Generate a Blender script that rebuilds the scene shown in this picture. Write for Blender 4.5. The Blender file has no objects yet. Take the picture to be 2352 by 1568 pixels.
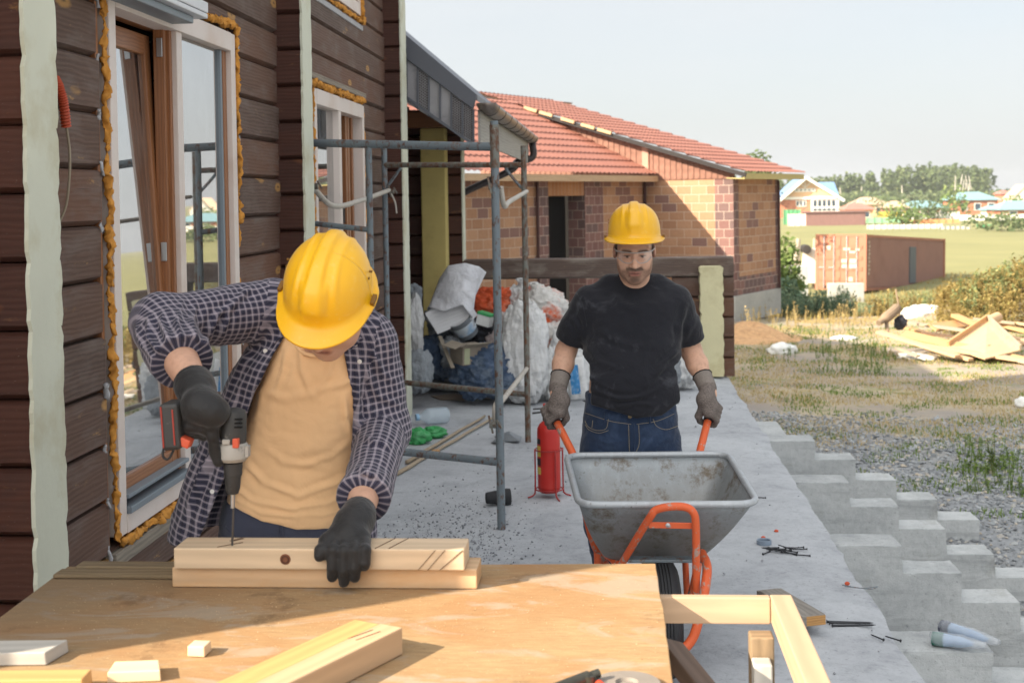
import bpy, bmesh, math, random
import numpy as np
from mathutils import Vector, Matrix, noise as mnoise
R = math.radians
SC = bpy.context.scene
COL = SC.collection
# ------------------------------------------------------------------ camera, sky, sun, exposure
FPX, CX, CY = 3000.0, 1176.0, 533.0            # focal length and principal point on a 2352 px wide picture
CAMZ = 1.7
YAW, PITCH, ROLL = R(4.35), R(1.5), R(0.9)
CM = Matrix.Rotation(YAW, 3, 'Z') @ Matrix.Rotation(R(90) - PITCH, 3, 'X') @ Matrix.Rotation(-ROLL, 3, 'Z')
cam = bpy.data.cameras.new('camera'); camo = bpy.data.objects.new('camera', cam); COL.objects.link(camo)
camo.matrix_world = Matrix.Translation((0, 0, CAMZ)) @ CM.to_4x4()
cam.sensor_width = 36; cam.lens = 36 * FPX / 2352; cam.shift_y = -(784 - CY) / 2352
cam.clip_start = .05; cam.clip_end = 3000
cam.dof.use_dof = True; cam.dof.focus_distance = 4.3; cam.dof.aperture_fstop = 6.3
SC.camera = camo
SUN_EL = R(30); SUN_H = (-.8486, -.529)         # sunlight comes from the left and a little from behind
w = bpy.data.worlds.new('World'); SC.world = w; w.use_nodes = True
nt = w.node_tree; bg = nt.nodes['Background']
sky = nt.nodes.new('ShaderNodeTexSky'); sky.sky_type = 'NISHITA'; sky.sun_disc = False
sky.sun_elevation = SUN_EL; sky.sun_rotation = math.atan2(*SUN_H); sky.air_density = 1.0; sky.dust_density = 2.2; sky.ozone_density = 1.2
tc = nt.nodes.new('ShaderNodeTexCoord'); mp = nt.nodes.new('ShaderNodeMapping'); mp.inputs['Scale'].default_value = (1.2, 1.2, 5)
nz = nt.nodes.new('ShaderNodeTexNoise'); nz.inputs['Scale'].default_value = 2.2; nz.inputs['Detail'].default_value = 5
rp = nt.nodes.new('ShaderNodeMapRange'); rp.inputs[1].default_value = .35; rp.inputs[2].default_value = .7; rp.inputs[3].default_value = .7; rp.inputs[4].default_value = .9
mx = nt.nodes.new('ShaderNodeMixRGB')
nt.links.new(tc.outputs['Generated'], mp.inputs[0]); nt.links.new(mp.outputs[0], nz.inputs[0]); nt.links.new(nz.outputs[0], rp.inputs[0])
dt = nt.nodes.new('ShaderNodeVectorMath'); dt.operation = 'DOT_PRODUCT'; dt.inputs[1].default_value = (SUN_H[0] * math.cos(SUN_EL), SUN_H[1] * math.cos(SUN_EL), math.sin(SUN_EL)); nt.links.new(tc.outputs['Generated'], dt.inputs[0])
sr = nt.nodes.new('ShaderNodeMapRange'); sr.inputs[1].default_value = 0; sr.inputs[2].default_value = 1; nt.links.new(dt.outputs['Value'], sr.inputs[0])
cl = nt.nodes.new('ShaderNodeMixRGB'); cl.inputs[1].default_value = (4.35, 4.47, 4.58, 1); cl.inputs[2].default_value = (19, 18.5, 17.6, 1); nt.links.new(sr.outputs[0], cl.inputs[0])   # thin cloud, brighter towards the sun
nt.links.new(rp.outputs[0], mx.inputs[0]); nt.links.new(sky.outputs[0], mx.inputs[1]); nt.links.new(cl.outputs[0], mx.inputs[2])
nt.links.new(mx.outputs[0], bg.inputs[0]); bg.inputs[1].default_value = .08
sd = bpy.data.lights.new('sun', 'SUN'); sun = bpy.data.objects.new('sun', sd); COL.objects.link(sun)
sd.energy = 5.0; sd.angle = R(.6); sd.color = (1, .86, .68)
SUNDIR = Vector((SUN_H[0] * math.cos(SUN_EL), SUN_H[1] * math.cos(SUN_EL), math.sin(SUN_EL)))
sun.rotation_euler = SUNDIR.to_track_quat('Z', 'Y').to_euler(); sun.location = (-20, -12, 20)
SC.view_settings.view_transform = 'Standard'; SC.view_settings.look = 'None'; SC.view_settings.gamma = 1
SC.view_settings.exposure = 1.3
SC.cycles.max_bounces = 8; SC.cycles.use_denoising = True
rnd = random.Random(7)
# ------------------------------------------------------------------ helpers
def ray(px, py): return CM @ Vector(((px - CX) / FPX, -(py - CY) / FPX, -1))
def P(px, py, d): return Vector((0, 0, CAMZ)) + ray(px, py) * d            # a point of the photograph at a distance
def PZ(px, py, z): r = ray(px, py); return Vector((0, 0, CAMZ)) + r * ((z - CAMZ) / r.z)
def PX(px, py, x): r = ray(px, py); return Vector((0, 0, CAMZ)) + r * (x / r.x)
def PY(px, py, y): r = ray(px, py); return Vector((0, 0, CAMZ)) + r * (y / r.y)
def lin(c): c /= 255; return c / 12.92 if c <= .04045 else ((c + .055) / 1.055) ** 2.4
def C(r, g, b): return (lin(r), lin(g), lin(b), 1)
def V(*a): return Vector(a)

class MB:
    def __init__(s): s.v = []; s.f = []; s.uv = []; s.mi = []; s.cur = 0
    def vert(s, p): s.v.append(tuple(p)); return len(s.v) - 1
    def face(s, idx, uv=None):
        s.f.append(tuple(idx)); s.uv.append(uv or [(0, 0)] * len(idx)); s.mi.append(s.cur)
    def poly(s, pts, uv=None):
        i = [s.vert(p) for p in pts]; s.face(i, uv); return i
    def hexa(s, c, o=None, long=0, dims=None):     # 8 corners: bottom 0-3 ccw, top 4-7
        i0 = len(s.v); [s.v.append(tuple(p)) for p in c]
        o = o or (rnd.uniform(0, 50), rnd.uniform(0, 50))
        P_ = [Vector(p) for p in c]
        L = [(P_[1] - P_[0]).length, (P_[3] - P_[0]).length, (P_[4] - P_[0]).length]
        T = [(0, 0, 0), (1, 0, 0), (1, 1, 0), (0, 1, 0), (0, 0, 1), (1, 0, 1), (1, 1, 1), (0, 1, 1)]
        oth = [a for a in (0, 1, 2) if a != long]
        for q in ((0, 3, 2, 1), (4, 5, 6, 7), (0, 1, 5, 4), (2, 3, 7, 6), (1, 2, 6, 5), (3, 0, 4, 7)):
            ax = [a for a in (0, 1, 2) if len({T[j][a] for j in q}) > 1]
            if long in ax: a, b = long, [t for t in ax if t != long][0]
            else: a, b = ax
            k = 0 if long in ax else 7
            s.face([i0 + j for j in q], [(o[0] + k + T[j][a] * L[a], o[1] + (0 if b == oth[0] else .37) + T[j][b] * L[b]) for j in q])
    def box(s, x0, x1, y0, y1, z0, z1, long=None):
        d = (x1 - x0, y1 - y0, z1 - z0)
        s.hexa([(x0, y0, z0), (x1, y0, z0), (x1, y1, z0), (x0, y1, z0), (x0, y0, z1), (x1, y0, z1), (x1, y1, z1), (x0, y1, z1)], None, d.index(max(d)) if long is None else long)
    def obox(s, c, size, m=None, long=None):        # oriented box, m 3x3
        m = m or Matrix.Identity(3); c = Vector(c); a, b, d = [t / 2 for t in size]
        s.hexa([c + m @ Vector(q) for q in ((-a, -b, -d), (a, -b, -d), (a, b, -d), (-a, b, -d), (-a, -b, d), (a, -b, d), (a, b, d), (-a, b, d))], None, size.index(max(size)) if long is None else long)
    def beam(s, p0, p1, w, h, up=(0, 0, 1)):         # w across, h along up
        p0, p1 = Vector(p0), Vector(p1); x = (p1 - p0); l = x.length; x.normalize(); y = Vector(up).cross(x)
        if y.length < 1e-4: y = Vector((0, 1, 0)).cross(x)
        y.normalize(); z = x.cross(y); m = Matrix((x, y, z)).transposed()
        s.obox((p0 + p1) / 2, (l, w, h), m, 0)
    def tube(s, pts, r, n=12, caps=True, closed=False):
        pts = [Vector(p) for p in pts]; N = len(pts); r = r if hasattr(r, '__len__') else [r] * N
        o = rnd.uniform(0, 20); prev = None; rings = []; acc = 0
        for i, p in enumerate(pts):
            if closed: t = pts[(i + 1) % N] - pts[i - 1]
            else: t = pts[min(i + 1, N - 1)] - pts[max(i - 1, 0)]
            t.normalize()
            if prev is None:
                a = Vector((0, 0, 1)) if abs(t.z) < .9 else Vector((1, 0, 0))
                u = t.cross(a).normalized()
            else: u = (prev - t * prev.dot(t)).normalized()
            prev = u; vv = t.cross(u)
            if i: acc += (p - pts[i - 1]).length
            rings.append(([s.vert(p + (u * math.cos(k * 2 * math.pi / n) + vv * math.sin(k * 2 * math.pi / n)) * r[i]) for k in range(n)], acc))
        seq = list(zip(rings[:-1], rings[1:])) + ([(rings[-1], (rings[0][0], acc + .1))] if closed else [])
        for (a, ua), (b, ub) in seq:
            for k in range(n):
                q = (k + 1) % n; c = 2 * math.pi * max(r) / n
                s.face((a[k], a[q], b[q], b[k]), [(o + ua, k * c), (o + ua, k * c + c), (o + ub, k * c + c), (o + ub, k * c)])
        if caps and not closed:
            s.face(rings[0][0][::-1]); s.face(rings[-1][0])
    def lathe(s, prof, c=(0, 0, 0), m=None, n=24):   # prof (r, z)
        m = m or Matrix.Identity(3); c = Vector(c); rings = []
        for r_, z in prof:
            if r_ < 1e-5: rings.append([s.vert(c + m @ Vector((0, 0, z)))])
            else: rings.append([s.vert(c + m @ Vector((r_ * math.cos(k * 2 * math.pi / n), r_ * math.sin(k * 2 * math.pi / n), z))) for k in range(n)])
        for (a, (ra, za)), (b, (rb, zb)) in zip(zip(rings[:-1], prof[:-1]), zip(rings[1:], prof[1:])):
            for k in range(n):
                q = (k + 1) % n; u0, u1 = k / n, (k + 1) / n
                if len(a) == 1 and len(b) == 1: continue
                if len(a) == 1: s.face((a[0], b[q], b[k]), [(u0, za), (u1, zb), (u0, zb)])
                elif len(b) == 1: s.face((a[k], a[q], b[0]), [(u0, za), (u1, za), (u0, zb)])
                else: s.face((a[k], a[q], b[q], b[k]), [(u0, za), (u1, za), (u1, zb), (u0, zb)])
    def extrude(s, poly, off, o=None):               # a planar polygon swept by a vector
        off = Vector(off); a = [Vector(p) for p in poly]; n = len(a); o = o or (rnd.uniform(0, 9), rnd.uniform(0, 9))
        i0 = [s.vert(p) for p in a]; i1 = [s.vert(p + off) for p in a]
        e = (a[1] - a[0]).normalized(); nn = (a[1] - a[0]).cross(a[2] - a[0]).normalized(); g = nn.cross(e)
        uv = [(o[0] + (p - a[0]).dot(e), o[1] + (p - a[0]).dot(g)) for p in a]
        s.face(i0[::-1], uv[::-1]); s.face(i1, uv); acc = 0
        for k in range(n):
            q = (k + 1) % n; l = (a[q] - a[k]).length
            s.face((i0[k], i0[q], i1[q], i1[k]), [(o[0], acc), (o[0], acc + l), (o[0] + off.length, acc + l), (o[0] + off.length, acc)]); acc += l
    def grid(s, fn, nu, nv, uvs=1):
        i0 = len(s.v)
        for a in range(nu + 1):
            for b in range(nv + 1): s.v.append(tuple(fn(a / nu, b / nv)))
        for a in range(nu):
            for b in range(nv):
                q = [i0 + a * (nv + 1) + b, i0 + (a + 1) * (nv + 1) + b, i0 + (a + 1) * (nv + 1) + b + 1, i0 + a * (nv + 1) + b + 1]
                s.face(q, [(a / nu * uvs, b / nv * uvs), ((a + 1) / nu * uvs, b / nv * uvs), ((a + 1) / nu * uvs, (b + 1) / nv * uvs), (a / nu * uvs, (b + 1) / nv * uvs)])
    def build(s, name, mats, parent=None, loc=None, smooth=None, bevel=0, solid=0, sub=0, fix=True, segs=2):
        o0 = Vector(loc) if loc is not None else org(parent)
        me = bpy.data.meshes.new(name); me.from_pydata([tuple(Vector(p) - o0) for p in s.v], [], s.f)
        uvl = me.uv_layers.new(name='UVMap'); flat = [c for f in s.uv for u in f for c in u]
        uvl.data.foreach_set('uv', flat)
        mats = mats if isinstance(mats, (list, tuple)) else [mats]
        for m in mats: me.materials.append(m)
        if len(mats) > 1: me.polygons.foreach_set('material_index', s.mi)
        if fix:
            bm = bmesh.new(); bm.from_mesh(me); bmesh.ops.recalc_face_normals(bm, faces=bm.faces); bm.to_mesh(me); bm.free()
        o = bpy.data.objects.new(name, me); COL.objects.link(o)
        if smooth:
            me.polygons.foreach_set('use_smooth', [True] * len(me.polygons))
            if smooth != 'all': me.set_sharp_from_angle(angle=R(smooth))
        if parent is not None: o.parent = parent; o.location = (0, 0, 0) if loc is None else o0 - org(parent)
        else: o.location = o0
        if solid: md = o.modifiers.new('solid', 'SOLIDIFY'); md.thickness = solid; md.offset = 0
        if bevel:
            md = o.modifiers.new('bevel', 'BEVEL'); md.width = bevel; md.segments = segs; md.limit_method = 'ANGLE'; md.angle_limit = R(40); md.harden_normals = False
        if sub: md = o.modifiers.new('sub', 'SUBSURF'); md.levels = md.render_levels = sub
        o['o0'] = tuple(o0)
        return o

def build_each(mb, name, *a, **k):                   # every loose piece of a builder as an object of its own
    par = list(range(len(mb.v)))
    def find(i):
        while par[i] != i: par[i] = par[par[i]]; i = par[i]
        return i
    for f in mb.f:
        for j in f[1:]: par[find(j)] = find(f[0])
    grp = {}
    for n, f in enumerate(mb.f): grp.setdefault(find(f[0]), []).append(n)
    out = []
    for fs in grp.values():
        m = MB(); mp = {}
        for n in fs:
            for j in mb.f[n]:
                if j not in mp: mp[j] = m.vert(mb.v[j])
            m.face([mp[j] for j in mb.f[n]], mb.uv[n])
        out.append(m.build(name, *a, **k))
    return out
def roughen(o, seg, amp, sc=9, seed=0):              # break up straight cast edges
    bm = bmesh.new(); bm.from_mesh(o.data); bmesh.ops.triangulate(bm, faces=[f for f in bm.faces if len(f.verts) > 4])
    for _ in range(5):
        ed = [e for e in bm.edges if e.calc_length() > seg]
        if not ed: break
        bmesh.ops.subdivide_edges(bm, edges=ed, cuts=1, use_grid_fill=True)
    bm.normal_update()
    for v in bm.verts:
        sharp = any(len(e.link_faces) == 2 and e.calc_face_angle(0) > .5 for e in v.link_edges); q = v.co + V(seed, 0, 0); k = fnoise(q, sc) * .6 + fnoise(q, sc * 3.1) * .5
        v.co += v.normal * (amp * k - (amp * 2.2 * max(0, fnoise(q + V(0, 7, 0), sc * 1.7)) if sharp else 0))
    bm.to_mesh(o.data); bm.free(); return o
def org(o):
    if o is None: return Vector((0, 0, 0))
    return Vector(o['o0'])
def tag(o, label, cat, group=None):
    o['label'] = label; o['category'] = cat
    if group: o['group'] = group
    return o
def thing(name, label, cat, loc=(0, 0, 0), group=None):
    o = bpy.data.objects.new(name, None); COL.objects.link(o); o.location = loc; o['o0'] = tuple(loc); o.empty_display_size = .1
    return tag(o, label, cat, group)
def stuff(o): o['kind'] = 'stuff'; return o
def struct(o): o['kind'] = 'structure'; return o
def kids(o): return [c for c in COL.objects if c.parent == o]
def dup(o, loc, rotz=0, label=None, scale=1):
    r = o.copy(); COL.objects.link(r); r.location = loc; r['o0'] = tuple(loc); r.rotation_euler = (0, 0, rotz); r.scale = (scale,) * 3
    if label: r['label'] = label
    for c in list(o.children):
        d = c.copy(); COL.objects.link(d); d.parent = r
        for g in list(c.children):
            e = g.copy(); COL.objects.link(e); e.parent = d
    return r
def curve(pts, n=8):                                 # Catmull-Rom through points
    p = [Vector(q) for q in pts]; p = [2 * p[0] - p[1]] + p + [2 * p[-1] - p[-2]]; out = []
    for i in range(1, len(p) - 2):
        for k in range(n):
            t = k / n
            out.append(.5 * ((2 * p[i]) + (p[i + 1] - p[i - 1]) * t + (2 * p[i - 1] - 5 * p[i] + 4 * p[i + 1] - p[i + 2]) * t * t + (3 * p[i] - p[i - 1] - 3 * p[i + 1] + p[i + 2]) * t ** 3))
    return out + [p[-2]]
def fnoise(p, s=1): return mnoise.noise(Vector(p) * s)
def rot(ax, deg): return Matrix.Rotation(R(deg), 3, ax)

def PV(px, py, p, d):                                # where a ray meets the vertical plane through p along d
    r = ray(px, py); n = Vector((-d[1], d[0], 0)); o = V(0, 0, CAMZ); return o + r * ((Vector(p) - o).dot(n) / r.dot(n))
# ------------------------------------------------------------------ node materials
class NT:
    def __init__(s, name):
        s.m = bpy.data.materials.new(name); s.m.use_nodes = True; s.t = s.m.node_tree; s.b = s.t.nodes['Principled BSDF']; s.out = s.t.nodes['Material Output']
    def n(s, kind, **kw):
        nd = s.t.nodes.new('ShaderNode' + kind)
        for k, v in kw.items(): setattr(nd, k, v)
        return nd
    def put(s, sock, v):
        if hasattr(v, 'is_output'): s.t.links.new(v, sock)
        elif v is not None: sock.default_value = v
    def co(s, k='Object'): return s.n('TexCoord').outputs[k]
    def uv(s): return s.co('UV')
    def map(s, v, sc=(1, 1, 1), loc=(0, 0, 0), rot=(0, 0, 0)):
        n = s.n('Mapping'); s.put(n.inputs[0], v); n.inputs['Scale'].default_value = sc; n.inputs['Location'].default_value = loc; n.inputs['Rotation'].default_value = rot; return n.outputs[0]
    def noise(s, v, scale=5, detail=4, rough=.55, dist=0, col=False):
        n = s.n('TexNoise'); s.put(n.inputs['Vector'], v); n.inputs['Scale'].default_value = scale; n.inputs['Detail'].default_value = detail; n.inputs['Roughness'].default_value = rough; n.inputs['Distortion'].default_value = dist
        return n.outputs[1 if col else 0]
    def vor(s, v, scale=5, feat='F1', out=0):
        n = s.n('TexVoronoi', feature=feat); s.put(n.inputs['Vector'], v); n.inputs['Scale'].default_value = scale; return n.outputs[out]
    def wave(s, v, scale=5, dist=0, detail=2, dirn='X', prof='SIN'):
        n = s.n('TexWave', bands_direction=dirn, wave_profile=prof); s.put(n.inputs['Vector'], v); n.inputs['Scale'].default_value = scale; n.inputs['Distortion'].default_value = dist; n.inputs['Detail'].default_value = detail; return n.outputs['Fac']
    def rng(s, v, a, b, c=0, d=1):
        n = s.n('MapRange'); s.put(n.inputs[0], v)
        for i, x in enumerate((a, b, c, d)): n.inputs[i + 1].default_value = x
        return n.outputs[0]
    def mix(s, f, a, b, mode='MIX'):
        n = s.n('MixRGB', blend_type=mode); s.put(n.inputs[0], f); s.put(n.inputs[1], a); s.put(n.inputs[2], b); return n.outputs[0]
    def math(s, op, a, b=None):
        n = s.n('Math', operation=op); s.put(n.inputs[0], a); s.put(n.inputs[1], b); return n.outputs[0]
    def sep(s, v): n = s.n('SeparateXYZ'); s.put(n.inputs[0], v); return n.outputs
    def comb(s, x, y, z):
        n = s.n('CombineXYZ'); s.put(n.inputs[0], x); s.put(n.inputs[1], y); s.put(n.inputs[2], z); return n.outputs[0]
    def bump(s, h, st=.3, d=.01, prev=None):
        n = s.n('Bump'); n.inputs['Strength'].default_value = st; n.inputs['Distance'].default_value = d; s.put(n.inputs['Height'], h); s.put(n.inputs['Normal'], prev); return n.outputs[0]
    def attr(s, name): return s.n('Attribute', attribute_name=name).outputs['Color']
    def fin(s, col=None, rough=None, nrm=None, metal=None, spec=None, **kw):
        s.put(s.b.inputs['Base Color'], col); s.put(s.b.inputs['Roughness'], rough); s.put(s.b.inputs['Normal'], nrm); s.put(s.b.inputs['Metallic'], metal); s.put(s.b.inputs['Specular IOR Level'], spec)
        for k, v in kw.items(): s.put(s.b.inputs[k.replace('_', ' ')], v)
        return s.m
def mul(c, k): return (c[0] * k, c[1] * k, c[2] * k, 1)

def m_plain(name, c, rough=.6, var=.18, scale=12, bump=.15, bd=.004, bs=60, dirt=None, dirt_amt=.5, metal=0, spec=.4):
    t = NT(name); v = t.co(); f = t.noise(v, scale, 5)
    col = t.mix(f, mul(c, 1 - var), mul(c, 1 + var))
    if dirt: col = t.mix(t.rng(t.noise(v, scale * .6, 6, .65), .5, .72, 0, dirt_amt), col, dirt)
    return t.fin(col, t.rng(f, 0, 1, rough - .08, min(1, rough + .08)), t.bump(t.noise(v, bs, 4), bump, bd), metal, spec)

def m_wood(name, c, dark=.55, grain=28, rough=.65, knots=0, stain=None, stain_amt=.5, bump=.25, spec=.3, worn=None, worn_amt=.6, str_u=1.6, lknot=None, lknot_amt=.8, vary=None):
    t = NT(name); u = t.uv(); g = t.map(u, (str_u, grain, 1))
    d = t.noise(t.map(u, (.8, 3, 1)), 2, 3)
    a = t.noise(g, 1.0, 5, .6, .6); b = t.wave(t.map(u, (.25, 1, 1)), grain * .55, 6, 3, 'Y')
    fine = t.noise(t.map(u, (5, grain * 5, 1)), 1, 3, .6); f = t.math('ADD', t.math('ADD', t.math('MULTIPLY', a, .5), t.math('MULTIPLY', b, .25)), t.math('MULTIPLY', fine, .25))
    col = t.mix(t.rng(f, .28, .75), mul(c, dark), mul(c, 1.12))
    col = t.mix(t.rng(d, .3, .75, 0, .35), col, mul(c, .7))
    if vary: pb = t.noise(u, .33, 1); col = t.mix(t.rng(pb, .35, .65, 0, 1), col, t.mix(.65, col, vary)); col = t.mix(t.rng(t.noise(t.map(u, (12, 30, 1)), 6, 3, .7), .66, .76, 0, .4), col, C(190, 180, 170))
    if knots:
        k = t.vor(t.map(u, (2.0, 5.5, 1)), knots)
        col = t.mix(t.rng(k, .05, .16, .85, 0), col, mul(c, .25))
    if stain: col = t.mix(t.rng(t.noise(t.map(u, (1.5, 4, 1)), 2.2, 6, .65), .48, .68, 0, stain_amt), col, stain)
    if lknot:
        q = t.map(u, (1.9, 5.2, 1), (.3, .2, 0)); wv = t.noise(t.map(u, (6, 16, 1)), 1.5, 5, .7); k = t.math('ADD', t.vor(q, 1.25), t.math('MULTIPLY', wv, .14)); col = t.mix(t.rng(k, .18, .24, lknot_amt, 0), col, lknot); col = t.mix(t.rng(k, .10, .13, .8, 0), col, mul(c, .5))
        cr = t.noise(t.map(u, (.9, 60, 1)), 1.4, 3, .6); col = t.mix(t.rng(cr, .66, .7, 0, .7), col, mul(c, .3))
    if worn:
        wv = t.noise(t.map(u, (3, 9, 1)), 1.6, 7, .72)
        col = t.mix(t.rng(wv, .63, .7, 0, worn_amt), col, worn)
    return t.fin(col, t.rng(f, 0, 1, rough + .1, rough - .1), t.bump(f, bump, .004), 0, spec)
# ------------------------------------------------------------------ ground
def smooth(a, b, x): t = min(1, max(0, (x - a) / (b - a))); return t * t * (3 - 2 * t)
def gz(x, y):
    z = -.9 - 2.1 * smooth(24, 55, y + .15 * x) + .6 * smooth(210, 300, y)
    m = math.exp(-(((x - 9.2) / 2.2) ** 2 + ((y - 27) / 3.6) ** 2)) * 1.0
    z += m + .05 * fnoise(V(x, y, 0), .35) * smooth(1.5, 4, abs(x - 1)) + .25 * fnoise(V(x, y, 3), .04) * smooth(30, 80, y)
    return z
def gp(px, py):                                      # where a ray of the photograph meets the ground
    r = ray(px, py); t = 5
    for _ in range(4000):
        q = V(0, 0, CAMZ) + r * t
        if q.z <= gz(q.x, q.y): return q
        t *= 1.002
    return q
def m_ground():
    t = NT('ground'); v = t.co(); xyz = t.sep(v); n1 = t.noise(v, .9, 6, .6); n2 = t.noise(v, 7, 6, .65); n3 = t.noise(v, 40, 4, .6)
    straw = t.mix(n2, C(132, 122, 104), C(196, 182, 152)); soil = t.mix(n3, C(128, 120, 112), C(164, 154, 144)); grav = t.mix(t.vor(v, 26, out=1), C(110, 113, 116), C(176, 179, 180)); grav = t.mix(.55, grav, C(128, 131, 135))
    green = t.mix(n2, C(78, 98, 44), C(124, 136, 70)); field = t.mix(t.noise(v, .12, 5), C(112, 114, 78), C(146, 142, 100))
    a = t.mix(t.rng(n1, .4, .62), soil, straw)
    a = t.mix(t.rng(t.noise(v, 1.7, 5, .7), .56, .66, 0, .8), a, green)
    yy = t.math('ADD', xyz[1], t.math('MULTIPLY', n1, 3.4))
    a = t.mix(t.rng(yy, 14.6, 17.6), grav, a)
    a = t.mix(t.rng(t.noise(v, 90, 4, .7), .55, .7, 0, .5), a, C(96, 88, 78)); a = t.mix(t.rng(yy, 36, 46), a, field)
    pth = t.math('MULTIPLY', t.rng(yy, 42, 43.5), t.rng(yy, 48.5, 47))
    a = t.mix(pth, a, C(192, 172, 146))
    return t.fin(a, .95, t.bump(t.math('ADD', n2, t.math('MULTIPLY', n3, .5)), .5, .03), 0, .15)
gm = MB()
ys = [-30, -15, -5] + [i * .5 for i in range(0, 90)] + [45 + i * 2.5 for i in range(1, 40)] + [150, 180, 210, 250, 300, 360, 430, 520, 640, 800, 1100, 1600]
xs = [-900, -400, -200, -100, -50, -25, -12, -6, -3, 0] + [i * .5 for i in range(1, 34)] + [18, 20, 23, 27, 32, 40, 50, 65, 85, 120, 180, 280, 450, 900, 1500]
def gfn(a, b):
    x = xs[round(a * (len(xs) - 1))]; y = ys[round(b * (len(ys) - 1))]; return (x, y, gz(x, y))
gm.grid(gfn, len(xs) - 1, len(ys) - 1)
struct(gm.build('ground', m_ground(), smooth='all'))

# ------------------------------------------------------------------ concrete porch slab
def m_concrete(name, c, c2, stain=None, rough=.9, sc=1.0, fine=1.0, bands=0):
    t = NT(name); v = t.co(); n1 = t.noise(v, 1.3 * sc, 7, .68, .4); n2 = t.noise(v, 9 * sc, 6, .7); n3 = t.noise(v, 120, 3)
    col = t.mix(t.rng(n1, .3, .7), c, c2); col = t.mix(t.rng(n2, .36, .66, .0, .55), col, mul(c2, 1.12)); col = t.mix(t.rng(n2, .55, .75, 0, .5), col, mul(c, .62))
    if stain: col = t.mix(t.rng(t.noise(t.map(v, (1, .5, 1)), 2.3, 8, .75), .56, .68, 0, .55), col, stain)
    col = t.mix(t.rng(t.vor(v, 46), .05, .14, .5 * fine, 0), col, mul(c, .4))
    col = t.mix(t.rng(t.noise(v, 34, 6, .75), .56, .68, 0, .5), col, mul(c, .55)); col = t.mix(t.rng(t.noise(t.map(v, (1, 1, .25)), 5, 7, .75, .8), .6, .7, 0, .45), col, mul(c2, 1.2))
    if bands: col = t.mix(t.rng(t.noise(t.map(v, (.5, .5, 7)), 1.6, 6, .7, .4), .48, .62, 0, .5), col, mul(c, .72)); col = t.mix(t.rng(t.vor(t.map(v, (1, 1, 1)), 19), .03, .12, .55, 0), col, mul(c, .45))
    col = t.mix(t.rng(n3, .62, .8, 0, .35), col, mul(c, .5))
    return t.fin(col, rough, t.bump(t.math('ADD', n2, t.math('MULTIPLY', n3, .35)), .45, .012), 0, .2)
M_CON = m_concrete('concrete slab', C(142, 145, 151), C(184, 188, 192), C(122, 126, 132))
M_CON2 = m_concrete('step concrete', C(150, 154, 156), C(188, 191, 191), C(128, 126, 116), sc=1.6, bands=1)
M_CON3 = m_concrete('foundation concrete', C(150, 152, 150), C(178, 178, 172), C(130, 126, 116), sc=.7)
sb = MB(); edge = []; y = -4.0
while y < 12.6: edge.append((1.07 + .022 * fnoise(V(0, y, 1), 2.1) + .014 * fnoise(V(0, y, 5), 9), y)); y += .06
nE = len(edge); NX = 44
def slabfn(a, b):
    ex, yy = edge[round(b * (nE - 1))]; x = -4.5 + (ex + 4.5) * a; r_ = abs(x - ex)
    z = .005 * fnoise(V(x, yy, 0), 1.1) + .0025 * fnoise(V(x, yy, 0), 9)
    if a == 1: z -= .014 + .012 * fnoise(V(0, yy, 9), 7)
    return (x, yy, z)
us = NX
sb.grid(slabfn, NX, nE - 1)
top = [len(sb.v) - nE + k for k in range(nE)]; bot = [sb.vert((edge[k][0] - .02, edge[k][1], -1.05)) for k in range(nE)]
for k in range(nE - 1): sb.face((top[k], bot[k], bot[k + 1], top[k + 1]))
e1 = [sb.vert((-4.5, 12.56, -1.05)), sb.vert((-4.5, 12.56, 0))]
sb.face((top[-1], bot[-1], e1[0], e1[1]))
struct(sb.build('porch_slab', M_CON, smooth=35))
b = MB(); b.box(-4.5, 1.0, 12.6, 19.5, -1.05, -.012); struct(b.build('rear_slab', M_CON3))

# loose grit and mortar crumbs on the slab, gravel beyond it
def scatter(name, mat_, n, pick, smin, smax, seed, flat=.6):
    rr = random.Random(seed); b = MB()
    base = [(1, 0, 0), (-1, 0, 0), (0, 1, 0), (0, -1, 0), (0, 0, 1), (0, 0, -1)]
    F = [(0, 2, 4), (2, 1, 4), (1, 3, 4), (3, 0, 4), (2, 0, 5), (1, 2, 5), (3, 1, 5), (0, 3, 5)]
    for _ in range(n):
        q = pick(rr)
        if q is None: continue
        s_ = smin + (smax - smin) * rr.random() ** 3; a = rr.uniform(0, 6.28); ca, sa = math.cos(a), math.sin(a)
        i0 = len(b.v); sc3 = (s_ * rr.uniform(.7, 1.3), s_ * rr.uniform(.6, 1.2), s_ * flat * rr.uniform(.7, 1.2)); tl = rr.uniform(-.4, .4)
        for p in base:
            x, y, z = [p[k] * sc3[k] * rr.uniform(.8, 1.2) for k in range(3)]
            z += tl * x
            b.v.append((q[0] + x * ca - y * sa, q[1] + x * sa + y * ca, q[2] + z + s_ * .25))
        u = rr.random()
        for f in F: b.face([i0 + j for j in f], [(u, u)] * 3)
    return stuff(b.build(name, mat_, fix=False))
def m_stone(name, c1, c2, c3):
    t = NT(name); u = t.uv(); h = t.n('TexWhiteNoise', noise_dimensions='3D'); t.put(h.inputs[0], u); f = h.outputs[0]
    col = t.mix(f, c1, c2); col = t.mix(t.rng(f, .8, .95), col, c3)
    return t.fin(col, .9, None, 0, .2)
M_STONE = m_stone('gravel stones', C(96, 100, 104), C(178, 182, 184), C(180, 168, 150))
def pick_gravel(r):
    y = 4.2 + 11.5 * r.random(); x = r.uniform(1.3, 7.4)
    if x < 1.2 + (.35 if y > 10.5 else 0): return None
    if fnoise(V(x, y, 4), .9) + (15.0 - y) * .22 < r.uniform(-.15, .4): return None
    return (x, y, gz(x, y))
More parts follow.
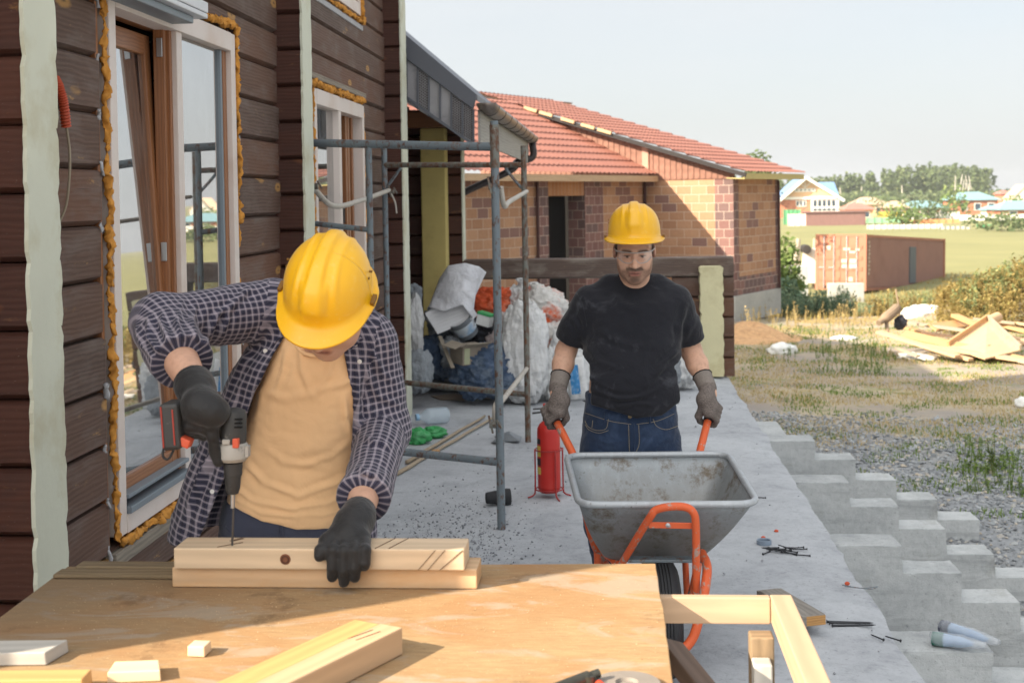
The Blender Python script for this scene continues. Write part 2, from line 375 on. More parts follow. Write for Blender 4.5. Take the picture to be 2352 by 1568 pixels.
scatter('gravel', M_STONE, 56000, pick_gravel, .009, .034, 3)
M_GRIT = m_stone('mortar grit', C(120, 123, 128), C(160, 163, 167), C(104, 106, 110))
def pick_grit(r):
    if r.random() < .72: x, y = r.gauss(-.82, .22), r.gauss(6.2, .62)
    else:
        x, y = r.uniform(-1.6, 1.05), r.uniform(3.4, 12)
        if r.random() < .5: return None
    if x > 1.03 or x < -1.7: return None
    return (x, y, .002)
stuff(scatter('mortar_grit', M_GRIT, 3600, pick_grit, .002, .009, 5))

# ------------------------------------------------------------------ concrete stair stringers
for k, (yn, th, lab) in enumerate(((5.33, .25, 'rough grey concrete stringer stepping down beside the wooden corner frame, holding wrapped gloves'),
                              (6.93, .24, 'grey concrete stair stringer stepping down just below the nail pile, second nearest'),
                              (8.43, .24, 'cracked grey concrete stair stringer stepping down from slab beside the wheelbarrow tub'),
                              (9.9, .26, 'farthest grey concrete stair stringer with a long wide first step'))):
    b = MB(); rr = random.Random(40 + k); prof = [(1.03, -1.1)]
    for n in range(5):
        xa = 1.03 if n == 0 else 1.2 + .3 * n; xb = 1.2 + .3 * (n + 1); z = -.15 * (n + 1) + rr.uniform(-.006, .006)
        prof += [(xa, z), (xb + rr.uniform(-.01, .01), z + rr.uniform(-.004, .004))]
    prof.append((2.7, -1.1))
    b.extrude([(x, yn, z) for x, z in prof], (0, th, 0))
    o = roughen(b.build('stair_stringer', M_CON2, loc=(1.03, yn, -.9)), .035, .0036, seed=k * 5)
    tag(o, lab, 'stair stringer', 'concrete stair stringers beside the porch')
    if k == 3:
        b = MB(); b.box(1.03, 1.33, yn + th + .004, yn + th + .62, -1.0, -.16); b.build('wide_first_step', M_CON2, o, bevel=.008)
# ------------------------------------------------------------------ the log house on the left
M_LOG = m_wood('weathered dark log stain', C(98, 79, 70), .6, 34, .7, knots=0, stain=C(116, 104, 98), stain_amt=.6, bump=.6, worn=C(182, 142, 88), worn_amt=.7, lknot=C(184, 140, 82), vary=C(116, 78, 58))
M_LOGR = m_wood('red brown log stain', C(78, 50, 42), .5, 30, .6, stain=C(62, 42, 38), stain_amt=.6, bump=.55, worn=C(168, 124, 74), worn_amt=.4, lknot=C(120, 76, 50), lknot_amt=.6, vary=C(92, 54, 40))
M_SEAL = m_plain('pale end grain sealer', C(206, 208, 190), .75, .1, 5, .35, .004, 26, C(168, 152, 104), .55)
M_SEALY = m_plain('yellowed end grain sealer', C(196, 178, 112), .8, .16, 4, .35, .005, 20, C(140, 120, 70), .6)
M_FRAMEW = m_plain('white primed window frame', C(216, 204, 196), .5, .05, 3, .1, .002, 30, C(190, 160, 136), .5)
M_FRAMEO = m_wood('orange varnished window wood', C(156, 102, 64), .62, 40, .42, bump=.1, spec=.5)
M_FOAM = m_plain('orange mounting foam', C(204, 142, 62), .9, .25, 30, .5, .006, 60)
M_FLUFF = m_plain('grey tow caulking', C(172, 172, 174), 1, .2, 40, .5, .006, 90)
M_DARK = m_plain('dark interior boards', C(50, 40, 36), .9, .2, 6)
M_SPACER = m_plain('grey window spacer', C(120, 130, 138), .4, .08, 3)
M_RAILW = m_wood('grey weathered batten', C(150, 140, 126), .6, 30, .8)
M_STEEL = m_plain('bare metal', C(176, 178, 180), .35, .1, 20, .05, .002, 60, metal=.9)
def m_glass(name, ior=1.75, tint=(.86, .9, .9, 1), dust=.06):
    t = NT(name); fr = t.n('Fresnel'); fr.inputs[0].default_value = ior
    tr = t.n('BsdfTransparent'); tr.inputs[0].default_value = tint; gl = t.n('BsdfGlossy'); gl.inputs['Roughness'].default_value = .015
    df = t.n('BsdfDiffuse'); df.inputs[0].default_value = C(190, 192, 190)
    a = t.n('MixShader'); t.put(a.inputs[0], t.rng(fr.outputs[0], .3, .75, .62, .97)); t.put(a.inputs[1], tr.outputs[0]); t.put(a.inputs[2], gl.outputs[0])
    b = t.n('MixShader'); v = t.co(); t.put(b.inputs[0], t.rng(t.noise(v, 4, 6, .7), .4, .75, dust * .3, dust * 2.2)); t.put(b.inputs[1], a.outputs[0]); t.put(b.inputs[2], df.outputs[0])
    t.put(t.out.inputs[0], b.outputs[0]); return t.m
M_GLASS = m_glass('window glass', 7.0)
XW, XP = -1.73, -1.605
house = thing('log_house', 'dark brown log house with pale sealed log ends and foam rimmed windows', 'house', (XW, 7, 0))
def log_courses(b, span, z0, z1, off, X, th, opens=(), axis='Y', seed=0, h=.19):
    """horizontal logs along an axis; face plane at X (axis Y) facing +X, or at Y=X facing -Y (axis X)"""
    rr = random.Random(seed); k = math.floor((z0 - off) / h)
    while off + k * h < z1:
        a, c = off + k * h, off + (k + 1) * h; k += 1; j = rr.uniform(-.006, .004)
        cuts = sorted({max(a, z0), min(c, z1)} | {z for o in opens for z in (o[2], o[3]) if max(a, z0) < z < min(c, z1)})
        for za, zb in zip(cuts[:-1], cuts[1:]):
            segs = [span]
            for o in opens:
                if o[2] < (za + zb) / 2 < o[3]:
                    segs = [s2 for s1 in segs for s2 in ((s1[0], min(s1[1], o[0])), (max(s1[0], o[1]), s1[1])) if s2[1] - s2[0] > .01]
            for s0, s1 in segs:
                c0 = .019 if abs(za - a) < 1e-6 else 0; c1 = .011 if abs(zb - c) < 1e-6 else 0
                pr = [(-th, za), (j - 1.6 * c0, za + .002 * (c0 > 0)), (j, za + c0), (j + .002, zb - c1), (j - 1.4 * c1, zb - .001 * (c1 > 0)), (-th, zb)]
                if axis == 'Y': b.extrude([(X + q[0], s0, q[1]) for q in pr], (0, s1 - s0, 0))
                else: b.extrude([(s0, X - q[0], q[1]) for q in pr], (s1 - s0, 0, 0))
WIN = (4.33, 5.985, .505, 2.505); WIN2 = (7.49, 9.12, .9, 2.41); WIN3 = (7.4, 9.07, 2.93, 4.4)
b = MB(); log_courses(b, (3.68, 6.75), -.1, 5.4, .107, XW, .2, [WIN], seed=1); b.build('log_wall', M_LOG, house)
b = MB(); log_courses(b, (6.94, 10.0), -.1, 5.4, .107, XW, .2, [WIN2, WIN3], seed=2); b.build('log_wall', M_LOG, house)
def corner(y0, th, z0, z1, seed, xl=-3.4, seal=M_SEAL, xp=XP):
    b = MB(); log_courses(b, (xl, xp), z0, z1, .021, y0, th, axis='X', seed=seed); o = b.build('corner_logs', M_LOGR, house)
    rr = random.Random(seed); b = MB(); z = .021 + .19 * math.floor((z0 - .021) / .19); f = lambda s_: rr.uniform(-s_, s_)
    while z < z1:
        zb = min(z + .19, z1); za = max(z, z0); n = 7; L_ = []; R_ = []
        for i in range(n):
            t = i / (n - 1); e = -.010 if i in (0, n - 1) else 0
            L_.append((xp, y0 - .004 - e + f(.004), za + (zb - za) * t)); R_.append((xp, y0 + th + .004 + e + f(.005), za + (zb - za) * t))
        b.extrude(L_ + R_[::-1], (.012, 0, 0)); z += .19
    b.build('sealed_log_ends', seal, o)
corner(3.475, .2, -.1, 5.4, 11); corner(6.735, .205, -.1, 5.4, 12); corner(9.99, .24, -.1, 5.4, 13)

def foam(b, p0, p1, r, seed, n=None, push=(1, 0, 0)):
    """a lumpy bead of mounting foam"""
    p0, p1 = Vector(p0), Vector(p1); L = (p1 - p0).length; rr = random.Random(seed); n = n or int(L / .009); pts = []; rad = []
    for i in range(n + 1):
        t = i / n; p = p0.lerp(p1, t); q = V(p.x, p.y, p.z) * 14
        pts.append(p + V(*push) * (.012 * fnoise(q + V(seed, 0, 0))) + V(0, .008 * fnoise(q + V(0, seed, 3)), .008 * fnoise(q + V(0, seed, 9))))
        rad.append(max(.004, r * .52 * (1 + .7 * fnoise(q * 2.3 + V(0, 0, seed)) + .5 * fnoise(q * .7 + V(seed, 0, 0)))))
    i0 = len(b.v); b.tube(pts, rad, 12)
    for i in range(i0, len(b.v)):
        q = Vector(b.v[i]); b.v[i] = tuple(q + V(fnoise(q, 55), fnoise(q + V(9, 0, 0), 55), fnoise(q + V(0, 9, 0), 55)) * r * .7 + V(fnoise(q, 130), fnoise(q + V(5, 0, 0), 130), fnoise(q + V(0, 7, 0), 130)) * r * .25)

# big two-leaf window
win = MB()
for q in ((4.405, 4.468, .54, 2.47), (5.865, 5.93, .54, 2.47)): win.box(XW - .07, XW + .012, *q)
win.box(XW - .07, XW + .014, 4.468, 5.865, 2.388, 2.472, 1); win.box(XW - .07, XW + .014, 4.468, 5.865, .538, .605, 1)
win.box(XW - .066, XW + .004, 5.135, 5.2, .605, 2.388, 2)
wf = win.build('window', M_FRAMEW, house, bevel=.003)
b = MB(); b.box(XW - .13, XW - .01, 4.335, 4.36, .51, 2.5); b.box(XW - .13, XW - .03, 5.955, 5.975, .51, 2.5); b.box(XW - .12, XW - .07, 4.40, 5.93, 2.39, 2.47, 1)
for i, y in enumerate((5.082, 5.109)): b.box(XW - .075, XW - .03 + .014 * i, y, y + .025, .6, 2.39, 2)
b.box(XW - .085, XW - .012, 5.815, 5.862, .606, 2.386, 2)
build_each(b, 'jamb_board', M_FRAMEO, wf, bevel=.003)
b = MB(); b.box(XW - .05, XW - .03, 5.203, 5.81, .61, 2.385); b.build('pane', M_GLASS, wf)
b = MB(); b.box(XW - .06, XW - .016, 5.787, 5.812, .607, 2.387, 2); b.box(XW - .055, XW + .028, 4.47, 5.13, .607, .632, 1); b.box(XW - .1, XW + .02, 4.47, 5.13, .66, .675, 1); b.build('spacer_bar', M_SPACER, wf, bevel=.003)
tilt = Matrix.Rotation(R(-2.7), 3, 'Y'); piv = V(XW - .005, 0, .64)
def tl(p): return piv + tilt @ (Vector(p) - piv)
b = MB()
for y0, y1, z0, z1 in ((4.49, 4.55, .64, 2.37), (5.05, 5.115, .64, 2.37), (4.55, 5.05, .64, .72), (4.55, 5.05, 2.29, 2.37)):
    x0, x1 = XW - .075, XW - .02
    b.hexa([tl(p) for p in ((x0, y0, z0), (x1, y0, z0), (x1, y1, z0), (x0, y1, z0), (x0, y0, z1), (x1, y0, z1), (x1, y1, z1), (x0, y1, z1))], None, 2 if z1 - z0 > .5 else 1)
b.build('tilted_sash', M_FRAMEO, wf, bevel=.004)
b = MB(); b.hexa([tl(p) for p in ((XW - .05, 4.55, .72), (XW - .035, 4.55, .72), (XW - .035, 5.05, .72), (XW - .05, 5.05, .72), (XW - .05, 4.55, 2.29), (XW - .035, 4.55, 2.29), (XW - .035, 5.05, 2.29), (XW - .05, 5.05, 2.29))]); b.build('tilted_pane', M_GLASS, wf)
b = MB()
for z in (2.28, 1.47, 1.02): b.box(XW - .06, XW - .036, 5.076, 5.081, z, z + .075)
build_each(b, 'lock_plate', M_STEEL, wf, bevel=.002)
b = MB(); foam(b, (XW + .004, 4.385, .53), (XW + .004, 4.385, 2.5), .02, 3); foam(b, (XW + .01, 4.42, .515), (XW + .01, 5.97, .515), .026, 4); foam(b, (XW + .012, 5.45, 2.5), (XW + .012, 5.97, 2.51), .026, 5); foam(b, (XW + .012, 5.955, 1.6), (XW + .012, 5.955, 2.51), .022, 6); foam(b, (XW, 5.955, .55), (XW, 5.955, 1.6), .010, 16)
b.build('foam_bead', M_FOAM, wf, smooth='all')
b = MB(); b.box(XW - .1, XW + .02, 4.34, 5.98, .445, .497, 1); b.build('weathered_sill_batten', M_RAILW, wf, bevel=.004)
b = MB()
for z in [.107 + .19 * k for k in range(2, 13)]:
    for y in (4.322, 5.985):
        if rnd.random() < .8: foam(b, (XW + .0, y, z - .02), (XW + .004, y + rnd.uniform(-.01, .01), z + rnd.uniform(.0, .05)), .012, int(z * 100), 5)
build_each(b, 'caulking_tow', M_FLUFF, house, smooth='all')
# second ground floor window
win = MB()
for q in ((7.54, 7.6, 1.0, 2.36), (8.22, 8.29, 1.0, 2.27), (9.02, 9.08, 1.0, 2.36)): win.box(XW - .07, XW + .012, *q)
win.box(XW - .07, XW + .014, 7.6, 9.02, 2.27, 2.362, 1); win.box(XW - .07, XW + .014, 7.6, 9.02, .93, 1.0, 1)
wf = win.build('window', M_FRAMEW, house, bevel=.003)
b = MB(); b.box(XW - .05, XW - .03, 7.6, 8.22, 1, 2.27); b.build('pane', M_GLASS, wf)
b = MB(); b.box(XW - .13, XW - .0, 7.495, 7.52, .93, 2.38, 2)
for i, y in enumerate((8.32, 8.40, 8.5, 8.72, 8.8, 8.93)): b.box(XW - .19 + .02 * i, XW - .05, y, y + .05, 1, 2.27, 2)
build_each(b, 'jamb_board', M_FRAMEO, wf, bevel=.003)
b = MB(); b.box(XW - .045, XW - .03, 8.52, 8.57, 1.55, 1.67); b.build('handle', M_DARK, wf, bevel=.003)
b = MB(); foam(b, (XW + .008, 7.5, 2.39), (XW + .008, 9.1, 2.39), .03, 7); foam(b, (XW + .004, 7.527, 1.1), (XW + .004, 7.527, 2.4), .016, 8); foam(b, (XW + .004, 9.1, 1.4), (XW + .004, 9.1, 2.35), .012, 9); b.build('foam_bead', M_FOAM, wf, smooth='all')
b = MB(); b.box(XW - .05, XW + .016, 7.45, 9.15, 2.415, 2.45, 1); b.build('lintel_batten', M_RAILW, wf, bevel=.003)
# upper floor window
win = MB()
for q in ((7.45, 7.52, 2.98, 4.35), (8.95, 9.02, 2.98, 4.35)): win.box(XW - .07, XW + .014, *q)
win.box(XW - .07, XW + .016, 7.52, 8.95, 2.98, 3.06, 1); win.box(XW - .07, XW + .016, 7.52, 8.95, 4.27, 4.35, 1); win.box(XW - .066, XW + .01, 8.2, 8.26, 3.06, 4.27, 2)
wf = win.build('window', M_FRAMEW, house, bevel=.003)
b = MB(); b.box(XW - .05, XW - .03, 7.52, 8.2, 3.06, 4.27); b.box(XW - .05, XW - .03, 8.26, 8.88, 3.06, 4.27); b.build('pane', M_GLASS, wf)
b = MB(); b.box(XW - .06, XW - .0, 8.885, 8.945, 3.06, 4.27, 2); build_each(b, 'jamb_board', M_FRAMEO, wf, bevel=.003)
b = MB(); foam(b, (XW + .01, 7.3, 2.945), (XW + .01, 9.05, 2.945), .022, 17); foam(b, (XW + .012, 9.045, 2.93), (XW + .012, 9.045, 3.16), .034, 18); b.build('foam_bead', M_FOAM, wf, smooth='all')
b = MB(); b.box(XW - .02, XW + .012, 7.1, 9.1, 2.885, 2.92, 1); b.build('weathered_sill_batten', M_FLUFF, wf, bevel=.004)
# white profiled sill over the big window
M_WHITEP = m_plain('dusty white plastic', C(205, 207, 210), .45, .06, 5, .05, .002, 30, C(150, 152, 154), .4)
b = MB(); b.box(XW, XW + .13, 3.7, 5.15, 2.435, 2.455, 1); b.box(XW + .115, XW + .132, 3.7, 5.15, 2.457, 2.50, 1)
for y in (4.6, 4.8, 4.98, 5.09): b.box(XW + .004, XW + .1, y, y + .018, 2.457, 2.8, 2)
b.box(XW + .004, XW + .02, 3.7, 5.12, 2.457, 2.8, 1); so = b.build('plastic_sill', M_WHITEP, house, bevel=.004)
b = MB(); b.box(XW + .002, XW + .1, 3.7, 5.06, 2.405, 2.433, 1); b.build('sill_underside', M_SPACER, so, bevel=.004)
# corrugated conduit and its cable on the nearest log end
M_CONDUIT = m_plain('orange corrugated conduit', C(178, 74, 44), .5, .2, 14)
M_CABLE = m_plain('grey cable', C(150, 138, 118), .5, .1, 14)
pts = curve([PX(126, 182, XW + .03), PX(137, 205, XW + .05), PX(146, 240, XW + .055), PX(152, 290, XW + .05)], 14)
b = MB(); n = len(pts); b.tube([p for p in pts], [.0165 - .004 * (i % 2) for i in range(n)], 12); co = b.build('conduit', M_CONDUIT, house, smooth=60)
b = MB(); b.tube(curve([PX(152, 288, XW + .05), PX(160, 350, XW + .05), PX(159, 410, XW + .045), PX(152, 470, XW + .03), PX(136, 512, XW + .008)]), .0045, 8); b.build('cable', M_CABLE, co, smooth='all')
# floor, inside walls and roof, closed so that the rooms are dark
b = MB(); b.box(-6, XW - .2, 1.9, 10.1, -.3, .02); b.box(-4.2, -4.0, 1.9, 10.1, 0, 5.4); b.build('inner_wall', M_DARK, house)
b = MB(); log_courses(b, (-4, XW - .21), 0, 2.7, .021, 6.2, .06, axis='X', seed=31); log_courses(b, (6.5, 10), 0, 2.7, .021, -2.9, .05, seed=32); b.box(-4, XW - .205, 3.6, 10, 2.66, 2.72); b.build('partition', M_LOGR, house)
b = MB(); b.box(-3.9, -2.02, 1.75, 3.47, -.9, 5.4); b.build('unseen_shade_wall', M_LOG, house)  # out-of-view block added to throw the shade across the bench
b = MB(); b.extrude([(-1.35, 1.75, 5.4), (-5, 1.75, 7.3), (-9, 1.75, 5.2), (-9, 1.75, 5.05), (-5, 1.75, 7.1), (-1.35, 1.75, 5.2)][::-1], (0, 8.55, 0)); b.box(-9, XW - .2, 1.9, 10.1, 5.0, 5.1); b.build('roof', m_plain('dark roof metal', C(70, 72, 78), .5), house)
b = MB(); b.box(-3.62, -3.5, 10.35, 13.05, 0, 7.0); b.extrude([(-3.5, 13.1, 0), (-3.5, 22.2, 0), (-3.5, 22.2, 3.13), (-3.5, 17.5, 4.47), (-3.5, 13.1, 4.47)], (-3, 0, 0)); b.build('unseen_shadow_wing', M_LOG, house)  # unseen; thin wall and ridge shaped to cast the yard's shadow edge

# entrance canopy: roof slope, panelled rake, gutter and downpipe
M_GREY = m_plain('dark grey roof trim', C(92, 95, 103), .45, .08, 6, .05, .002, 30)
M_PANEL = m_plain('stained soffit panels', C(150, 149, 152), .5, .3, 5, .1, .003, 30, C(66, 64, 66), .8)
M_PALEB = m_wood('pale weathered boards', C(168, 164, 156), .75, 22, .7, bump=.2)
M_GUTTER = m_plain('weathered gutter metal', C(128, 118, 110), .35, .2, 10, .05, .003, 30, metal=.6)
M_PIPE = m_plain('dark brown downpipe', C(58, 50, 50), .4, .1, 8)
yf = 10.45
A_, B_ = PY(934, 82, yf), PY(1096, 218, yf); A2, B2 = PY(934, 136, yf), PY(1088, 252, yf); A3, B3 = PY(934, 236, yf), PY(1088, 332, yf)
sl = (B_ - A_).normalized(); A0 = A_ - sl * 2.2
b = MB(); b.extrude([A0, B_, B_ + V(0, 0, -.05), A0 + V(0, 0, -.05)], (0, 6.3, 0)); cr = b.build('canopy_roof', M_GREY, house)
b = MB(); b.extrude([A0, B_, B2, A2 - (B2 - A2).normalized() * 2.2], (0, -.03, 0)); b.build('rake_board', M_GREY, cr, bevel=.004)
b = MB(); b.cur = 0; ns = 6
for i in range(-2, ns):
    t0, t1 = i / ns + .01, (i + 1) / ns - .012
    b.extrude([A2.lerp(B2, t0), A2.lerp(B2, t1), A3.lerp(B3, t1), A3.lerp(B3, t0)], (0, .02, 0))
b.build('soffit_panels', M_PANEL, cr, bevel=.004)
b = MB()
for i in range(-2, ns + 1): b.beam(A2.lerp(B2, i / ns) + V(0, -.004, 0), A3.lerp(B3, i / ns) + V(0, -.004, 0), .012, .03, (0, 1, 0))
b.beam(A3 - sl * .5 + V(0, -.006, -.005), B3 + V(0, -.006, -.005), .03, .02); b.build('panel_trim', M_GREY, cr)
b = MB()                                             # little vent holes of the two perforated panels
for i in (1, 4, 5):
    for a in range(5):
        for c in range(14):
            q = A2.lerp(B2, (i + .18 + .16 * a) / ns).lerp(A3.lerp(B3, (i + .18 + .16 * a) / ns), .06 + c * .065); b.box(q.x - .004, q.x + .004, q.y - .006, q.y - .001, q.z - .006, q.z + .006)
b.build('vent_perforation', M_DARK, cr)
xe = B_.x
b = MB(); b.extrude([(xe + .0, yf + .02, B2.z), (xe + .02, yf + .02, B2.z), (xe + .02, yf + .02, B3.z + .01), (xe, yf + .02, B3.z + .01)], (0, 6.2, 0)); b.build('eave_board', M_PALEB, cr)
g = MB(); n = 14; yl = 6.25
gx, gzc = xe + .075, B_.z - .07
def gut(a, c):
    th = math.pi * (1 + a); return (gx + .075 * math.cos(th), yf - .06 + yl * c, gzc + .075 * math.sin(th))
g.grid(gut, n, 12); g.poly([gut(i / n, 0) for i in range(n + 1)]); g.poly([gut(i / n, 1) for i in range(n + 1)])
go = g.build('gutter', M_GUTTER, cr, smooth=50, solid=.004)
b = MB()
for k in range(9): b.tube([(gx + .077 * math.cos(math.pi * (1 + a / 10)), yf + .3 + k * .7, gzc + .08 * math.sin(math.pi * (1 + a / 10))) for a in range(11)], .005, 6)
build_each(b, 'gutter_bracket', M_PIPE, go, smooth='all')
e = V(gx, yf + yl - .15, gzc - .07)
dp = curve([e, e + V(0, -.02, -.18), PY(1188, 372, e.y - .1), PY(1172, 392, e.y - .2), PY(1066, 442, e.y - .4), PY(1030, 470, e.y - .4)], 6)
b = MB(); b.tube(dp, .045, 12); b.build('downpipe', M_PIPE, cr, smooth='all')
# posts and dark lobby under the canopy
def postlogs(name, x0, x1, yv, z0, z1, th, m, seed):
    b = MB(); log_courses(b, (x0, x1), z0, z1, .021, yv, th, axis='X', seed=seed); return b.build(name, m, house)
yp = 12.3
q0, q1, q2, q3 = [PY(x, 455, yp).x for x in (974, 1030, 1060, 1067)]
po = postlogs('porch_post', q1 - .4, q2, yp, 0, PY(1050, 300, yp).z + .2, .2, M_LOGR, 51)
b = MB(); b.box(q2, q2 + .012, yp, yp + .2, 0, 2.3, 2); b.build('sealed_log_ends', M_SEAL, po)
b = MB(); b.box(q0, q1, yp - .2, yp - .005, 0, 2.36, 2); b.build('sealed_post', M_SEALY, house, bevel=.012)
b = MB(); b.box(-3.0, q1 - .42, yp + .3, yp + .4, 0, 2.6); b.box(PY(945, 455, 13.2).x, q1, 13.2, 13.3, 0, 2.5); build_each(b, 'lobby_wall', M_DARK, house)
b = MB(); pa, pb = PY(930, 262, 12), PY(1010, 300, 12); b.box(pa.x - .5, -1.25, 11.9, 12.05, 2.36, 2.5, 0); b.build('porch_beam', M_FRAMEO, house)
# ------------------------------------------------------------------ the brick house with red metal tiles
def m_brick(name, c1, c2, pur, amt, mort, bw=.36, bh=.19):
    t = NT(name); u = t.uv(); n = t.n('TexBrick'); t.put(n.inputs['Vector'], u)
    n.inputs['Color1'].default_value = (0, 0, 0, 1); n.inputs['Color2'].default_value = (1, 1, 1, 1); n.inputs['Mortar'].default_value = (.5, .5, .5, 1)
    n.inputs['Scale'].default_value = 1; n.inputs['Mortar Size'].default_value = .007; n.inputs['Brick Width'].default_value = bw; n.inputs['Row Height'].default_value = bh; n.inputs['Bias'].default_value = 0
    tint = n.outputs['Color']; ms = n.outputs['Fac']; nz = t.noise(u, 16, 5)
    col = t.mix(tint, c1, c2); col = t.mix(t.rng(tint, 1 - amt - .02, 1 - amt + .02), col, pur); col = t.mix(t.rng(nz, .3, .7, .25, 0), col, mul(c1, .6)); col = t.mix(ms, col, mort)
    h = t.math('SUBTRACT', t.math('MULTIPLY', nz, .4), ms)
    return t.fin(col, .9, t.bump(h, .7, .012), 0, .2)
PUR = C(132, 103, 96)
M_BRK = m_brick('orange ceramic blocks', C(160, 122, 96), C(184, 146, 116), PUR, .15, C(192, 172, 154))
M_BRKP = m_brick('purple ceramic blocks', C(122, 92, 88), C(144, 112, 104), C(110, 92, 90), .3, C(176, 158, 146), .25)
M_BRKS = m_brick('soldier course blocks', C(166, 118, 84), C(186, 138, 100), PUR, .02, C(176, 150, 126), .14, .4)
def m_tile():
    t = NT('red metal tile'); v = t.co(); f = t.noise(v, 1.2, 5); g = t.noise(v, 14, 4)
    col = t.mix(f, C(136, 88, 74), C(154, 103, 88)); col = t.mix(t.rng(g, .55, .8, 0, .4), col, C(162, 118, 104))
    return t.fin(col, .5, None, 0, .45)
M_TILE = m_tile()
M_SIDING = m_wood('brown corrugated siding', C(142, 102, 86), .75, 3, .6, bump=.1)
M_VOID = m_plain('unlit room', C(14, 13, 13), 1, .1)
bu = V(.463, .886, 0).normalized(); bt = V(-bu.y, bu.x, 0); BC = V(2.629, 28.5, 0)
def B(s_, t_, z): q = BC + bu * s_ + bt * t_; return V(q.x, q.y, z)
def st(q): d = V(q.x, q.y, 0) - BC; return d.dot(bu), d.dot(bt), q.z
tK = st(PV(1480, 500, BC, bt))[1]; ZT = 2.04; ZB = -.5; GB = -1.1
bh_ = thing('brick_house', 'unfinished orange brick house with red metal tile roof and dark doorway', 'house', B(0, 2, GB))
def wall(b, f, a0, a1, z0, z1, off, o=None): b.extrude([f(a0, z0), f(a1, z0), f(a1, z1), f(a0, z1)], off, o or (a0 + 50, z0 + 9.5))
mid = lambda a, z: B(0, a, z)
rgt = lambda a, z: B(a, 0, z)
lft = lambda a, z: B(a, tK, z)
b = MB(); q_ = .42
wall(b, mid, tK, q_, ZB, ZT, bu * .3); wall(b, rgt, .18, 2.55, ZB + .4, ZT, bt * .3)
sK = lambda px: st(PV(px, 500, B(0, tK, 0), bu))[0]
sa, sb_, sc_, sd_, se_ = sK(936), sK(1232), sK(1258), sK(1342), sK(1384)
zd = PV(1290, 450, B(0, tK, 0), bu).z
wall(b, lft, sa, sb_, ZB - .3, ZT + .05, bt * .3); wall(b, lft, se_, 0, ZB - .3, ZT + .05, bt * .3)
build_each(b, 'wall', M_BRK, bh_)
b = MB(); wall(b, mid, q_ - .0, -.01, ZB, ZT, bu * .29); wall(b, rgt, 0.002, .18, ZB + .4, ZT, bt * .29); wall(b, rgt, 2.55, 2.76, ZB + .4, ZT, bt * .32); wall(b, rgt, 0.004, 2.76, ZB, ZB + .4, bt * .32)
wall(b, lambda a, z: lft(a, z) - bt * .02, sb_, sc_, ZB - .3, ZT + .03, bt * .32); wall(b, lambda a, z: lft(a, z) - bt * .02, sd_, se_, ZB - .3, ZT + .03, bt * .4)
build_each(b, 'quoin', M_BRKP, bh_)
b = MB(); wall(b, lambda a, z: lft(a, z) - bt * .005, sc_, sd_, zd, ZT + .02, bt * .3); b.build('lintel', M_BRKS, bh_)
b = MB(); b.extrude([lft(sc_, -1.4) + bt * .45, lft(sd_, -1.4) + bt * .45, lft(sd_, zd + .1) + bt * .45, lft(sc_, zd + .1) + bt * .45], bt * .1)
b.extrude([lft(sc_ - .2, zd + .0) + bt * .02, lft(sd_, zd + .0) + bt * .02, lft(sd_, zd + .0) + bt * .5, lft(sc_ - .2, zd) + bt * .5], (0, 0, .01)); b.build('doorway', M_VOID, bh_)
b = MB(); b.extrude([B(-.03, tK + .1, GB), B(-.03, -.03, GB), B(2.79, -.03, GB), B(2.79, tK, GB)], (0, 0, ZB - GB - .004)); b.extrude([lft(sa, -1.5) - bt * .03, lft(0, -1.5) - bt * .03, lft(0, ZB - .3) - bt * .03, lft(sa, ZB - .3) - bt * .03], bt * .4); build_each(b, 'plinth', M_CON3, bh_, bevel=.01)
# tiled roof planes: rows step down the slope, waves run along it
def tiles(b, s0, s1, t0, z0, t1, z1, row=.36, wl=.19):
    L = math.hypot(t1 - t0, z1 - z0); nr = int(L / row) + 1; ns = int((s1 - s0) / (wl / 6)); nm = V(0, 0, 1)
    prof = []
    for k in range(nr):
        a, c = k * row / L, min(1, (k + 1) * row / L)
        prof += [(a, .032), (a + (c - a) * .12, .034), (a + (c - a) * .5, .02), (c - .0005, .002)]
    i0 = len(b.v)
    for j in range(ns + 1):
        s_ = s0 + (s1 - s0) * j / ns; wv = .013 * math.sin(2 * math.pi * s_ / wl)
        for a, h in prof: q = B(s_, t0 + (t1 - t0) * a, z0 + (z1 - z0) * a + h + wv); b.v.append(tuple(q))
    m = len(prof)
    for j in range(ns):
        for k in range(m - 1): b.face((i0 + j * m + k, i0 + (j + 1) * m + k, i0 + (j + 1) * m + k + 1, i0 + j * m + k + 1))
e0 = st(PV(1515, 402, BC, bt)); e1 = st(PV(1213, 249, BC, bt))
tr = e1[1] + .35; zr = e0[2] + (e1[2] - e0[2]) / (e1[1] - e0[1]) * (tr - e0[1])
b = MB(); tiles(b, sa - 3, -.01, e0[1], e0[2], tr, zr); lr = b.build('roof', M_TILE, bh_, smooth=40)
v0 = st(PV(1572, 335, BC, bt)); f0 = st(PV(1190, 239, BC, bt)); w0 = st(PV(1712, 396, B(-.32, 0, 0), bt))
sl_ = (f0[2] - w0[2]) / (f0[1] - w0[1]); zw = lambda t_: w0[2] + sl_ * (t_ - w0[1]); tR = 6.5
b = MB(); tiles(b, -.32, 3.5, w0[1], w0[2], tR, zw(tR)); b.extrude([B(-.32, tR, zw(tR)), B(4.6, tR, zw(tR)), B(4.6, tR + 6, zw(tR) - 2), B(-.32, tR + 6, zw(tR) - 2)], (0, 0, -.02)); b.build('roof', M_TILE, bh_, smooth=40)
b = MB(); tt = [tK - .4, -.02]
b.extrude([B(-.02, -.05, ZT), B(-.02, tR, ZT), B(-.02, tR, zw(tR) - .12), B(-.02, -.05, zw(-.05) - .10)], bu * .03); sg = b.build('gable_siding', M_SIDING, bh_)
b = MB()
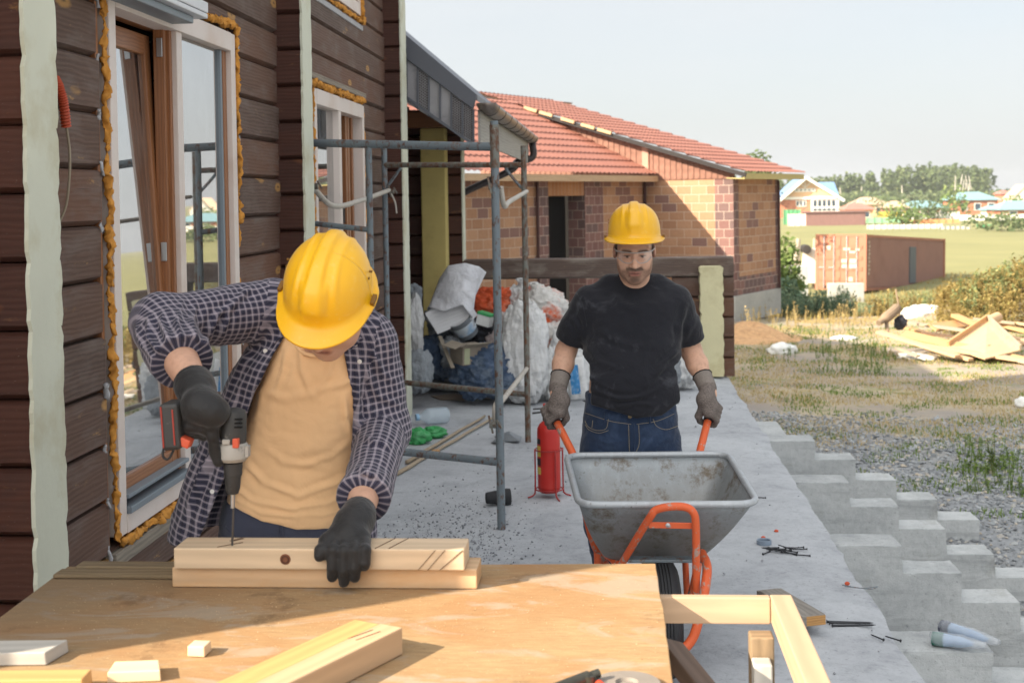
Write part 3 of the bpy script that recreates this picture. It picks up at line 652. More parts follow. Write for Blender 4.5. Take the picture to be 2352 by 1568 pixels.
for k in range(46):
    t_ = .06 + k * .14
    if t_ < tR - .1: b.extrude([B(-.034, t_, ZT + .02), B(-.034, t_ + .05, ZT + .02), B(-.034, t_ + .05, zw(t_) - .13), B(-.034, t_, zw(t_) - .13)], bu * .013)
b.build('siding_ribs', M_SIDING, sg)
b = MB(); b.extrude([B(-.05, tK + .02, ZT), B(-.05, tK - .14, ZT), B(-.05, tK - .14, zw(tK) - .12), B(-.05, tK + .02, zw(tK) - .12)], bu * .02); b.build('siding_joint', m_plain('light brown flashing', C(176, 134, 116), .5), sg)
M_FASC = m_plain('unpainted eave boards', C(176, 162, 108), .7, .12, 6)
b = MB(); b.extrude([B(-.3, w0[1] + .03, w0[2] - .01), B(3.45, w0[1] + .03, w0[2] - .01), B(3.45, w0[1] + .03, w0[2] - .14), B(-.3, w0[1] + .03, w0[2] - .14)], bt * .03); b.extrude([B(-.3, w0[1] + .05, w0[2] - .14), B(3.45, w0[1] + .05, w0[2] - .14), B(3.45, .02, ZT + .0), B(-.3, .02, ZT)], (0, 0, .02)); b.build('fascia', M_FASC, bh_)
b = MB(); b.beam(B(-.29, w0[1], w0[2] - .06), B(-.29, tR, zw(tR) - .06), .05, .09); b.build('verge_board', m_plain('black verge underside', C(44, 40, 40), .8), bh_)
for k, px in enumerate((1221, 1256, 1306, 1352, 1390)):
    q = st(PV(px, 250, B(-.3, 0, 0), bt)); b = MB(); b.beam(B(-.34, q[1] - .17, zw(q[1] - .17) - .005), B(-.34, q[1] + .17, zw(q[1] + .17) - .005), .06, .07); b.build('batten_end', m_plain('fresh batten wood', C(180, 150, 116), .7), bh_)
b = MB(); b.extrude([B(sa - 3, e0[1] + .02, e0[2] - .02), B(-.02, e0[1] + .02, e0[2] - .02), B(-.02, e0[1] + .02, e0[2] - .15), B(sa - 3, e0[1] + .02, e0[2] - .15)], bt * .03); b.extrude([B(sa - 3, e0[1] + .06, e0[2] - .14), B(-.02, e0[1] + .06, e0[2] - .14), B(-.02, tK + .02, e0[2] - .12), B(sa - 3, tK + .02, e0[2] - .12)], (0, 0, .02)); b.build('eave_board', m_wood('old eave boards', C(196, 168, 136), .7, 14), bh_)
b = MB()
for q in (B(-.06, tK - .05, 0), B(2.62, -.06, 0), lft(sb_ - .05, 0) - bt * .06): b.tube([V(q.x, q.y, ZB), V(q.x, q.y, ZT - .03)], .03, 8)
build_each(b, 'drain_strip', m_plain('dark drain strip', C(70, 44, 42), .6), bh_)
# solid back so that the rooms stay dark
b = MB(); b.extrude([B(.4, tK + .6, GB), B(2.6, .4, GB), B(2.6, 6, GB), B(.4, 6, GB)], (0, 0, 3.0)); b.build('inner_wall', M_VOID, bh_)
# low concrete ledge beside it
q0, q1 = gp(1786, 722), gp(1860, 722)
b = MB(); b.box(q0.x - 3, q1.x, q0.y, q0.y + .9, -1.1, q0.z + .13); tag(b.build('concrete_ledge', M_CON3, loc=(q0.x, q0.y, -1), bevel=.01), 'low flat concrete ledge at the foot of the brick house', 'ledge')
# ------------------------------------------------------------------ log parapet at the end of the porch
yr = 12.3
xr0, xr1, xs0, xs1 = PY(1030, 600, yr).x, PY(1685, 600, yr).x, PY(1605, 640, yr).x, PY(1658, 640, yr).x
ztop = PY(1500, 592, yr).z
par = thing('log_parapet', 'low dark log parapet with a yellowed end post at the end of the porch', 'parapet', (xs0, yr, 0))
b = MB(); log_courses(b, (xr0, xr1), ztop - .19, ztop, ztop - .19, yr, .2, axis='X', seed=61); b.build('top_log', m_wood('grey brown log', C(106, 90, 82), .6, 30, .75, stain=C(150, 142, 132), stain_amt=.5, worn=C(176, 150, 110), worn_amt=.5, bump=.5), par)
b = MB(); log_courses(b, (PY(1545, 640, yr).x, xr1), .0, ztop - .193, ztop - .19, yr + .012, .19, axis='X', seed=62); b.build('stub_logs', M_LOG, par)
b = MB(); log_courses(b, (xr0 - .1, xr0 + .25), .0, ztop - .193, ztop - .19, yr + .012, .19, axis='X', seed=63); b.build('stub_logs', M_LOG, par)
rr = random.Random(8); b = MB(); z = .02; zt = PY(1630, 610, yr).z
while z < zt:
    zb = min(z + .19, zt); L_ = []; R_ = []
    for i in range(6):
        t_ = i / 5; e_ = .012 if i in (0, 5) else 0; L_.append((xs0 + e_ + rr.uniform(-.005, .005), yr - .16, z + (zb - z) * t_)); R_.append((xs1 - e_ + rr.uniform(-.005, .005), yr - .16, z + (zb - z) * t_))
    b.extrude(L_ + R_[::-1], (0, .16, 0)); z += .19
b.build('sealed_post', m_plain('faded yellow sealer', C(208, 202, 164), .8, .16, 4, .35, .005, 20, C(150, 132, 84), .6), par)
# ------------------------------------------------------------------ scaffolding
def m_pipe(name, c, rust=.5, lo=.52, hi=.66):
    t = NT(name); v = t.co(); f = t.noise(v, 9, 6, .7); g = t.noise(t.map(v, (1, 1, .5)), 40, 5, .7)
    col = t.mix(f, mul(c, .75), mul(c, 1.15)); col = t.mix(t.rng(g, lo, hi, 0, rust), col, C(96, 62, 42)); col = t.mix(t.rng(t.noise(t.map(v, (1, 1, .4)), 11, 6, .75), .58, .66, 0, rust), col, C(120, 82, 56)); col = t.mix(t.rng(t.noise(v, 70, 4, .7), .66, .74, 0, .7), col, C(186, 186, 176))
    return t.fin(col, .6, t.bump(g, .25, .002), .15, .4)
M_PIPE1 = m_pipe('blue grey scaffold paint', C(116, 127, 134), .85, .53, .62); M_PIPER = m_pipe('rusty scaffold tube', C(120, 122, 116), .95, .44, .6); M_PIPEW = m_pipe('chalky white tube', C(186, 180, 170), .5, .6, .7)
A = PZ(1152, 1215, 0); Bq = PZ(1213, 1015, 0)
sc = thing('scaffold', 'rusty blue grey tube scaffold standing against the log wall', 'scaffold', (A.x, A.y, 0))
zA = PY(1132, 278, A.y).z; zB = PY(1209, 335, Bq.y).z
def tubep(name, pts, r, m, par=sc, n=14, cap=True): b = MB(); b.tube(pts, r, n, cap); return b.build(name, m, par, smooth=50)
L1 = V(-1.665, A.y + .45, 0); L2 = V(-1.66, Bq.y + .5, 0)
po = tubep('post', [A + V(0, 0, .0), V(A.x - .005, A.y, zA)], .0215, M_PIPE1)
tubep('sleeve', [V(A.x - .004, A.y, zA - .24), V(A.x - .005, A.y, zA - .02)], .0245, M_PIPER, po)
tubep('post', [Bq, V(Bq.x, Bq.y, zB)], .0205, M_PIPER)
tubep('post', [L1, V(L1.x, L1.y, zA - .2)], .0205, M_PIPE1)
tubep('post', [L2, V(L2.x, L2.y, zB + .02)], .0205, M_PIPE1)
z1 = PY(1120, 338, A.y).z; tubep('top_bar', [V(A.x, A.y, z1), V(L1.x, L1.y, z1 + .06)], .0225, M_PIPE1)
z2 = PY(1200, 379, Bq.y).z; tubep('top_bar', [V(Bq.x, Bq.y, z2), V(L2.x, L2.y, z2 + .03)], .02, M_PIPER)
z3 = PY(1200, 906, Bq.y).z; tubep('bottom_bar', [V(Bq.x, Bq.y, z3), V(L2.x, L2.y, z3 + .03)], .02, M_PIPER)
z4 = PY(1140, 1061, A.y).z; tubep('bottom_bar', [V(A.x, A.y, z4), V(L1.x, L1.y, z4 + .02)], .0205, M_PIPE1)
f = A.lerp(L1, .655); tubep('ladder_post', [V(f.x, f.y, z1 + .02), V(f.x, f.y, z4)], .0165, M_PIPE1)
for z in (1.55, 1.16, .77): tubep('ladder_rung', [V(f.x, f.y, z - .01), V(L1.x, L1.y, z + .03)], .015, M_PIPE1)
for a, c, s_ in ((Bq, z2, -1), (L2, z2 + .03, 1)):
    o_ = L2 if s_ < 0 else Bq; d = (V(o_.x - a.x, o_.y - a.y, 0)).normalized()
    tubep('corner_gusset', curve([V(a.x, a.y, c - .17), V(a.x, a.y, c - .15) + d * .03, V(a.x, a.y, c - .04) + d * .13, V(a.x, a.y, c) + d * .15]), .011, M_PIPE1, n=8)
zz = lambda q, x, y: PY(x, y, q.y).z
b1 = curve([L1 + V(.03, 0, zz(L1, 718, 432)), L1.lerp(L2, .18) + V(.05, 0, zz(L1, 760, 470) - .01), L1.lerp(L2, .5) + V(.06, 0, 1.70), L1.lerp(L2, .75) + V(.05, 0, 1.735), L2 + V(.03, 0, zz(L2, 897, 437))])
tubep('sagging_brace', b1, .016, M_PIPEW)
b2 = curve([V(A.x + .02, A.y + .05, zz(A, 1135, 430)), V(A.x + .03, A.y + .12, 1.66), V(A.x + .03, A.y + .5, 1.68), V(Bq.x + .02, Bq.y - .05, zz(Bq, 1200, 440))]); tubep('sagging_brace', b2, .014, M_PIPEW)
b3 = curve([V(A.x - .03, A.y + .08, zz(A, 1131, 984)), V(A.x - .03, A.y + .1, .62), V(A.x - .02, A.y + .45, .6), V(Bq.x, Bq.y - .04, zz(Bq, 1205, 845))]); tubep('lower_brace', b3, .015, M_PIPEW)
for q in (V(A.x - .035, A.y, zz(A, 1131, 975)), V(A.x - .02, A.y, zz(A, 1135, 428)), V(L2.x + .05, L2.y, zz(L2, 900, 440)), V(L1.x + .045, L1.y - .02, zz(L1, 718, 428))):
    b = MB(); b.lathe([(0, -.02), (.018, -.018), (.018, .018), (0, .02)], q, rot('Y', 90), 10); b.beam(q + V(-.02, -.02, .05), q + V(.0, -.02, -.04), .012, .01); b.beam(q + V(.02, -.025, .03), q + V(.045, -.025, -.015), .01, .01); b.build('hook_clamp', M_PIPER, sc)
tubep('tie_wire', curve([L2 + V(.05, -.02, zz(L2, 899, 445)), L2 + V(.08, -.03, zz(L2, 908, 465)), L2 + V(.09, -.03, zz(L2, 917, 490))]), .006, M_PIPEW, n=6)
# ------------------------------------------------------------------ far things: village, container, forest
def m_leaf(name, a, b_, c, rough=.7):
    t = NT(name); u = t.uv(); h = t.n('TexWhiteNoise', noise_dimensions='3D'); t.put(h.inputs[0], u); f = h.outputs[0]
    col = t.mix(f, a, b_); col = t.mix(t.rng(f, .75, 1), col, c)
    t.fin(col, rough, None, 0, .2); t.b.inputs['Transmission Weight'].default_value = 0
    tr = t.n('BsdfTranslucent'); t.put(tr.inputs[0], col); mx = t.n('MixShader'); mx.inputs[0].default_value = .3; t.put(mx.inputs[1], t.b.outputs[0]); t.put(mx.inputs[2], tr.outputs[0]); t.put(t.out.inputs[0], mx.outputs[0])
    return t.m
M_FOR = m_leaf('forest leaves', C(82, 98, 66), C(108, 122, 82), C(130, 138, 96)); M_BUSH = m_leaf('bush leaves', C(88, 112, 60), C(126, 144, 82), C(148, 158, 100))
M_WEED = m_leaf('weed leaves', C(104, 122, 84), C(146, 152, 100), C(180, 172, 118)); M_WEEDB = m_leaf('grey green weed leaves', C(84, 112, 92), C(124, 142, 110), C(160, 164, 124)); M_DRYW = m_leaf('dry weed leaves', C(142, 124, 74), C(176, 154, 98), C(120, 122, 66))
M_STRAW = m_leaf('dry grass blades', C(168, 146, 98), C(204, 184, 134), C(146, 140, 84)); M_GREENB = m_leaf('green grass blades', C(82, 112, 44), C(122, 144, 66), C(150, 156, 84))
M_BIRCH = m_plain('birch bark', C(176, 172, 160), .8, .3, .5); M_BARK = m_plain('grey bark', C(104, 94, 84), .9, .3, 9, .6, .01, 30)
def leafball(b, c, r, n, size, rr, fl=1.0):
    for _ in range(n):
        d = V(rr.gauss(0, 1), rr.gauss(0, 1), rr.gauss(0, 1)).normalized() * (rr.random() ** .45)
        p = Vector(c) + V(d.x * r[0], d.y * r[1], d.z * r[2]); s_ = size * rr.uniform(.6, 1.3); a = V(rr.gauss(0, 1), rr.gauss(0, 1), rr.gauss(0, .7)).normalized(); e = a.cross(V(rr.gauss(0, 1), rr.gauss(0, 1), rr.gauss(0, 1))).normalized()
        u = (rr.random(), rr.random()); b.poly([p - a * s_, p - e * s_ * .6, p + a * s_, p + e * s_ * .6], [u] * 4)
def tree_crown(b, base, h, w, rr, n=90, size=.7, lobes=7):
    for k in range(lobes):
        t_ = .28 + .68 * (k + .5) / lobes; rad = w * (math.sin(math.pi * min(1, t_ * .85 + .12)) ** .8) * rr.uniform(.6, 1)
        a = rr.uniform(0, 6.28); o = rad * .45
        leafball(b, (base[0] + o * math.cos(a), base[1] + o * math.sin(a), base[2] + h * t_), (rad * .75, rad * .75, h * .13), n // lobes, size, rr)
rr = random.Random(21); fb = MB(); tb = MB()
def stand(px0, px1, d0, d1, h0, h1, n, size):
    for _ in range(n):
        px = rr.uniform(px0, px1); d = rr.uniform(d0, d1); q = P(px, 446, d); z = gz(q.x, q.y); f_ = (px - 1850) / 450
        env = .72 + .28 * smooth(0, .75, f_) if f_ < 1 else .95
        h = rr.uniform(h0, h1) * env
        tree_crown(fb, (q.x, q.y, z), h, h * .24, rr, 130, size)
        if rr.random() < .15: tb.tube([(q.x, q.y - 3, z), (q.x + rr.uniform(-.4, .4), q.y - 3, z + h * .6)], [.28, .14], 5)
stand(1560, 2288, 430, 520, 11, 14, 230, .7)
for px in (2193, 2200, 2206, 2214, 2222, 2229, 2236): q = P(px, 446, 424); z = gz(q.x, q.y); tb.tube([(q.x, q.y, z), (q.x + rr.uniform(-1.5, 1.5), q.y, z + rr.uniform(7, 9.5))], [.26, .14], 5)
for _ in range(70): px = rr.uniform(1800, 2340); q = P(px, 446, rr.uniform(390, 425)); leafball(fb, (q.x, q.y, gz(q.x, q.y) + 1.8), (4, 3, 2.6), 60, .7, rr)
for _ in range(240):                                  # the wood goes on round the field to the right
    a = R(rr.uniform(24, 120)); d = rr.uniform(620, 760); x, y = d * math.sin(a), d * math.cos(a); tree_crown(fb, (x, y, gz(x, y)), rr.uniform(14, 22), 5, rr, 42, 1.5, 5)
fo = stuff(fb.build('forest', M_FOR, fix=False)); tag(fo, 'mixed birch wood along the horizon beyond the village', 'wood')
tk = tb.build('trunks', M_BIRCH, fo)
# a tree behind the red roof and bushes near the brick house
def bush(name, px, py, d, w, h, m, lab, n=400, size=.09, grp=None):
    q = P(px, py, d); z = gz(q.x, q.y); q.z = z; rb = random.Random(int(px)); b = MB(); leafball(b, (q.x, q.y, z + h * .52), (w / 2, w / 2, h * .5), n, size, rb); leafball(b, (q.x + w * .2, q.y, z + h * .3), (w / 2, w / 2, h * .3), n // 2, size, rb)
    o = thing(name, lab, 'bush' if 'bush' in name else 'tree', q, grp); b.build('crown', m, o, fix=False)
    b = MB()
    for k in range(4): b.tube([q + V(0, 0, -.05), q + V(rb.uniform(-.3, .3) * w, rb.uniform(-.3, .3) * w, h * .7)], [.012 * h, .004 * h], 5)
    b.build('trunk', M_BARK, o); return o
q = P(1738, 355, 60); tb2 = thing('tree', 'leafy treetop showing just above the red tiled roof', 'tree', (q.x, q.y, gz(q.x, q.y)))
b = MB(); leafball(b, (q.x, q.y, q.z - .5), (.75, .7, .75), 420, .1, rr); leafball(b, (q.x + .2, q.y, q.z - 1.6), (1.0, .9, 1.4), 500, .11, rr); b.build('crown', M_FOR, tb2, fix=False)
b = MB(); b.tube([(q.x, q.y, gz(q.x, q.y)), (q.x, q.y, q.z - .2)], [.12, .03], 7); b.build('trunk', M_BARK, tb2)
q = P(1806, 450, 380)
bush('bush', 1804, 560, 40, 1.0, 2.6, M_BUSH, 'tall green bush beside the corner of the brick house', 900)
bush('bush', 1808, 610, 36.5, .8, 1.1, M_WEEDB, 'low grey green bush at the brick house corner', 500)
for px, py, d, w_, h_, lab in ((2132, 535, 205, 7, 3.4, 'round dark bush in front of the long teal roof'), (2190, 500, 215, 4.5, 6, 'slim green tree left of the hip roofed brick house'), (2065, 520, 188, 6, 3, 'green bush standing in front of the yellow fence'), (2035, 480, 230, 11, 4, 'wide dark bush below the tan roofs'), (2300, 520, 150, 9, 2.2, 'dark low bush right of the green gate panel'), (2330, 480, 250, 5, 3.5, 'small green tree beside the white gable')):
    bush('bush' if 'bush' in lab else 'village_tree', px, py, d, w_, h_, M_BUSH if 'dark' not in lab else M_FOR, lab, 240, .32)
# village houses
def bx(b, px0, px1, d, z0, z1, depth):
    a, c = P(px0, 480, d), P(px1, 480, d); b.box(a.x, c.x, a.y, a.y + depth, z0, z1); return a.x, c.x, a.y
mm = lambda n, c, r=.7: m_plain(n, c, r, .1, .6, 0)
M_VBR = m_brick('red brick far', C(176, 112, 84), C(196, 130, 100), C(150, 96, 78), .2, C(196, 160, 140), .5, .2); M_VTEAL = mm('teal roof', C(124, 160, 166), .45); M_VBLUE = mm('blue roof', C(112, 144, 188), .4); M_VWHITE = mm('white paint', C(226, 224, 216)); M_VCREAM = mm('cream boards', C(222, 182, 140)); M_VGL = mm('window dark', C(60, 72, 84), .2); M_VRED = mm('rusty red roof', C(172, 112, 100)); M_VTAN = mm('tan slate roof', C(186, 164, 140))
def wins(name, wf_, xs_, y, z0, z1, w_, parent, mf=M_VWHITE):
    for x in xs_:
        b = MB(); b.box(x - w_ / 2 - .12, x + w_ / 2 + .12, y - .06, y, z0 - .12, z1 + .12); o = b.build('window', mf, parent)
        b = MB(); b.box(x - w_ / 2, x + w_ / 2, y - .09, y - .06, z0, z1); b.build('pane', M_VGL, o)
def hip(name, lab, px0, px1, d, yb, ye, yt, roofm, wallm, depth=8, wn=2, grp='village houses'):
    zb = gz(P(px0, 480, d).x, P(px0, 480, d).y) - .2; ze = P(px0, ye, d).z; zt = P(px0, yt, d).z
    b = MB(); x0, x1, y = bx(b, px0, px1, d, zb, ze, depth); o = thing(name, lab, 'house', ((x0 + x1) / 2, y, zb), grp); b.build('wall', wallm, o)
    b = MB(); e = .5; m_ = (x1 - x0) * .28; ym = y + depth / 2
    c4 = [(x0 - e, y - e, ze), (x1 + e, y - e, ze), (x1 + e, y + depth + e, ze), (x0 - e, y + depth + e, ze)]; r0, r1 = (x0 + m_, ym, zt), (x1 - m_, ym, zt)
    for f in ((c4[0], c4[1], r1, r0), (c4[1], c4[2], r1), (c4[2], c4[3], r0, r1), (c4[3], c4[0], r0), c4[::-1]): b.poly(f)
    b.build('roof', roofm, o, solid=.12); hh = ze - zb
    if wn: wins('w', None, [x0 + (x1 - x0) * (k + .5) / wn for k in range(wn)], y, zb + hh * .42, zb + hh * .78, min(1.1, (x1 - x0) / wn * .4), o)
    return o
hip('brick_villa', 'red brick house with a teal hip roof in front of the forest', 2199, 2290, 235, 494, 460, 442, M_VTEAL, M_VBR, 10, 3)
hip('brick_cottage', 'brick cottage with teal roof at the right edge below the white gable', 2302, 2400, 215, 494, 482, 463, M_VTEAL, M_VBR, 9, 2)
hip('annex', 'small white annex with teal roof between two brick houses', 2271, 2302, 225, 494, 483, 473, M_VTEAL, M_VWHITE, 5, 1)
hip('long_house', 'long low house under a light teal roof behind the bushes', 2085, 2174, 225, 490, 478, 463, M_VTEAL, M_VBR, 9, 4)
hip('tan_house', 'low house with a broad tan roof left of the long teal roof', 1972, 2034, 245, 480, 470, 454, M_VTAN, M_VCREAM, 9, 2)
hip('tan_shed', 'shed with sloping tan slate roof beside the long house', 2042, 2082, 225, 488, 477, 463, M_VTAN, M_VRED, 7, 1)
hip('red_shed', 'low rusty red roof next to the blue gabled house', 1946, 2004, 215, 492, 482, 468, M_VRED, M_VCREAM, 7, 2)
hip('far_brick_house', 'small far brick house left of the white gable', 2304, 2322, 330, 460, 446, 438, M_VRED, M_VBR, 7, 1)
# white gabled house far right
d = 320; zb = -2.6; b = MB(); x0, x1, y = bx(b, 2328, 2385, d, zb, P(2328, 455, d).z, 8); o = thing('white_house', 'white steep gabled house on the right skyline', 'house', (x0, y, zb), 'village houses'); zt = P(2350, 426, d).z; ze = P(2328, 455, d).z
b.extrude([(x0, y, ze), (x1, y, ze), ((x0 + x1) / 2, y, zt)], (0, 8, 0)); b.build('wall', M_VWHITE, o); b = MB(); b.beam((x0 - .3, y + 4, ze - .2), ((x0 + x1) / 2, y + 4, zt + .15), 8.6, .2, (0, 0, 1)); b.beam((x1 + .3, y + 4, ze - .2), ((x0 + x1) / 2, y + 4, zt + .15), 8.6, .2); b.build('roof', M_VTAN, o)
# the blue gabled house
d = 240; pz = lambda y_: P(1850, y_, d).z; px_ = lambda x_: P(x_, 450, d).x; yb = P(1850, 450, d).y; zb = -3
o = thing('gabled_house', 'two storey house with blue roof and a wide white trimmed gable', 'house', (px_(1860), yb, zb), 'village houses')
gx0, gx1, gxm, zt, ze = px_(1793), px_(1925), px_(1849), pz(408), pz(455)
b = MB(); b.box(gx0, gx1, yb, yb + 12, zb, ze); b.build('wall', M_VBR, o)
b = MB(); b.extrude([(gx0, yb, ze), (gx1, yb, ze), (gxm, yb, zt)], (0, 12, 0)); b.build('gable', M_VCREAM, o)
b = MB(); b.beam((gx0 - .8, yb + 5, ze - .55), (gxm, yb + 5, zt + .15), 13, .22); b.beam((gx1 + .8, yb + 5, ze - .4), (gxm, yb + 5, zt + .15), 13, .22); b.extrude([(px_(1895), yb + 3, pz(448)), (px_(1932), yb + 3, pz(450)), (px_(1932), yb + 8, pz(421)), (px_(1895), yb + 8, pz(421))], (0, 0, .2)); b.box(px_(1895), px_(1932), yb + 3.4, yb + 12, zb, pz(450)); b.build('roof', M_VBLUE, o)
b = MB(); b.beam((gx0 - .8, yb - 1.52, ze - .75), (gxm, yb - 1.52, zt - .02), .1, .5); b.beam((gx1 + .8, yb - 1.52, ze - .6), (gxm, yb - 1.52, zt - .02), .1, .5); b.box(gx0, gx1, yb - .3, yb - .004, ze - .25, ze + .25); b.box(gxm - 1.9, gxm + 1.9, yb - .2, yb - .01, pz(441), pz(433))
for dx in (-1.2, 0, 1.2): b.beam((gxm, yb - .3, pz(431)), (gxm + dx, yb - .3, pz(418)), .12, .12, (0, 1, 0))
b.build('white_trim', M_VWHITE, o)
wins('w', None, [gxm + k * .75 for k in (-2, -1, 0, 1, 2)], yb - .2, pz(438), pz(435), .3, o)
b = MB(); b.box(px_(1862), px_(1922), yb - 1.8, yb - .01, zb, pz(460)); po = b.build('glazed_porch', M_VWHITE, o)
b = MB()
for k in range(5): x = px_(1868 + k * 10.4); b.box(x - .28, x + .28, yb - 1.86, yb - 1.82, pz(474), pz(460.5)); b.box(x - .32, x + .32, yb - 1.86, yb - 1.82, pz(484), pz(479))
b.build('pane', M_VGL, po); wins('w', None, [px_(1832), px_(1840), px_(1848)], yb, pz(473), pz(462), .35, o)
# sheds and fences of the village
def panel(name, lab, cat, px0, px1, d, y0, y1, m, depth=.1, posts=0, top=None, grp=None):
    a, c = P(px0, y0, d), P(px1, y0, d); z0 = min(P(px0, y1, d).z, gz(a.x, a.y)) - .1; z1 = a.z; o = thing(name, lab, cat, ((a.x + c.x) / 2, a.y, z0), grp)
    b = MB(); b.box(a.x, c.x, a.y, a.y + depth, z0, z1, 2); b.build('wall' if depth > 1 else 'panel', m, o)
    if posts:
        for k in range(posts + 1): x = a.x + (c.x - a.x) * k / posts; b = MB(); b.box(x - .06, x + .06, a.y - .1, a.y - .004, z0, z1 + .08); b.build('post', top or m, o)
    if depth > 1: b = MB(); b.box(a.x - .2, c.x + .3, a.y - .25, a.y + depth + .2, z1, z1 + .14); b.build('roof', top or m, o); b = MB(); b.box(c.x - .6, c.x - .05, a.y - .05, a.y - .004, z0 + .1, z1 - .3); b.build('corner_post', top or m, o)
    return o
panel('garage', 'long brown boarded shed with flat roof below the blue gabled house', 'shed', 1852, 1986, 187, 489, 527, m_wood('brown shed boards', C(136, 104, 98), .75, 2.2, .8), 4, 0, mm('brown shed roof', C(124, 92, 88)))
FG = 'boundary fences of the village'
panel('fence', 'green sheet fence beside the corner of the brick house', 'fence', 1800, 1838, 200, 482, 512, mm('green sheet', C(96, 160, 116)), .1, 4, None, FG)
panel('fence', 'white board fence left of the long brown shed', 'fence', 1810, 1850, 188, 492, 527, mm('chalk white', C(214, 214, 204)), .1, 3, None, FG)
panel('fence', 'bright yellow fence section behind the green bush', 'fence', 2019, 2078, 212, 487, 503, mm('yellow sheet', C(222, 186, 72)), .1, 4, None, FG)
panel('fence', 'pale green fence right of the long brown shed', 'fence', 1990, 2072, 196, 500, 518, mm('pale green sheet', C(140, 186, 150)), .1, 5, None, FG)
panel('fence', 'long white fence in front of the hip roofed brick house', 'fence', 2074, 2200, 208, 489, 506, M_VWHITE, .1, 8, None, FG)
panel('fence', 'orange fence strip below the long white fence', 'fence', 2074, 2200, 190, 505, 521, mm('orange sheet', C(216, 150, 100)), .1, 8, None, FG)
panel('fence', 'broad white fence running off the right edge', 'fence', 2199, 2420, 200, 494, 526, M_VWHITE, .1, 10, None, FG)
panel('fence', 'low grey white board fence at the edge of the field', 'fence', 1992, 2160, 165, 517, 536, mm('grey white boards', C(204, 204, 194)), .1, 12, None, FG)
panel('fence', 'grey panel fence with a dark end at the edge of the field', 'fence', 2158, 2226, 160, 520, 545, mm('pale grey boards', C(198, 198, 188)), .1, 6, mm('grey post', C(130, 130, 126)), FG)
panel('fence', 'bright green gate panel between white fences', 'fence', 2244, 2276, 170, 516, 533, mm('bright green sheet', C(62, 166, 112)), .1, 2, None, FG)
# shipping container
M_CONT = m_plain('faded red container paint', C(140, 104, 92), .65, .14, 1.2, .05, .004, 20, C(110, 72, 62), .4); M_CONTE = m_plain('orange brown container doors', C(158, 102, 78), .6, .14, 1.4, 0, .004, 20, C(130, 78, 58), .4)
cN = P(1989, 668, 60); al = R(30.4); cu = V(math.sin(al), math.cos(al), -.052).normalized(); cv = V(-math.cos(al), math.sin(al), 0); cw = cu.cross(cv) * -1
if cw.z < 0: cw = -cw
ct = thing('shipping_container', 'rusty red shipping container with orange doors standing in the field', 'container', cN)
def K(u_, v_, w_): return cN + cu * u_ + cv * v_ + cw * w_
b = MB(); n = 46
prof = []
for k in range(n): a = .12 + (11.95 * k / n); l = 11.95 / n; prof += [(a, 0), (a + l * .35, 0), (a + l * .5, .045), (a + l * .85, .045)]
i0 = len(b.v)
for a, o_ in prof: b.v.append(tuple(K(a, .02 + o_, .16))); b.v.append(tuple(K(a, .02 + o_, 2.48)))
for k in range(len(prof) - 1): b.face((i0 + 2 * k, i0 + 2 * k + 2, i0 + 2 * k + 3, i0 + 2 * k + 1))
b.hexa([K(.1, .08, 0.05), K(12.1, .08, .05), K(12.1, 2.4, .05), K(.1, 2.4, .05), K(.1, .08, 2.5), K(12.1, .08, 2.5), K(12.1, 2.4, 2.5), K(.1, 2.4, 2.5)]); b.build('body', M_CONT, ct)
b = MB(); kb = lambda a, c, w_: b.beam(a, c, w_, w_)
for u_ in (.05, 12.15):
    for v_ in (.06, 2.38): kb(K(u_, v_, 0), K(u_, v_, 2.6), .13)
for v_ in (.06, 2.38):
    for w_ in (.07, 2.53): kb(K(0, v_, w_), K(12.2, v_, w_), .12)
for u_ in (.05, 12.15):
    for w_ in (.07, 2.53): kb(K(u_, 0, w_), K(u_, 2.44, w_), .12)
b.build('frame', M_CONTE, ct)
for v0_, v1_ in ((.13, 1.21), (1.23, 2.31)):
    b = MB(); b.hexa([K(-.0, v0_, .14), K(.06, v0_, .14), K(.06, v1_, .14), K(0, v1_, .14), K(0, v0_, 2.46), K(.06, v0_, 2.46), K(.06, v1_, 2.46), K(0, v1_, 2.46)])
    for w_ in (.5, 1.0, 1.5, 2.0): b.beam(K(-.015, v0_ + .05, w_), K(-.015, v1_ - .05, w_), .03, .16)
    dr = b.build('door', M_CONTE, ct)
    for v_ in (v0_ + .3, v1_ - .3): b = MB(); b.tube([K(-.05, v_, .1), K(-.05, v_, 2.5)], .024, 6); b.beam(K(-.06, v_, 1.05), K(-.06, v_ + .25, 1.05), .03, .05); b.build('lock_bar', M_STEEL, dr)
b = MB(); rr = random.Random(5)                      # stencilled marks on the doors and the long side
for v_, w_, wv_, h_ in ((.75, 1.85, .34, .12), (.5, 1.72, .3, .1), (.3, 1.84, .2, .1), (.88, 1.28, .3, .16), (.9, 1.06, .24, .14), (.48, 1.26, .3, .2), (.46, 1.02, .34, .2), (1.7, 1.86, .2, .2), (.62, .42, .2, .2)): b.hexa([K(-.034, v_, w_), K(-.03, v_, w_), K(-.03, v_ + wv_, w_), K(-.034, v_ + wv_, w_), K(-.034, v_, w_ + h_), K(-.03, v_, w_ + h_), K(-.03, v_ + wv_, w_ + h_), K(-.034, v_ + wv_, w_ + h_)])
for k in range(9):
    w_ = 2.3 - k * .18; x = .38 + .05 * (k % 2); b.beam(K(x, .012, w_), K(x, .012, w_ - .13), .02, .14, cu); b.beam(K(x - .06, .012, w_ - .06), K(x + .16, .012, w_ - .06), .02, .03)
b.build('stencil_marks', mm('white stencil paint', C(188, 170, 154)), ct)
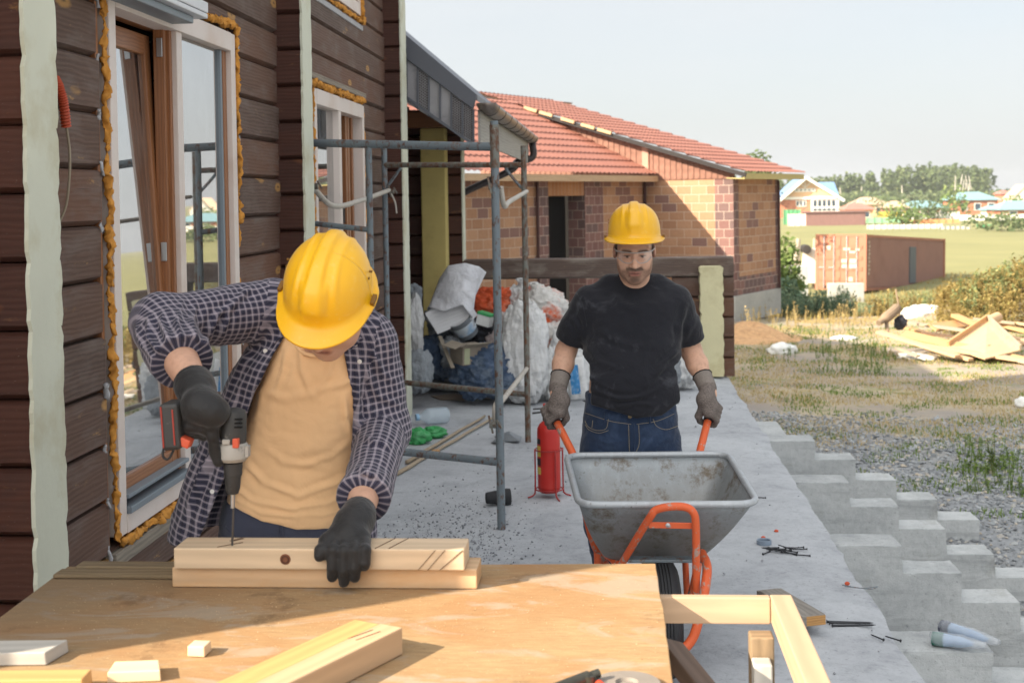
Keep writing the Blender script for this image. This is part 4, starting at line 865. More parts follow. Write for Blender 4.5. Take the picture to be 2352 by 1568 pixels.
b = MB(); b.hexa([K(6.3, -.02, .3), K(7.2, -.02, .3), K(7.2, .05, .3), K(6.3, .05, .3), K(6.3, -.02, 2.1), K(7.2, -.02, 2.1), K(7.2, .05, 2.1), K(6.3, .05, 2.1)]); b.build('side_door', mm('dark steel door', C(92, 96, 100)), ct)
q = P(1944, 660, 56); b = MB(); a, c = P(1904, 660, 56), P(1984, 660, 56); z0 = gz(a.x, a.y); b.box(a.x, c.x, a.y, a.y + .5, z0 - .2, P(1940, 651, 56).z); tag(b.build('concrete_block', M_CON3, loc=(q.x, q.y, z0), bevel=.02), 'long pale concrete block lying before the container doors', 'block')
# lean-to of poles with a white board
a = gp(1845, 668); ln = thing('lean_to', 'ragged shelter of leaning poles with a white board beside the container', 'shelter', a)
M_POLE = m_wood('grey pole wood', C(168, 156, 140), .7, 10, .85); d = a.y / (CM.col[2] * -1).y
for p0, p1, r_ in (((1819, 660), (1834, 548), .13), ((1828, 662), (1836, 560), .1), ((1868, 660), (1871, 548), .09), ((1893, 664), (1898, 566), .16)):
    b = MB(); q0, q1 = P(*p0, d), P(*p1, d); q0.z = gz(q0.x, q0.y) - .1; b.tube([q0, q1], [r_, r_ * .8], 8); b.build('pole', M_POLE if r_ != .16 else m_wood('dark pole wood', C(92, 88, 84), .7, 10), ln, smooth='all')
b = MB(); b.extrude([P(1838, 648, d - .3), P(1889, 652, d - .3), P(1893, 570, d - .1), P(1846, 570, d - .1)], (0, .08, 0)); b.build('white_board', mm('white board', C(232, 226, 214)), ln)
b = MB()
for px in (1850, 1882, 1900): b.lathe([(0, -.5), (.22, -.48), (.22, .48), (0, .5)], P(px, 572, d), rot('X', 90), 10)
b.build('roofing_roll', mm('black roofing felt', C(58, 54, 52)), ln, smooth=40)
# ------------------------------------------------------------------ yard: lumber heap, weeds, litter
M_PINE = m_wood('fresh pine', C(206, 172, 134), .82, 22, .6, knots=1.0, bump=.12); M_PINEO = m_wood('yellowed pine', C(194, 154, 110), .78, 26, .6, stain=C(176, 120, 62), stain_amt=.3, bump=.15); M_PINEG = m_wood('weathered pine', C(176, 160, 138), .7, 26, .7, stain=C(128, 114, 98), stain_amt=.5, bump=.2)
M_WHITER = m_plain('white plastic litter', C(222, 222, 218), .5, .08, 9, .3, .02, 18)
G_L = 'planks of the lumber heap'
def gq(px, py, dz=0): q = gp(px, py); return V(q.x, q.y, q.z + dz)
def plank(name, p0, p1, w_, h_, m, lab, cat='plank', grp=None, up=(0, 0, 1), bevel=.004, roll=0):
    p0, p1 = Vector(p0), Vector(p1); u = Vector(up)
    if roll: u = Matrix.Rotation(R(roll), 3, (p1 - p0).normalized()) @ u
    b = MB(); b.beam(p0, p1, w_, h_, u); o = b.build(name, m, None, loc=(p0 + p1) / 2, bevel=bevel); return tag(o, lab, cat, grp)
dL = 20.4
def pl(x0, y0, d0, x1, y1, d1, w_, h_, m, lab, roll=0): return plank('plank', P(x0, y0, d0), P(x1, y1, d1), w_, h_, m, lab, 'plank', G_L, roll=roll)
pl(2018, 762, 20.6, 2200, 818, 19.6, .17, .04, M_PINE, 'long pale plank slanting down the left side of the lumber heap')
pl(2075, 768, 20.9, 2360, 832, 19.6, .22, .05, M_PINEO, 'long plank under the wooden frame along the foot of the lumber heap', 20)
pl(2100, 790, 20.2, 2420, 838, 19.3, .2, .045, M_PINE, 'lowest front plank of the lumber heap running off the right edge')
pl(2110, 775, 21.2, 2260, 790, 20.8, .16, .04, M_PINEG, 'grey plank lying inside the lumber heap')
pl(2192, 724, 22.2, 2250, 748, 21.4, .13, .06, M_PINEO, 'short thick beam on the top left of the lumber heap')
pl(2085, 740, 22, 2260, 765, 21.2, .18, .04, M_PINEG, 'plank across the back of the lumber heap left of the frame')
pl(2260, 735, 23, 2372, 765, 22.4, .14, .06, M_PINEO, 'beam behind the triangular frame on the lumber heap')
pl(2250, 760, 22.4, 2400, 790, 21.7, .2, .04, M_PINE, 'wide plank right behind the triangular frame')
pl(2280, 775, 21.8, 2420, 800, 21.3, .22, .04, M_PINE, 'wide sunlit plank right of the triangular frame')
pl(2310, 752, 22.8, 2420, 782, 22.3, .1, .05, M_PINEG, 'narrow grey batten at the right end of the lumber heap')
pl(2140, 752, 21.6, 2215, 742, 22.2, .2, .03, M_PINEO, 'short board tilted at the middle of the lumber heap', 30)
pl(2120, 764, 21.3, 2215, 776, 20.9, .16, .03, m_wood('dark old plank', C(112, 88, 66), .7, 24), 'dark plank showing in the gap of the lumber heap')
pl(2300, 818, 19.7, 2420, 845, 19.1, .15, .045, M_PINEG, 'short grey plank end at the lower right of the lumber heap')
for x0, y0, d0, x1, y1, d1, w_, h_, m_, lab in ((2130, 800, 20.3, 2230, 826, 19.6, .12, .04, M_PINE, 'short pale board lying at the left foot of the box frame'), (2080, 752, 21.9, 2150, 770, 21.2, .14, .03, M_PINEO, 'yellowed short board beside the black bag'), (2330, 740, 22.9, 2420, 758, 22.6, .15, .04, M_PINE, 'topmost pale board at the right end of the heap'), (2235, 732, 22.8, 2330, 742, 22.6, .12, .04, M_PINEG, 'grey batten across the very top of the lumber heap'), (2380, 806, 20.4, 2440, 826, 19.9, .2, .05, M_PINEO, 'stub of board at the right edge of the picture'), (2060, 800, 20.2, 2110, 818, 19.7, .08, .03, M_PINEG, 'thin grey slat in the sunlit grass left of the heap')): pl(x0, y0, d0, x1, y1, d1, w_, h_, m_, lab)
# wooden box frame lying on the heap
fr = thing('wooden_frame', 'shallow pale wooden box frame lying tilted on the lumber heap', 'frame', P(2250, 800, 20))
c = [P(2178, 798, 20.3), P(2268, 736, 21.4), P(2344, 806, 20.0), P(2262, 826, 19.4)]
b = MB(); b.extrude([c[0], c[1], c[2], c[3]], (0, 0, .02)); b.build('base_board', M_PINE, fr)
for k, (a, e) in enumerate(((c[0], c[1]), (c[1], c[2]))): b = MB(); b.beam(a + V(0, 0, .05), e + V(0, 0, .05), .04, .1); b.build('side_board', (M_PINEO, M_PINEG)[k], fr, bevel=.004)
q0, q1 = P(2262, 742, 21.5), P(2292, 728, 21.9); b = MB(); b.tube([q0, q1], .085, 12); tag(b.build('log_round', M_PINE, None, loc=(q0 + q1) / 2, smooth=40), 'short pale round log end behind the top of the box frame', 'log')
# broken stump and sticks at the left end of the heap
M_STUMP = m_wood('grey stump wood', C(150, 130, 108), .6, 12, .85, bump=.6)
a = gq(2030, 776); b = MB(); b.tube(curve([P(2018, 742, 21), P(2045, 722, 21.2), P(2062, 705, 21.4)]), [.05] * 4 + [.085] * 6 + [.08] * 6 + [.05], 9); st_ = b.build('broken_log', M_STUMP, None, loc=a, smooth=50); tag(st_, 'broken grey log propped at the left end of the lumber heap', 'log')
b = MB(); b.tube([P(2036, 738, 21.1), P(2041, 776, 21)], [.035, .025], 7); b.build('branch_leg', M_STUMP, st_, smooth='all')
b = MB(); b.tube([P(2069, 752, 21.6), P(2064, 700, 21.6), P(2057, 664, 21.6)], [.02, .016, .01], 7); tag(b.build('stick', M_STUMP, None, loc=P(2069, 752, 21.6), smooth='all'), 'thin upright stick standing in the lumber heap', 'stick')
def blob(name, m, c, r, lab, cat, grp=None, seed=0, amp=.35, fr=2.2, n=20, parent=None, flatz=None, rotm=None, sm='all'):
    b = MB(); rm = rotm or Matrix.Identity(3); c = Vector(c)
    def fn(u, v_):
        th = math.pi * u; ph = 2 * math.pi * v_; d = V(math.sin(th) * math.cos(ph), math.sin(th) * math.sin(ph), math.cos(th))
        k = 1 + amp * fnoise(d * fr + V(seed * 3.1, seed, 0)) + amp * .5 * fnoise(d * fr * 2.7 + V(0, seed * 2.3, 5))
        p = V(d.x * r[0], d.y * r[1], d.z * r[2]) * k
        p = rm @ p
        if flatz is not None: p.z = max(p.z, flatz)
        return c + p
    b.grid(fn, n, n * 2); o = b.build(name, m, parent, loc=None if parent else c, smooth=sm)
    if lab: tag(o, lab, cat, grp)
    return o
for k, (px, py, w_, h_, lab) in enumerate(((1797, 812, .24, .12, 'white plastic bag lying in the shade by the porch corner'), (1940, 780, .22, .05, 'flat white scrap in the shaded grass'), (2097, 822, .22, .06, 'white scrap on the sunlit grass below the lumber heap'), (2130, 826, .16, .05, 'small white scrap right at the foot of the lumber heap'), (2105, 728, .3, .16, 'crumpled white sheet behind the lumber heap'), (2130, 722, .26, .14, 'second white crumpled sheet behind the lumber heap, the right one'), (2350, 935, .1, .09, 'white bag on the gravel at the right edge'))):
    q = gq(px, py); blob('litter_bag', M_WHITER, q + V(0, 0, h_ * .4), (w_, w_ * .7, h_), lab, 'litter', 'white litter in the yard', k + 2, .35, 2.5, 14)
blob('black_bag', m_plain('black foil', C(58, 56, 62), .4), P(2068, 742, 21.3), (.10, .09, .11), 'black torn bag next to the upright stick', 'bag', None, 9, .5, 2.5, 12)
# grass, straw and weeds
def blades(name, m, n, pick, h0, h1, w_, seed, lean=.5):
    r_ = random.Random(seed); b = MB()
    for _ in range(n):
        q = pick(r_)
        if q is None: continue
        a = r_.uniform(0, 6.28); h = r_.uniform(h0, h1); l = lean * h * r_.random(); wx, wy = w_ * math.cos(a), w_ * math.sin(a); dx, dy = l * math.cos(a + 1.2), l * math.sin(a + 1.2); u = (r_.random(), r_.random())
        b.poly([(q[0] - wx, q[1] - wy, q[2]), (q[0] + wx, q[1] + wy, q[2]), (q[0] + dx, q[1] + dy, q[2] + h)], [u] * 3)
    return stuff(b.build(name, m, fix=False))
def pk(y0, y1, x0, x1, thr, f=.8, sd_=0):
    def g(r):
        y = y0 + (y1 - y0) * r.random(); x = r.uniform(x0, x1)
        if fnoise(V(x, y, sd_), f) < thr + r.uniform(-.15, .15): return None
        if y > 27 and x < 3.9 and y < 31: return None
        return (x, y, gz(x, y))
    return g
blades('dry_grass', M_STRAW, 70000, pk(13.4, 29, 1.2, 8.8, -.16), .012, .05, .006, 1, .9)
blades('green_grass', M_GREENB, 52000, pk(10.5, 26, 1.25, 8, .1, 1.5, 4), .012, .06, .007, 2, .8)
blades('field_grass', M_DRYW, 24000, pk(29, 75, 3.2, 26, -.1, .3, 7), .05, .22, .02, 4)
def weed(b, q, h, n, rr, size=.05, w_=.12):
    for k in range(n):
        a = rr.uniform(0, 6.28); o = rr.uniform(0, w_); hh = h * rr.uniform(.6, 1); p0 = V(q[0] + o * math.cos(a), q[1] + o * math.sin(a), q[2]); p1 = p0 + V(rr.uniform(-.18, .18) * h, rr.uniform(-.18, .18) * h, hh)
        b.tube([p0, p1], [.006, .003], 3, False)
        for j in range(int(11 * h / .6) + 5):
            t_ = rr.uniform(.12, 1); p = p0.lerp(p1, t_); e = V(rr.gauss(0, 1), rr.gauss(0, 1), rr.gauss(.3, .5)).normalized(); s_ = size * rr.uniform(.6, 1.3); f = e.cross(V(0, 0, 1)).normalized() * s_ * .3; u = (rr.random(), rr.random())
            b.poly([p, p + e * s_ * .5 + f, p + e * s_, p + e * s_ * .5 - f], [u] * 4)
rr = random.Random(77)
def patch(name, m, spots, n, h0, h1, size, lab=None):
    b = MB()
    for px0, px1, d0, d1, cnt in spots:
        for _ in range(cnt):
            q = P(rr.uniform(px0, px1), 600, rr.uniform(d0, d1)); weed(b, (q.x, q.y, gz(q.x, q.y)), rr.uniform(h0, h1), n, rr, size)
    return stuff(b.build(name, m, fix=False))
patch('tall_weeds', M_WEEDB, [(1796, 1960, 31.2, 36, 150), (1815, 2010, 40, 50, 60)], 3, .35, .8, .09)
patch('mound_weeds', M_WEED, [(2190, 2420, 24, 31, 150), (2020, 2300, 48, 57, 120)], 3, .3, .65, .09)
patch('dry_weeds', M_DRYW, [(2150, 2420, 22.8, 29, 380), (1990, 2200, 28, 40, 90), (1870, 2330, 50, 58, 110)], 3, .25, .6, .08)
patch('low_weeds', M_BUSH, [(1880, 2060, 18.5, 22, 60), (1760, 2020, 20, 25, 40), (2200, 2400, 11, 13, 30)], 2, .08, .22, .045)
patch('sunlit_stalks', M_STRAW, [(1700, 2010, 25, 29, 46)], 2, .25, .5, .05)
b = MB(); q = gq(2280, 1096); sp = thing('sapling', 'young leafy sapling growing out of the grey gravel', 'plant', q)
rs = random.Random(3); leaf = MB()
for k in range(5):
    p1 = q + V(rs.uniform(-.09, .09), rs.uniform(-.08, .08), rs.uniform(.24, .44)); b.tube([q, q.lerp(p1, .5) + V(.01, 0, 0), p1], [.006, .004, .002], 6)
    for j in range(22):
        t_ = rs.uniform(.3, 1.02); p = q.lerp(p1, t_); e = V(rs.gauss(0, 1), rs.gauss(0, 1), rs.gauss(.1, .5)).normalized(); s_ = .05 * rs.uniform(.6, 1.2); f = e.cross(V(.1, 0, 1)).normalized() * s_ * .38; u = (rs.random(), rs.random())
        leaf.poly([p, p + e * s_ * .45 + f, p + e * s_, p + e * s_ * .45 - f], [u] * 4)
b.build('stem', m_plain('green stem', C(120, 128, 80), .7), sp); leaf.build('leaves', M_BUSH, sp, fix=False)
patch('sapling_weeds', M_GREENB, [(2195, 2340, 12.0, 12.8, 40)], 2, .04, .1, .04)
b = MB()                                             # heap of wood shavings behind the parapet
def heap(u, v_):
    th = 2 * math.pi * v_; r_ = u; q = P(1722, 735, 23.6); x, y = q.x + 1.1 * r_ * math.cos(th), q.y + 1.2 * r_ * math.sin(th); return (x, y, gz(x, y) - .03 + .34 * (1 - r_) ** 1.2 * (1 + .4 * fnoise(V(x, y, 2), 3)))
b.grid(heap, 14, 30); tag(b.build('shavings_heap', m_plain('wood shavings', C(206, 164, 120), .9, .3, 14, 1, .05, 24, C(150, 108, 76), .6), smooth='all'), 'low heap of sunlit wood shavings beyond the parapet', 'heap')
# ------------------------------------------------------------------ workbench in the foreground
def m_ply():
    t = NT('worn plywood'); v = t.co(); u = t.map(v, (1, 1, 1)); g = t.noise(t.map(v, (7, 40, 1)), 3, 6, .7, .4); n1 = t.noise(v, 3.2, 6, .62, .8); n2 = t.noise(t.map(v, (1.1, 2.4, 1), (7, 3, 0)), 2.6, 7, .68, 1.2)
    col = t.mix(t.rng(g, .3, .7), C(142, 117, 86), C(170, 142, 104)); col = t.mix(t.rng(n1, .36, .6, .7, 0), col, C(150, 112, 76)); col = t.mix(t.rng(n2, .54, .62, 0, .55), col, C(160, 150, 136)); ox = t.sep(v); old = t.math('ADD', t.math('SUBTRACT', t.math('MULTIPLY', ox[1], .7), ox[0]), t.math('MULTIPLY', n1, .7)); col = t.mix(t.rng(old, .55, 1.3, 0, .6), col, C(112, 98, 82)); col = t.mix(t.rng(t.noise(v, 5, 5, .7), .6, .68, 0, .55), col, C(104, 80, 58))  # far-left side greyed: stains, and its shade deepened in the colour
    col = t.mix(t.rng(t.noise(v, 210, 3, .6), .66, .76, 0, .6), col, C(226, 200, 160))
    return t.fin(col, .8, t.bump(t.math('ADD', g, t.noise(v, 120, 4, .7)), .3, .002), 0, .2)
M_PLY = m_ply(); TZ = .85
wb = thing('workbench', 'rough plywood workbench with weathered boards along its far edge', 'workbench', (-.6, 2.4, 0))
b = MB(); tl_, tr_ = PZ(155, 1300, TZ), PZ(1505, 1293, TZ); rr = random.Random(4)
edge_r = [(tr_.x + (.004 * rr.random()) + .012 * (i / 30), tr_.y - i * .055) for i in range(31)]
poly = [(tl_.x, tl_.y - .0, TZ)] + [(-1.22, 1.2, TZ), (edge_r[-1][0], edge_r[-1][1], TZ)] + [(x, y, TZ) for x, y in edge_r[::-1][1:]]
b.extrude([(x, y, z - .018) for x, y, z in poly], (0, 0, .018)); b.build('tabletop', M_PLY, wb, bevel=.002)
q0, q1 = PZ(140, 1304, TZ + .012), PZ(470, 1300, TZ + .012)
b = MB(); b.beam(V(q0.x + .03, q0.y + .03, TZ + .004), V(-.72, q0.y + .03, TZ + .004), .045, .022); b.beam(V(q0.x, q0.y - .022, TZ + .006), V(-.7, q0.y - .02, TZ + .006), .05, .01); b.build('edge_board', m_wood('grey weathered board', C(134, 116, 90), .62, 26, .8, stain=C(92, 84, 72), stain_amt=.6, bump=.4), wb, bevel=.004)
M_LEG = m_wood('dirty trestle wood', C(150, 128, 100), .6, 22, .8, stain=C(96, 84, 72), stain_amt=.6)
for x, y in ((-1.1, 2.85), (-.02, 2.8), (-1.1, 1.5), (-.02, 1.5)): b = MB(); b.box(x - .03, x + .03, y - .03, y + .03, 0, TZ - .085); b.build('leg', M_LEG, wb, bevel=.003)
b = MB(); b.box(-1.2, .05, 2.78, 2.83, TZ - .082, TZ - .022); b.box(-1.2, .05, 1.47, 1.52, TZ - .082, TZ - .022); b.build('cross_rail', M_LEG, wb, bevel=.003)
b = MB(); b.beam(P(1535, 1482, 2.62), P(1660, 1640, 2.35), .03, .055, (0, 1, 0)); b.build('diagonal_brace', m_wood('dark brown brace', C(92, 74, 62), .7, 20, .6), wb, bevel=.003)
b = MB(); q = PZ(60, 1380, .79); b.box(-1.6, -1.27, 2.3, 2.86, .72, .75); b.build('side_shelf', M_PINEO, wb, bevel=.003)
# drilled timber
def tb(name, px0, px1, yb, zb, zt, yd, m, lab, ext=0, grp=None, skew=0):
    a, c = PZ(px0, yb, zb), PZ(px1, yb, zb); y = (a.y + c.y) / 2 + yd
    b = MB(); b.hexa([(a.x, y + skew, zb), (c.x, y - skew, zb), (c.x, y + ext - skew, zb), (a.x, y + ext + skew, zb), (a.x, y + skew, zt), (c.x, y - skew, zt), (c.x, y + ext - skew, zt), (a.x, y + ext + skew, zt)])
    o = b.build(name, m, None, loc=((a.x + c.x) / 2, y, zb), bevel=.003); tag(o, lab, 'timber', grp); return o, a, c, y
M_TIM = m_wood('planed pine timber', C(206, 182, 152), .84, 16, .55, bump=.08); M_TIM2 = m_wood('stained pine timber', C(200, 168, 132), .8, 14, .6, stain=C(188, 134, 72), stain_amt=.5, bump=.1)
G_T = 'timbers on the workbench'
t1, a1, c1, y1 = tb('timber', 393, 1097, 1350, TZ + .001, TZ + .045, 0, M_TIM2, 'lower stained pine timber of the pair being drilled', .095, G_T)
t2, a2, c2, y2 = tb('timber', 397, 1068, 1308, TZ + .046, TZ + .092, 0, M_TIM, 'upper pine timber with a round knot and pencil lines, being drilled', .095, G_T)
M_PENCIL = m_plain('pencil line', C(96, 74, 56), .8); M_KNOT = m_plain('brown knot', C(118, 74, 52), .7, .4, 60)
b = MB(); kn = PY(655, 1284, y2 - .0015); b.lathe([(0, 0), (.011, 0), (.012, -.001), (0, -.0012)], kn, rot('X', 90), 18); b.build('knot', M_KNOT, t2)
b = MB(); b.lathe([(.0065, .0006), (.0085, .0006)], kn + V(0, -.0012, 0), rot('X', 90), 16); b.build('knot_ring', m_plain('dark knot ring', C(70, 44, 34), .8), t2, solid=.0004)
b = MB(); z0, z1 = TZ + .047, TZ + .091
for xa, xb in ((960, 1000), (982, 1022), (1010, 1062)): p, q = PY(xa, 1307, y2 - .001), PY(xb, 1264, y2 - .001); b.beam(V(p.x, y2 - .0012, z0), V(q.x, y2 - .0012, z1), .0008, .0018, (0, 1, 0))
for xa in (862, 893): p = PZ(xa, 1258, TZ + .0925); b.beam(V(p.x, y2 + .004, TZ + .0925), V(p.x + .03, y2 + .09, TZ + .0925), .002, .001)
p = PZ(516, 1255, TZ + .0925); b.beam(V(p.x - .016, y2 + .01, TZ + .0925), V(p.x + .03, y2 + .05, TZ + .0925), .003, .001); b.beam(V(p.x - .0, y2 + .06, TZ + .0925), V(p.x + .02, y2 + .085, TZ + .0925), .01, .001); b.build('pencil_marks', M_PENCIL, t2)
# board lying across the front of the bench
e0, e1 = PZ(925, 1442, TZ + .05), PZ(398, 1700, TZ + .05)
dv = (V(e1.x - e0.x, e1.y - e0.y, 0)).normalized(); nv = V(dv.y, -dv.x, 0)
if nv.x > 0: nv = -nv
def bd(name, p, wd, ln, zb, zt, m, lab):
    b = MB(); q = [V(p.x, p.y, 0), V(p.x, p.y, 0) + nv * wd, V(p.x, p.y, 0) + nv * wd + dv * ln, V(p.x, p.y, 0) + dv * ln]
    b.hexa([(v.x, v.y, zb) for v in (q[0], q[3], q[2], q[1])] + [(v.x, v.y, zt) for v in (q[0], q[3], q[2], q[1])]); return tag(b.build(name, m, None, loc=(p.x, p.y, zb), bevel=.003), lab, 'timber', G_T)
M_TIM3 = m_wood('pale planed pine', C(196, 164, 130), .86, 16, .6, bump=.08); M_TIM4 = m_wood('yellow pine', C(200, 156, 102), .85, 18, .6, bump=.1)
o = bd('timber', e0, .052, 1.1, TZ + .001, TZ + .052, M_TIM3, 'pale pine timber lying across the front of the bench, grey side facing right')
o2 = bd('timber', e0 + nv * .053, .06, 1.1, TZ + .001, TZ + .05, M_TIM4, 'yellow pine timber lying close along the pale one at the front of the bench')
b = MB()
for s_ in (.012, .03): b.beam(V(e0.x, e0.y, TZ + .0527) + nv * (s_ + .01) + dv * .04, V(e0.x, e0.y, TZ + .0527) + nv * (s_ + .02) + dv * .1, .0012, .0006)
b.build('pencil_marks', M_PENCIL, o)
# offcuts
def oc(name, px, py, w_, dp, h, ang, m, lab, z=TZ + .001, tri=0):
    q = PZ(px, py, z); rm = rot('Z', ang); b = MB(); a, d = w_ / 2, dp
    c = [(-a, 0), (a, 0), (a * (1 - tri), d), (-a, d)]
    b.hexa([q + rm @ V(x, y, 0) for x, y in c] + [q + rm @ V(x * .97, y, h) for x, y in c]); return tag(b.build(name, m, None, loc=q, bevel=.002), lab, 'offcut', 'wood offcuts on the workbench')
M_PALE = m_wood('pale offcut', C(218, 194, 162), .9, 12, .6); M_GREYO = m_wood('bluish grey offcut', C(186, 182, 174), .8, 14, .7)
oc('offcut', 450, 1508, .034, .035, .02, -4, M_PALE, 'tiny cube shaped offcut alone on the sunlit plywood')
oc('offcut', 308, 1566, .095, .055, .02, 8, M_PALE, 'pale wedge shaped offcut at the front edge of the bench', tri=.3)
oc('offcut', 20, 1528, .14, .07, .024, 4, M_GREYO, 'grey topped offcut at the left end of the bench', tri=-.25)
oc('offcut', 80, 1600, .17, .05, .03, 4, M_TIM4, 'orange yellow offcut in the lower left corner of the picture')
# pliers with red grip
q = PZ(1360, 1566, TZ + .012); pr = thing('pliers', 'worn dark pliers with a red grip at the front of the bench', 'pliers', q)
b = MB(); b.tube(curve([q + V(.012, .012, .012), q + V(-.02, -.006, .006), q + V(-.075, -.05, .0)]), [.008] * 5 + [.011] * 12, 10); b.lathe([(0, -.01), (.013, -.009), (.013, .009), (0, .01)], q + V(-.005, .0, .004), None, 12); b.build('jaw', m_plain('dark tool steel', C(76, 76, 70), .4, .3, 40, metal=.7), pr, smooth=50)
b = MB(); b.tube(curve([q + V(.012, -.008, .0), q + V(.022, -.04, 0), q + V(.02, -.1, 0)]), .008, 10); b.build('grip', m_plain('red rubber grip', C(200, 66, 44), .5), pr, smooth='all')
b = MB(); q = PZ(1440, 1580, TZ + .001); b.lathe([(0, 0), (.06, 0), (.062, .004), (.058, .010), (.02, .012), (.018, .006), (0, .006)], q, None, 28); tag(b.build('grinding_disc', m_plain('pale grinding disc', C(132, 124, 116), .7), None, loc=q, smooth=40), 'pale grinding disc at the front edge of the bench beside the pliers', 'disc')
# sawn frame at the right of the bench
ZF = .83; cF = PZ(1820, 1369, ZF); cI = PZ(1520, 1366, ZF)
fm = thing('sawhorse', 'open sawhorse frame of pale sawn boards beside the bench, lit by the sun', 'sawhorse', (cF.x - .05, cF.y, 0))
M_RAW = m_wood('raw sawn board', C(186, 158, 130), .85, 14, .7, bump=.15)
b = MB(); b.box(cI.x - .06, cF.x - .048, cF.y - .012, cF.y + .012, ZF - .058, ZF, 0); b.build('front_board', M_RAW, fm, bevel=.003)
b = MB(); b.box(cF.x - .047, cF.x, 1.4, cF.y + .014, ZF - .056, ZF, 1); b.build('side_board', M_RAW, fm, bevel=.003)
for y in (cF.y - .06, 1.5): b = MB(); b.box(cF.x - .10, cF.x - .05, y - .03, y + .02, 0, ZF - .06, 2); b.build('leg', M_LEG, fm, bevel=.004)
b = MB(); b.box(cF.x - .099, cF.x - .06, cF.y - .14, cF.y - .092, ZF - .2, ZF - .1); b.build('spacer_block', M_GREYO, fm, bevel=.004)
# sawdust and crumbs on the bench
def pick_dust(r):
    x, y = r.uniform(-1.2, .09), r.uniform(1.9, 2.95)
    if r.random() < .5: x, y = r.gauss(-.55, .3), r.gauss(2.62, .12)
    if x < -1.22 or x > .09 or y > 2.96: return None
    if -1.0 < x < -.2 and 2.77 < y: return None
    return (x, y, TZ + .0004)
stuff(scatter('sawdust', m_stone('sawdust', C(188, 160, 124), C(204, 180, 146), C(140, 110, 80)), 2200, pick_dust, .0005, .0017, 9, .5))
# ------------------------------------------------------------------ wheelbarrow
def m_galv(name, c, dirt):
    t = NT(name); v = t.co(); n = t.noise(v, 7, 6, .7); st_ = t.noise(t.map(v, (14, 14, 1.2)), 3, 5, .7); col = t.mix(n, mul(c, .78), mul(c, 1.12)); col = t.mix(t.rng(st_, .5, .72, 0, .5), col, mul(c, 1.25)); col = t.mix(t.rng(t.noise(v, 7, 7, .78), .51, .63, 0, dirt), col, C(98, 84, 66)); zz = t.math('ADD', t.sep(v)[2], t.math('MULTIPLY', t.noise(v, 12, 6, .75), .3)); col = t.mix(t.rng(zz, .80, .6, 0, .55 * dirt), col, C(112, 102, 88)); col = t.mix(t.rng(t.noise(v, 60, 4, .7), .62, .74, 0, .7), col, C(82, 78, 72))
    return t.fin(col, t.rng(n, .3, .7, .42, .62), t.bump(n, .1, .004), .35, .5)
M_TUB = m_galv('galvanised tub, scratched', C(150, 156, 160), .9)
def m_chip(name, c, c2, lo=.56, hi=.6):
    t = NT(name); v = t.co(); n = t.noise(v, 26, 6, .72); g = t.noise(v, 5, 4); col = t.mix(g, mul(c, .85), mul(c, 1.1)); col = t.mix(t.rng(n, lo, hi, 0, .85), col, c2)
    return t.fin(col, .5, t.bump(n, .12, .002), 0, .4)
M_ORA = m_chip('chipped orange paint', C(214, 96, 52), C(158, 152, 144)); M_RUB = m_plain('black rubber', C(44, 45, 48), .7, .15, 20)
wbr = thing('wheelbarrow', 'grey metal wheelbarrow with chipped orange tube frame and handles', 'wheelbarrow', P(1524, 1551, 4.6))
def rrect(c4, rad, n=7):
    out = []; N = 4
    for i in range(N):
        p = Vector(c4[i]); a = (Vector(c4[i - 1]) - p); e = (Vector(c4[(i + 1) % N]) - p); a.normalize(); e.normalize()
        for k in range(n + 1):
            t = k / n; q0 = p + a * rad; q1 = p + e * rad; out.append((1 - t) ** 2 * q0 + 2 * t * (1 - t) * p + t * t * q1)
        nx = Vector(c4[(i + 1) % N]); m0 = out[-1]; m1 = nx - e * rad
        for k in range(1, 5): out.append(m0.lerp(m1, k / 5))
    return out
rimc = [P(1300, 1046, 5.15), P(1672, 1042, 5.15), P(1742, 1157, 4.5), P(1330, 1159, 4.5)]
botc = [P(1385, 1236, 5.0), P(1602, 1236, 5.0), P(1622, 1283, 4.74), P(1384, 1283, 4.74)]
rim = rrect(rimc, .075); bot = rrect(botc, .075); nb = len(rim)
b = MB(); rings = []
for k in range(9):
    t = k / 8; s_ = t ** .85; bulge = .012 * math.sin(math.pi * t)
    cen = sum((Vector(q) for q in rim), V(0, 0, 0)) / nb
    ring = []
    for i in range(nb):
        p = rim[i].lerp(bot[i], s_); o = p - cen; o.z = 0; p = p + o.normalized() * bulge; ring.append(b.vert(p))
    rings.append(ring)
cb = sum((Vector(q) for q in bot), V(0, 0, 0)) / nb
rings.append([b.vert(bot[i].lerp(cb, .12) + V(0, 0, -.012)) for i in range(nb)])
for a, c in zip(rings[:-1], rings[1:]):
    for i in range(nb): j = (i + 1) % nb; b.face((a[i], a[j], c[j], c[i]))
ce = b.vert(cb + V(0, 0, -.014))
for i in range(nb): b.face((rings[-1][i], rings[-1][(i + 1) % nb], ce))
tub = b.build('tub', M_TUB, wbr, smooth='all', solid=.004)
b = MB(); b.tube(rim, .0125, 10, closed=True); b.build('rolled_rim', m_galv('rim metal', C(176, 181, 186), .2), tub, smooth='all')
def orn(name, pts, r=.0135, m=M_ORA, par=wbr, n=12): b = MB(); b.tube(curve(pts, 6), r, n); return b.build(name, m, par, smooth=60)
orn('front_hoop', [P(1429, 1292, 4.6), P(1462, 1237, 4.5), P(1494, 1186, 4.43), P(1508, 1170, 4.42), P(1540, 1163, 4.41), P(1574, 1164, 4.41), P(1592, 1176, 4.41), P(1598, 1202, 4.42), P(1599, 1290, 4.46), P(1598, 1372, 4.5), P(1590, 1420, 4.52)])
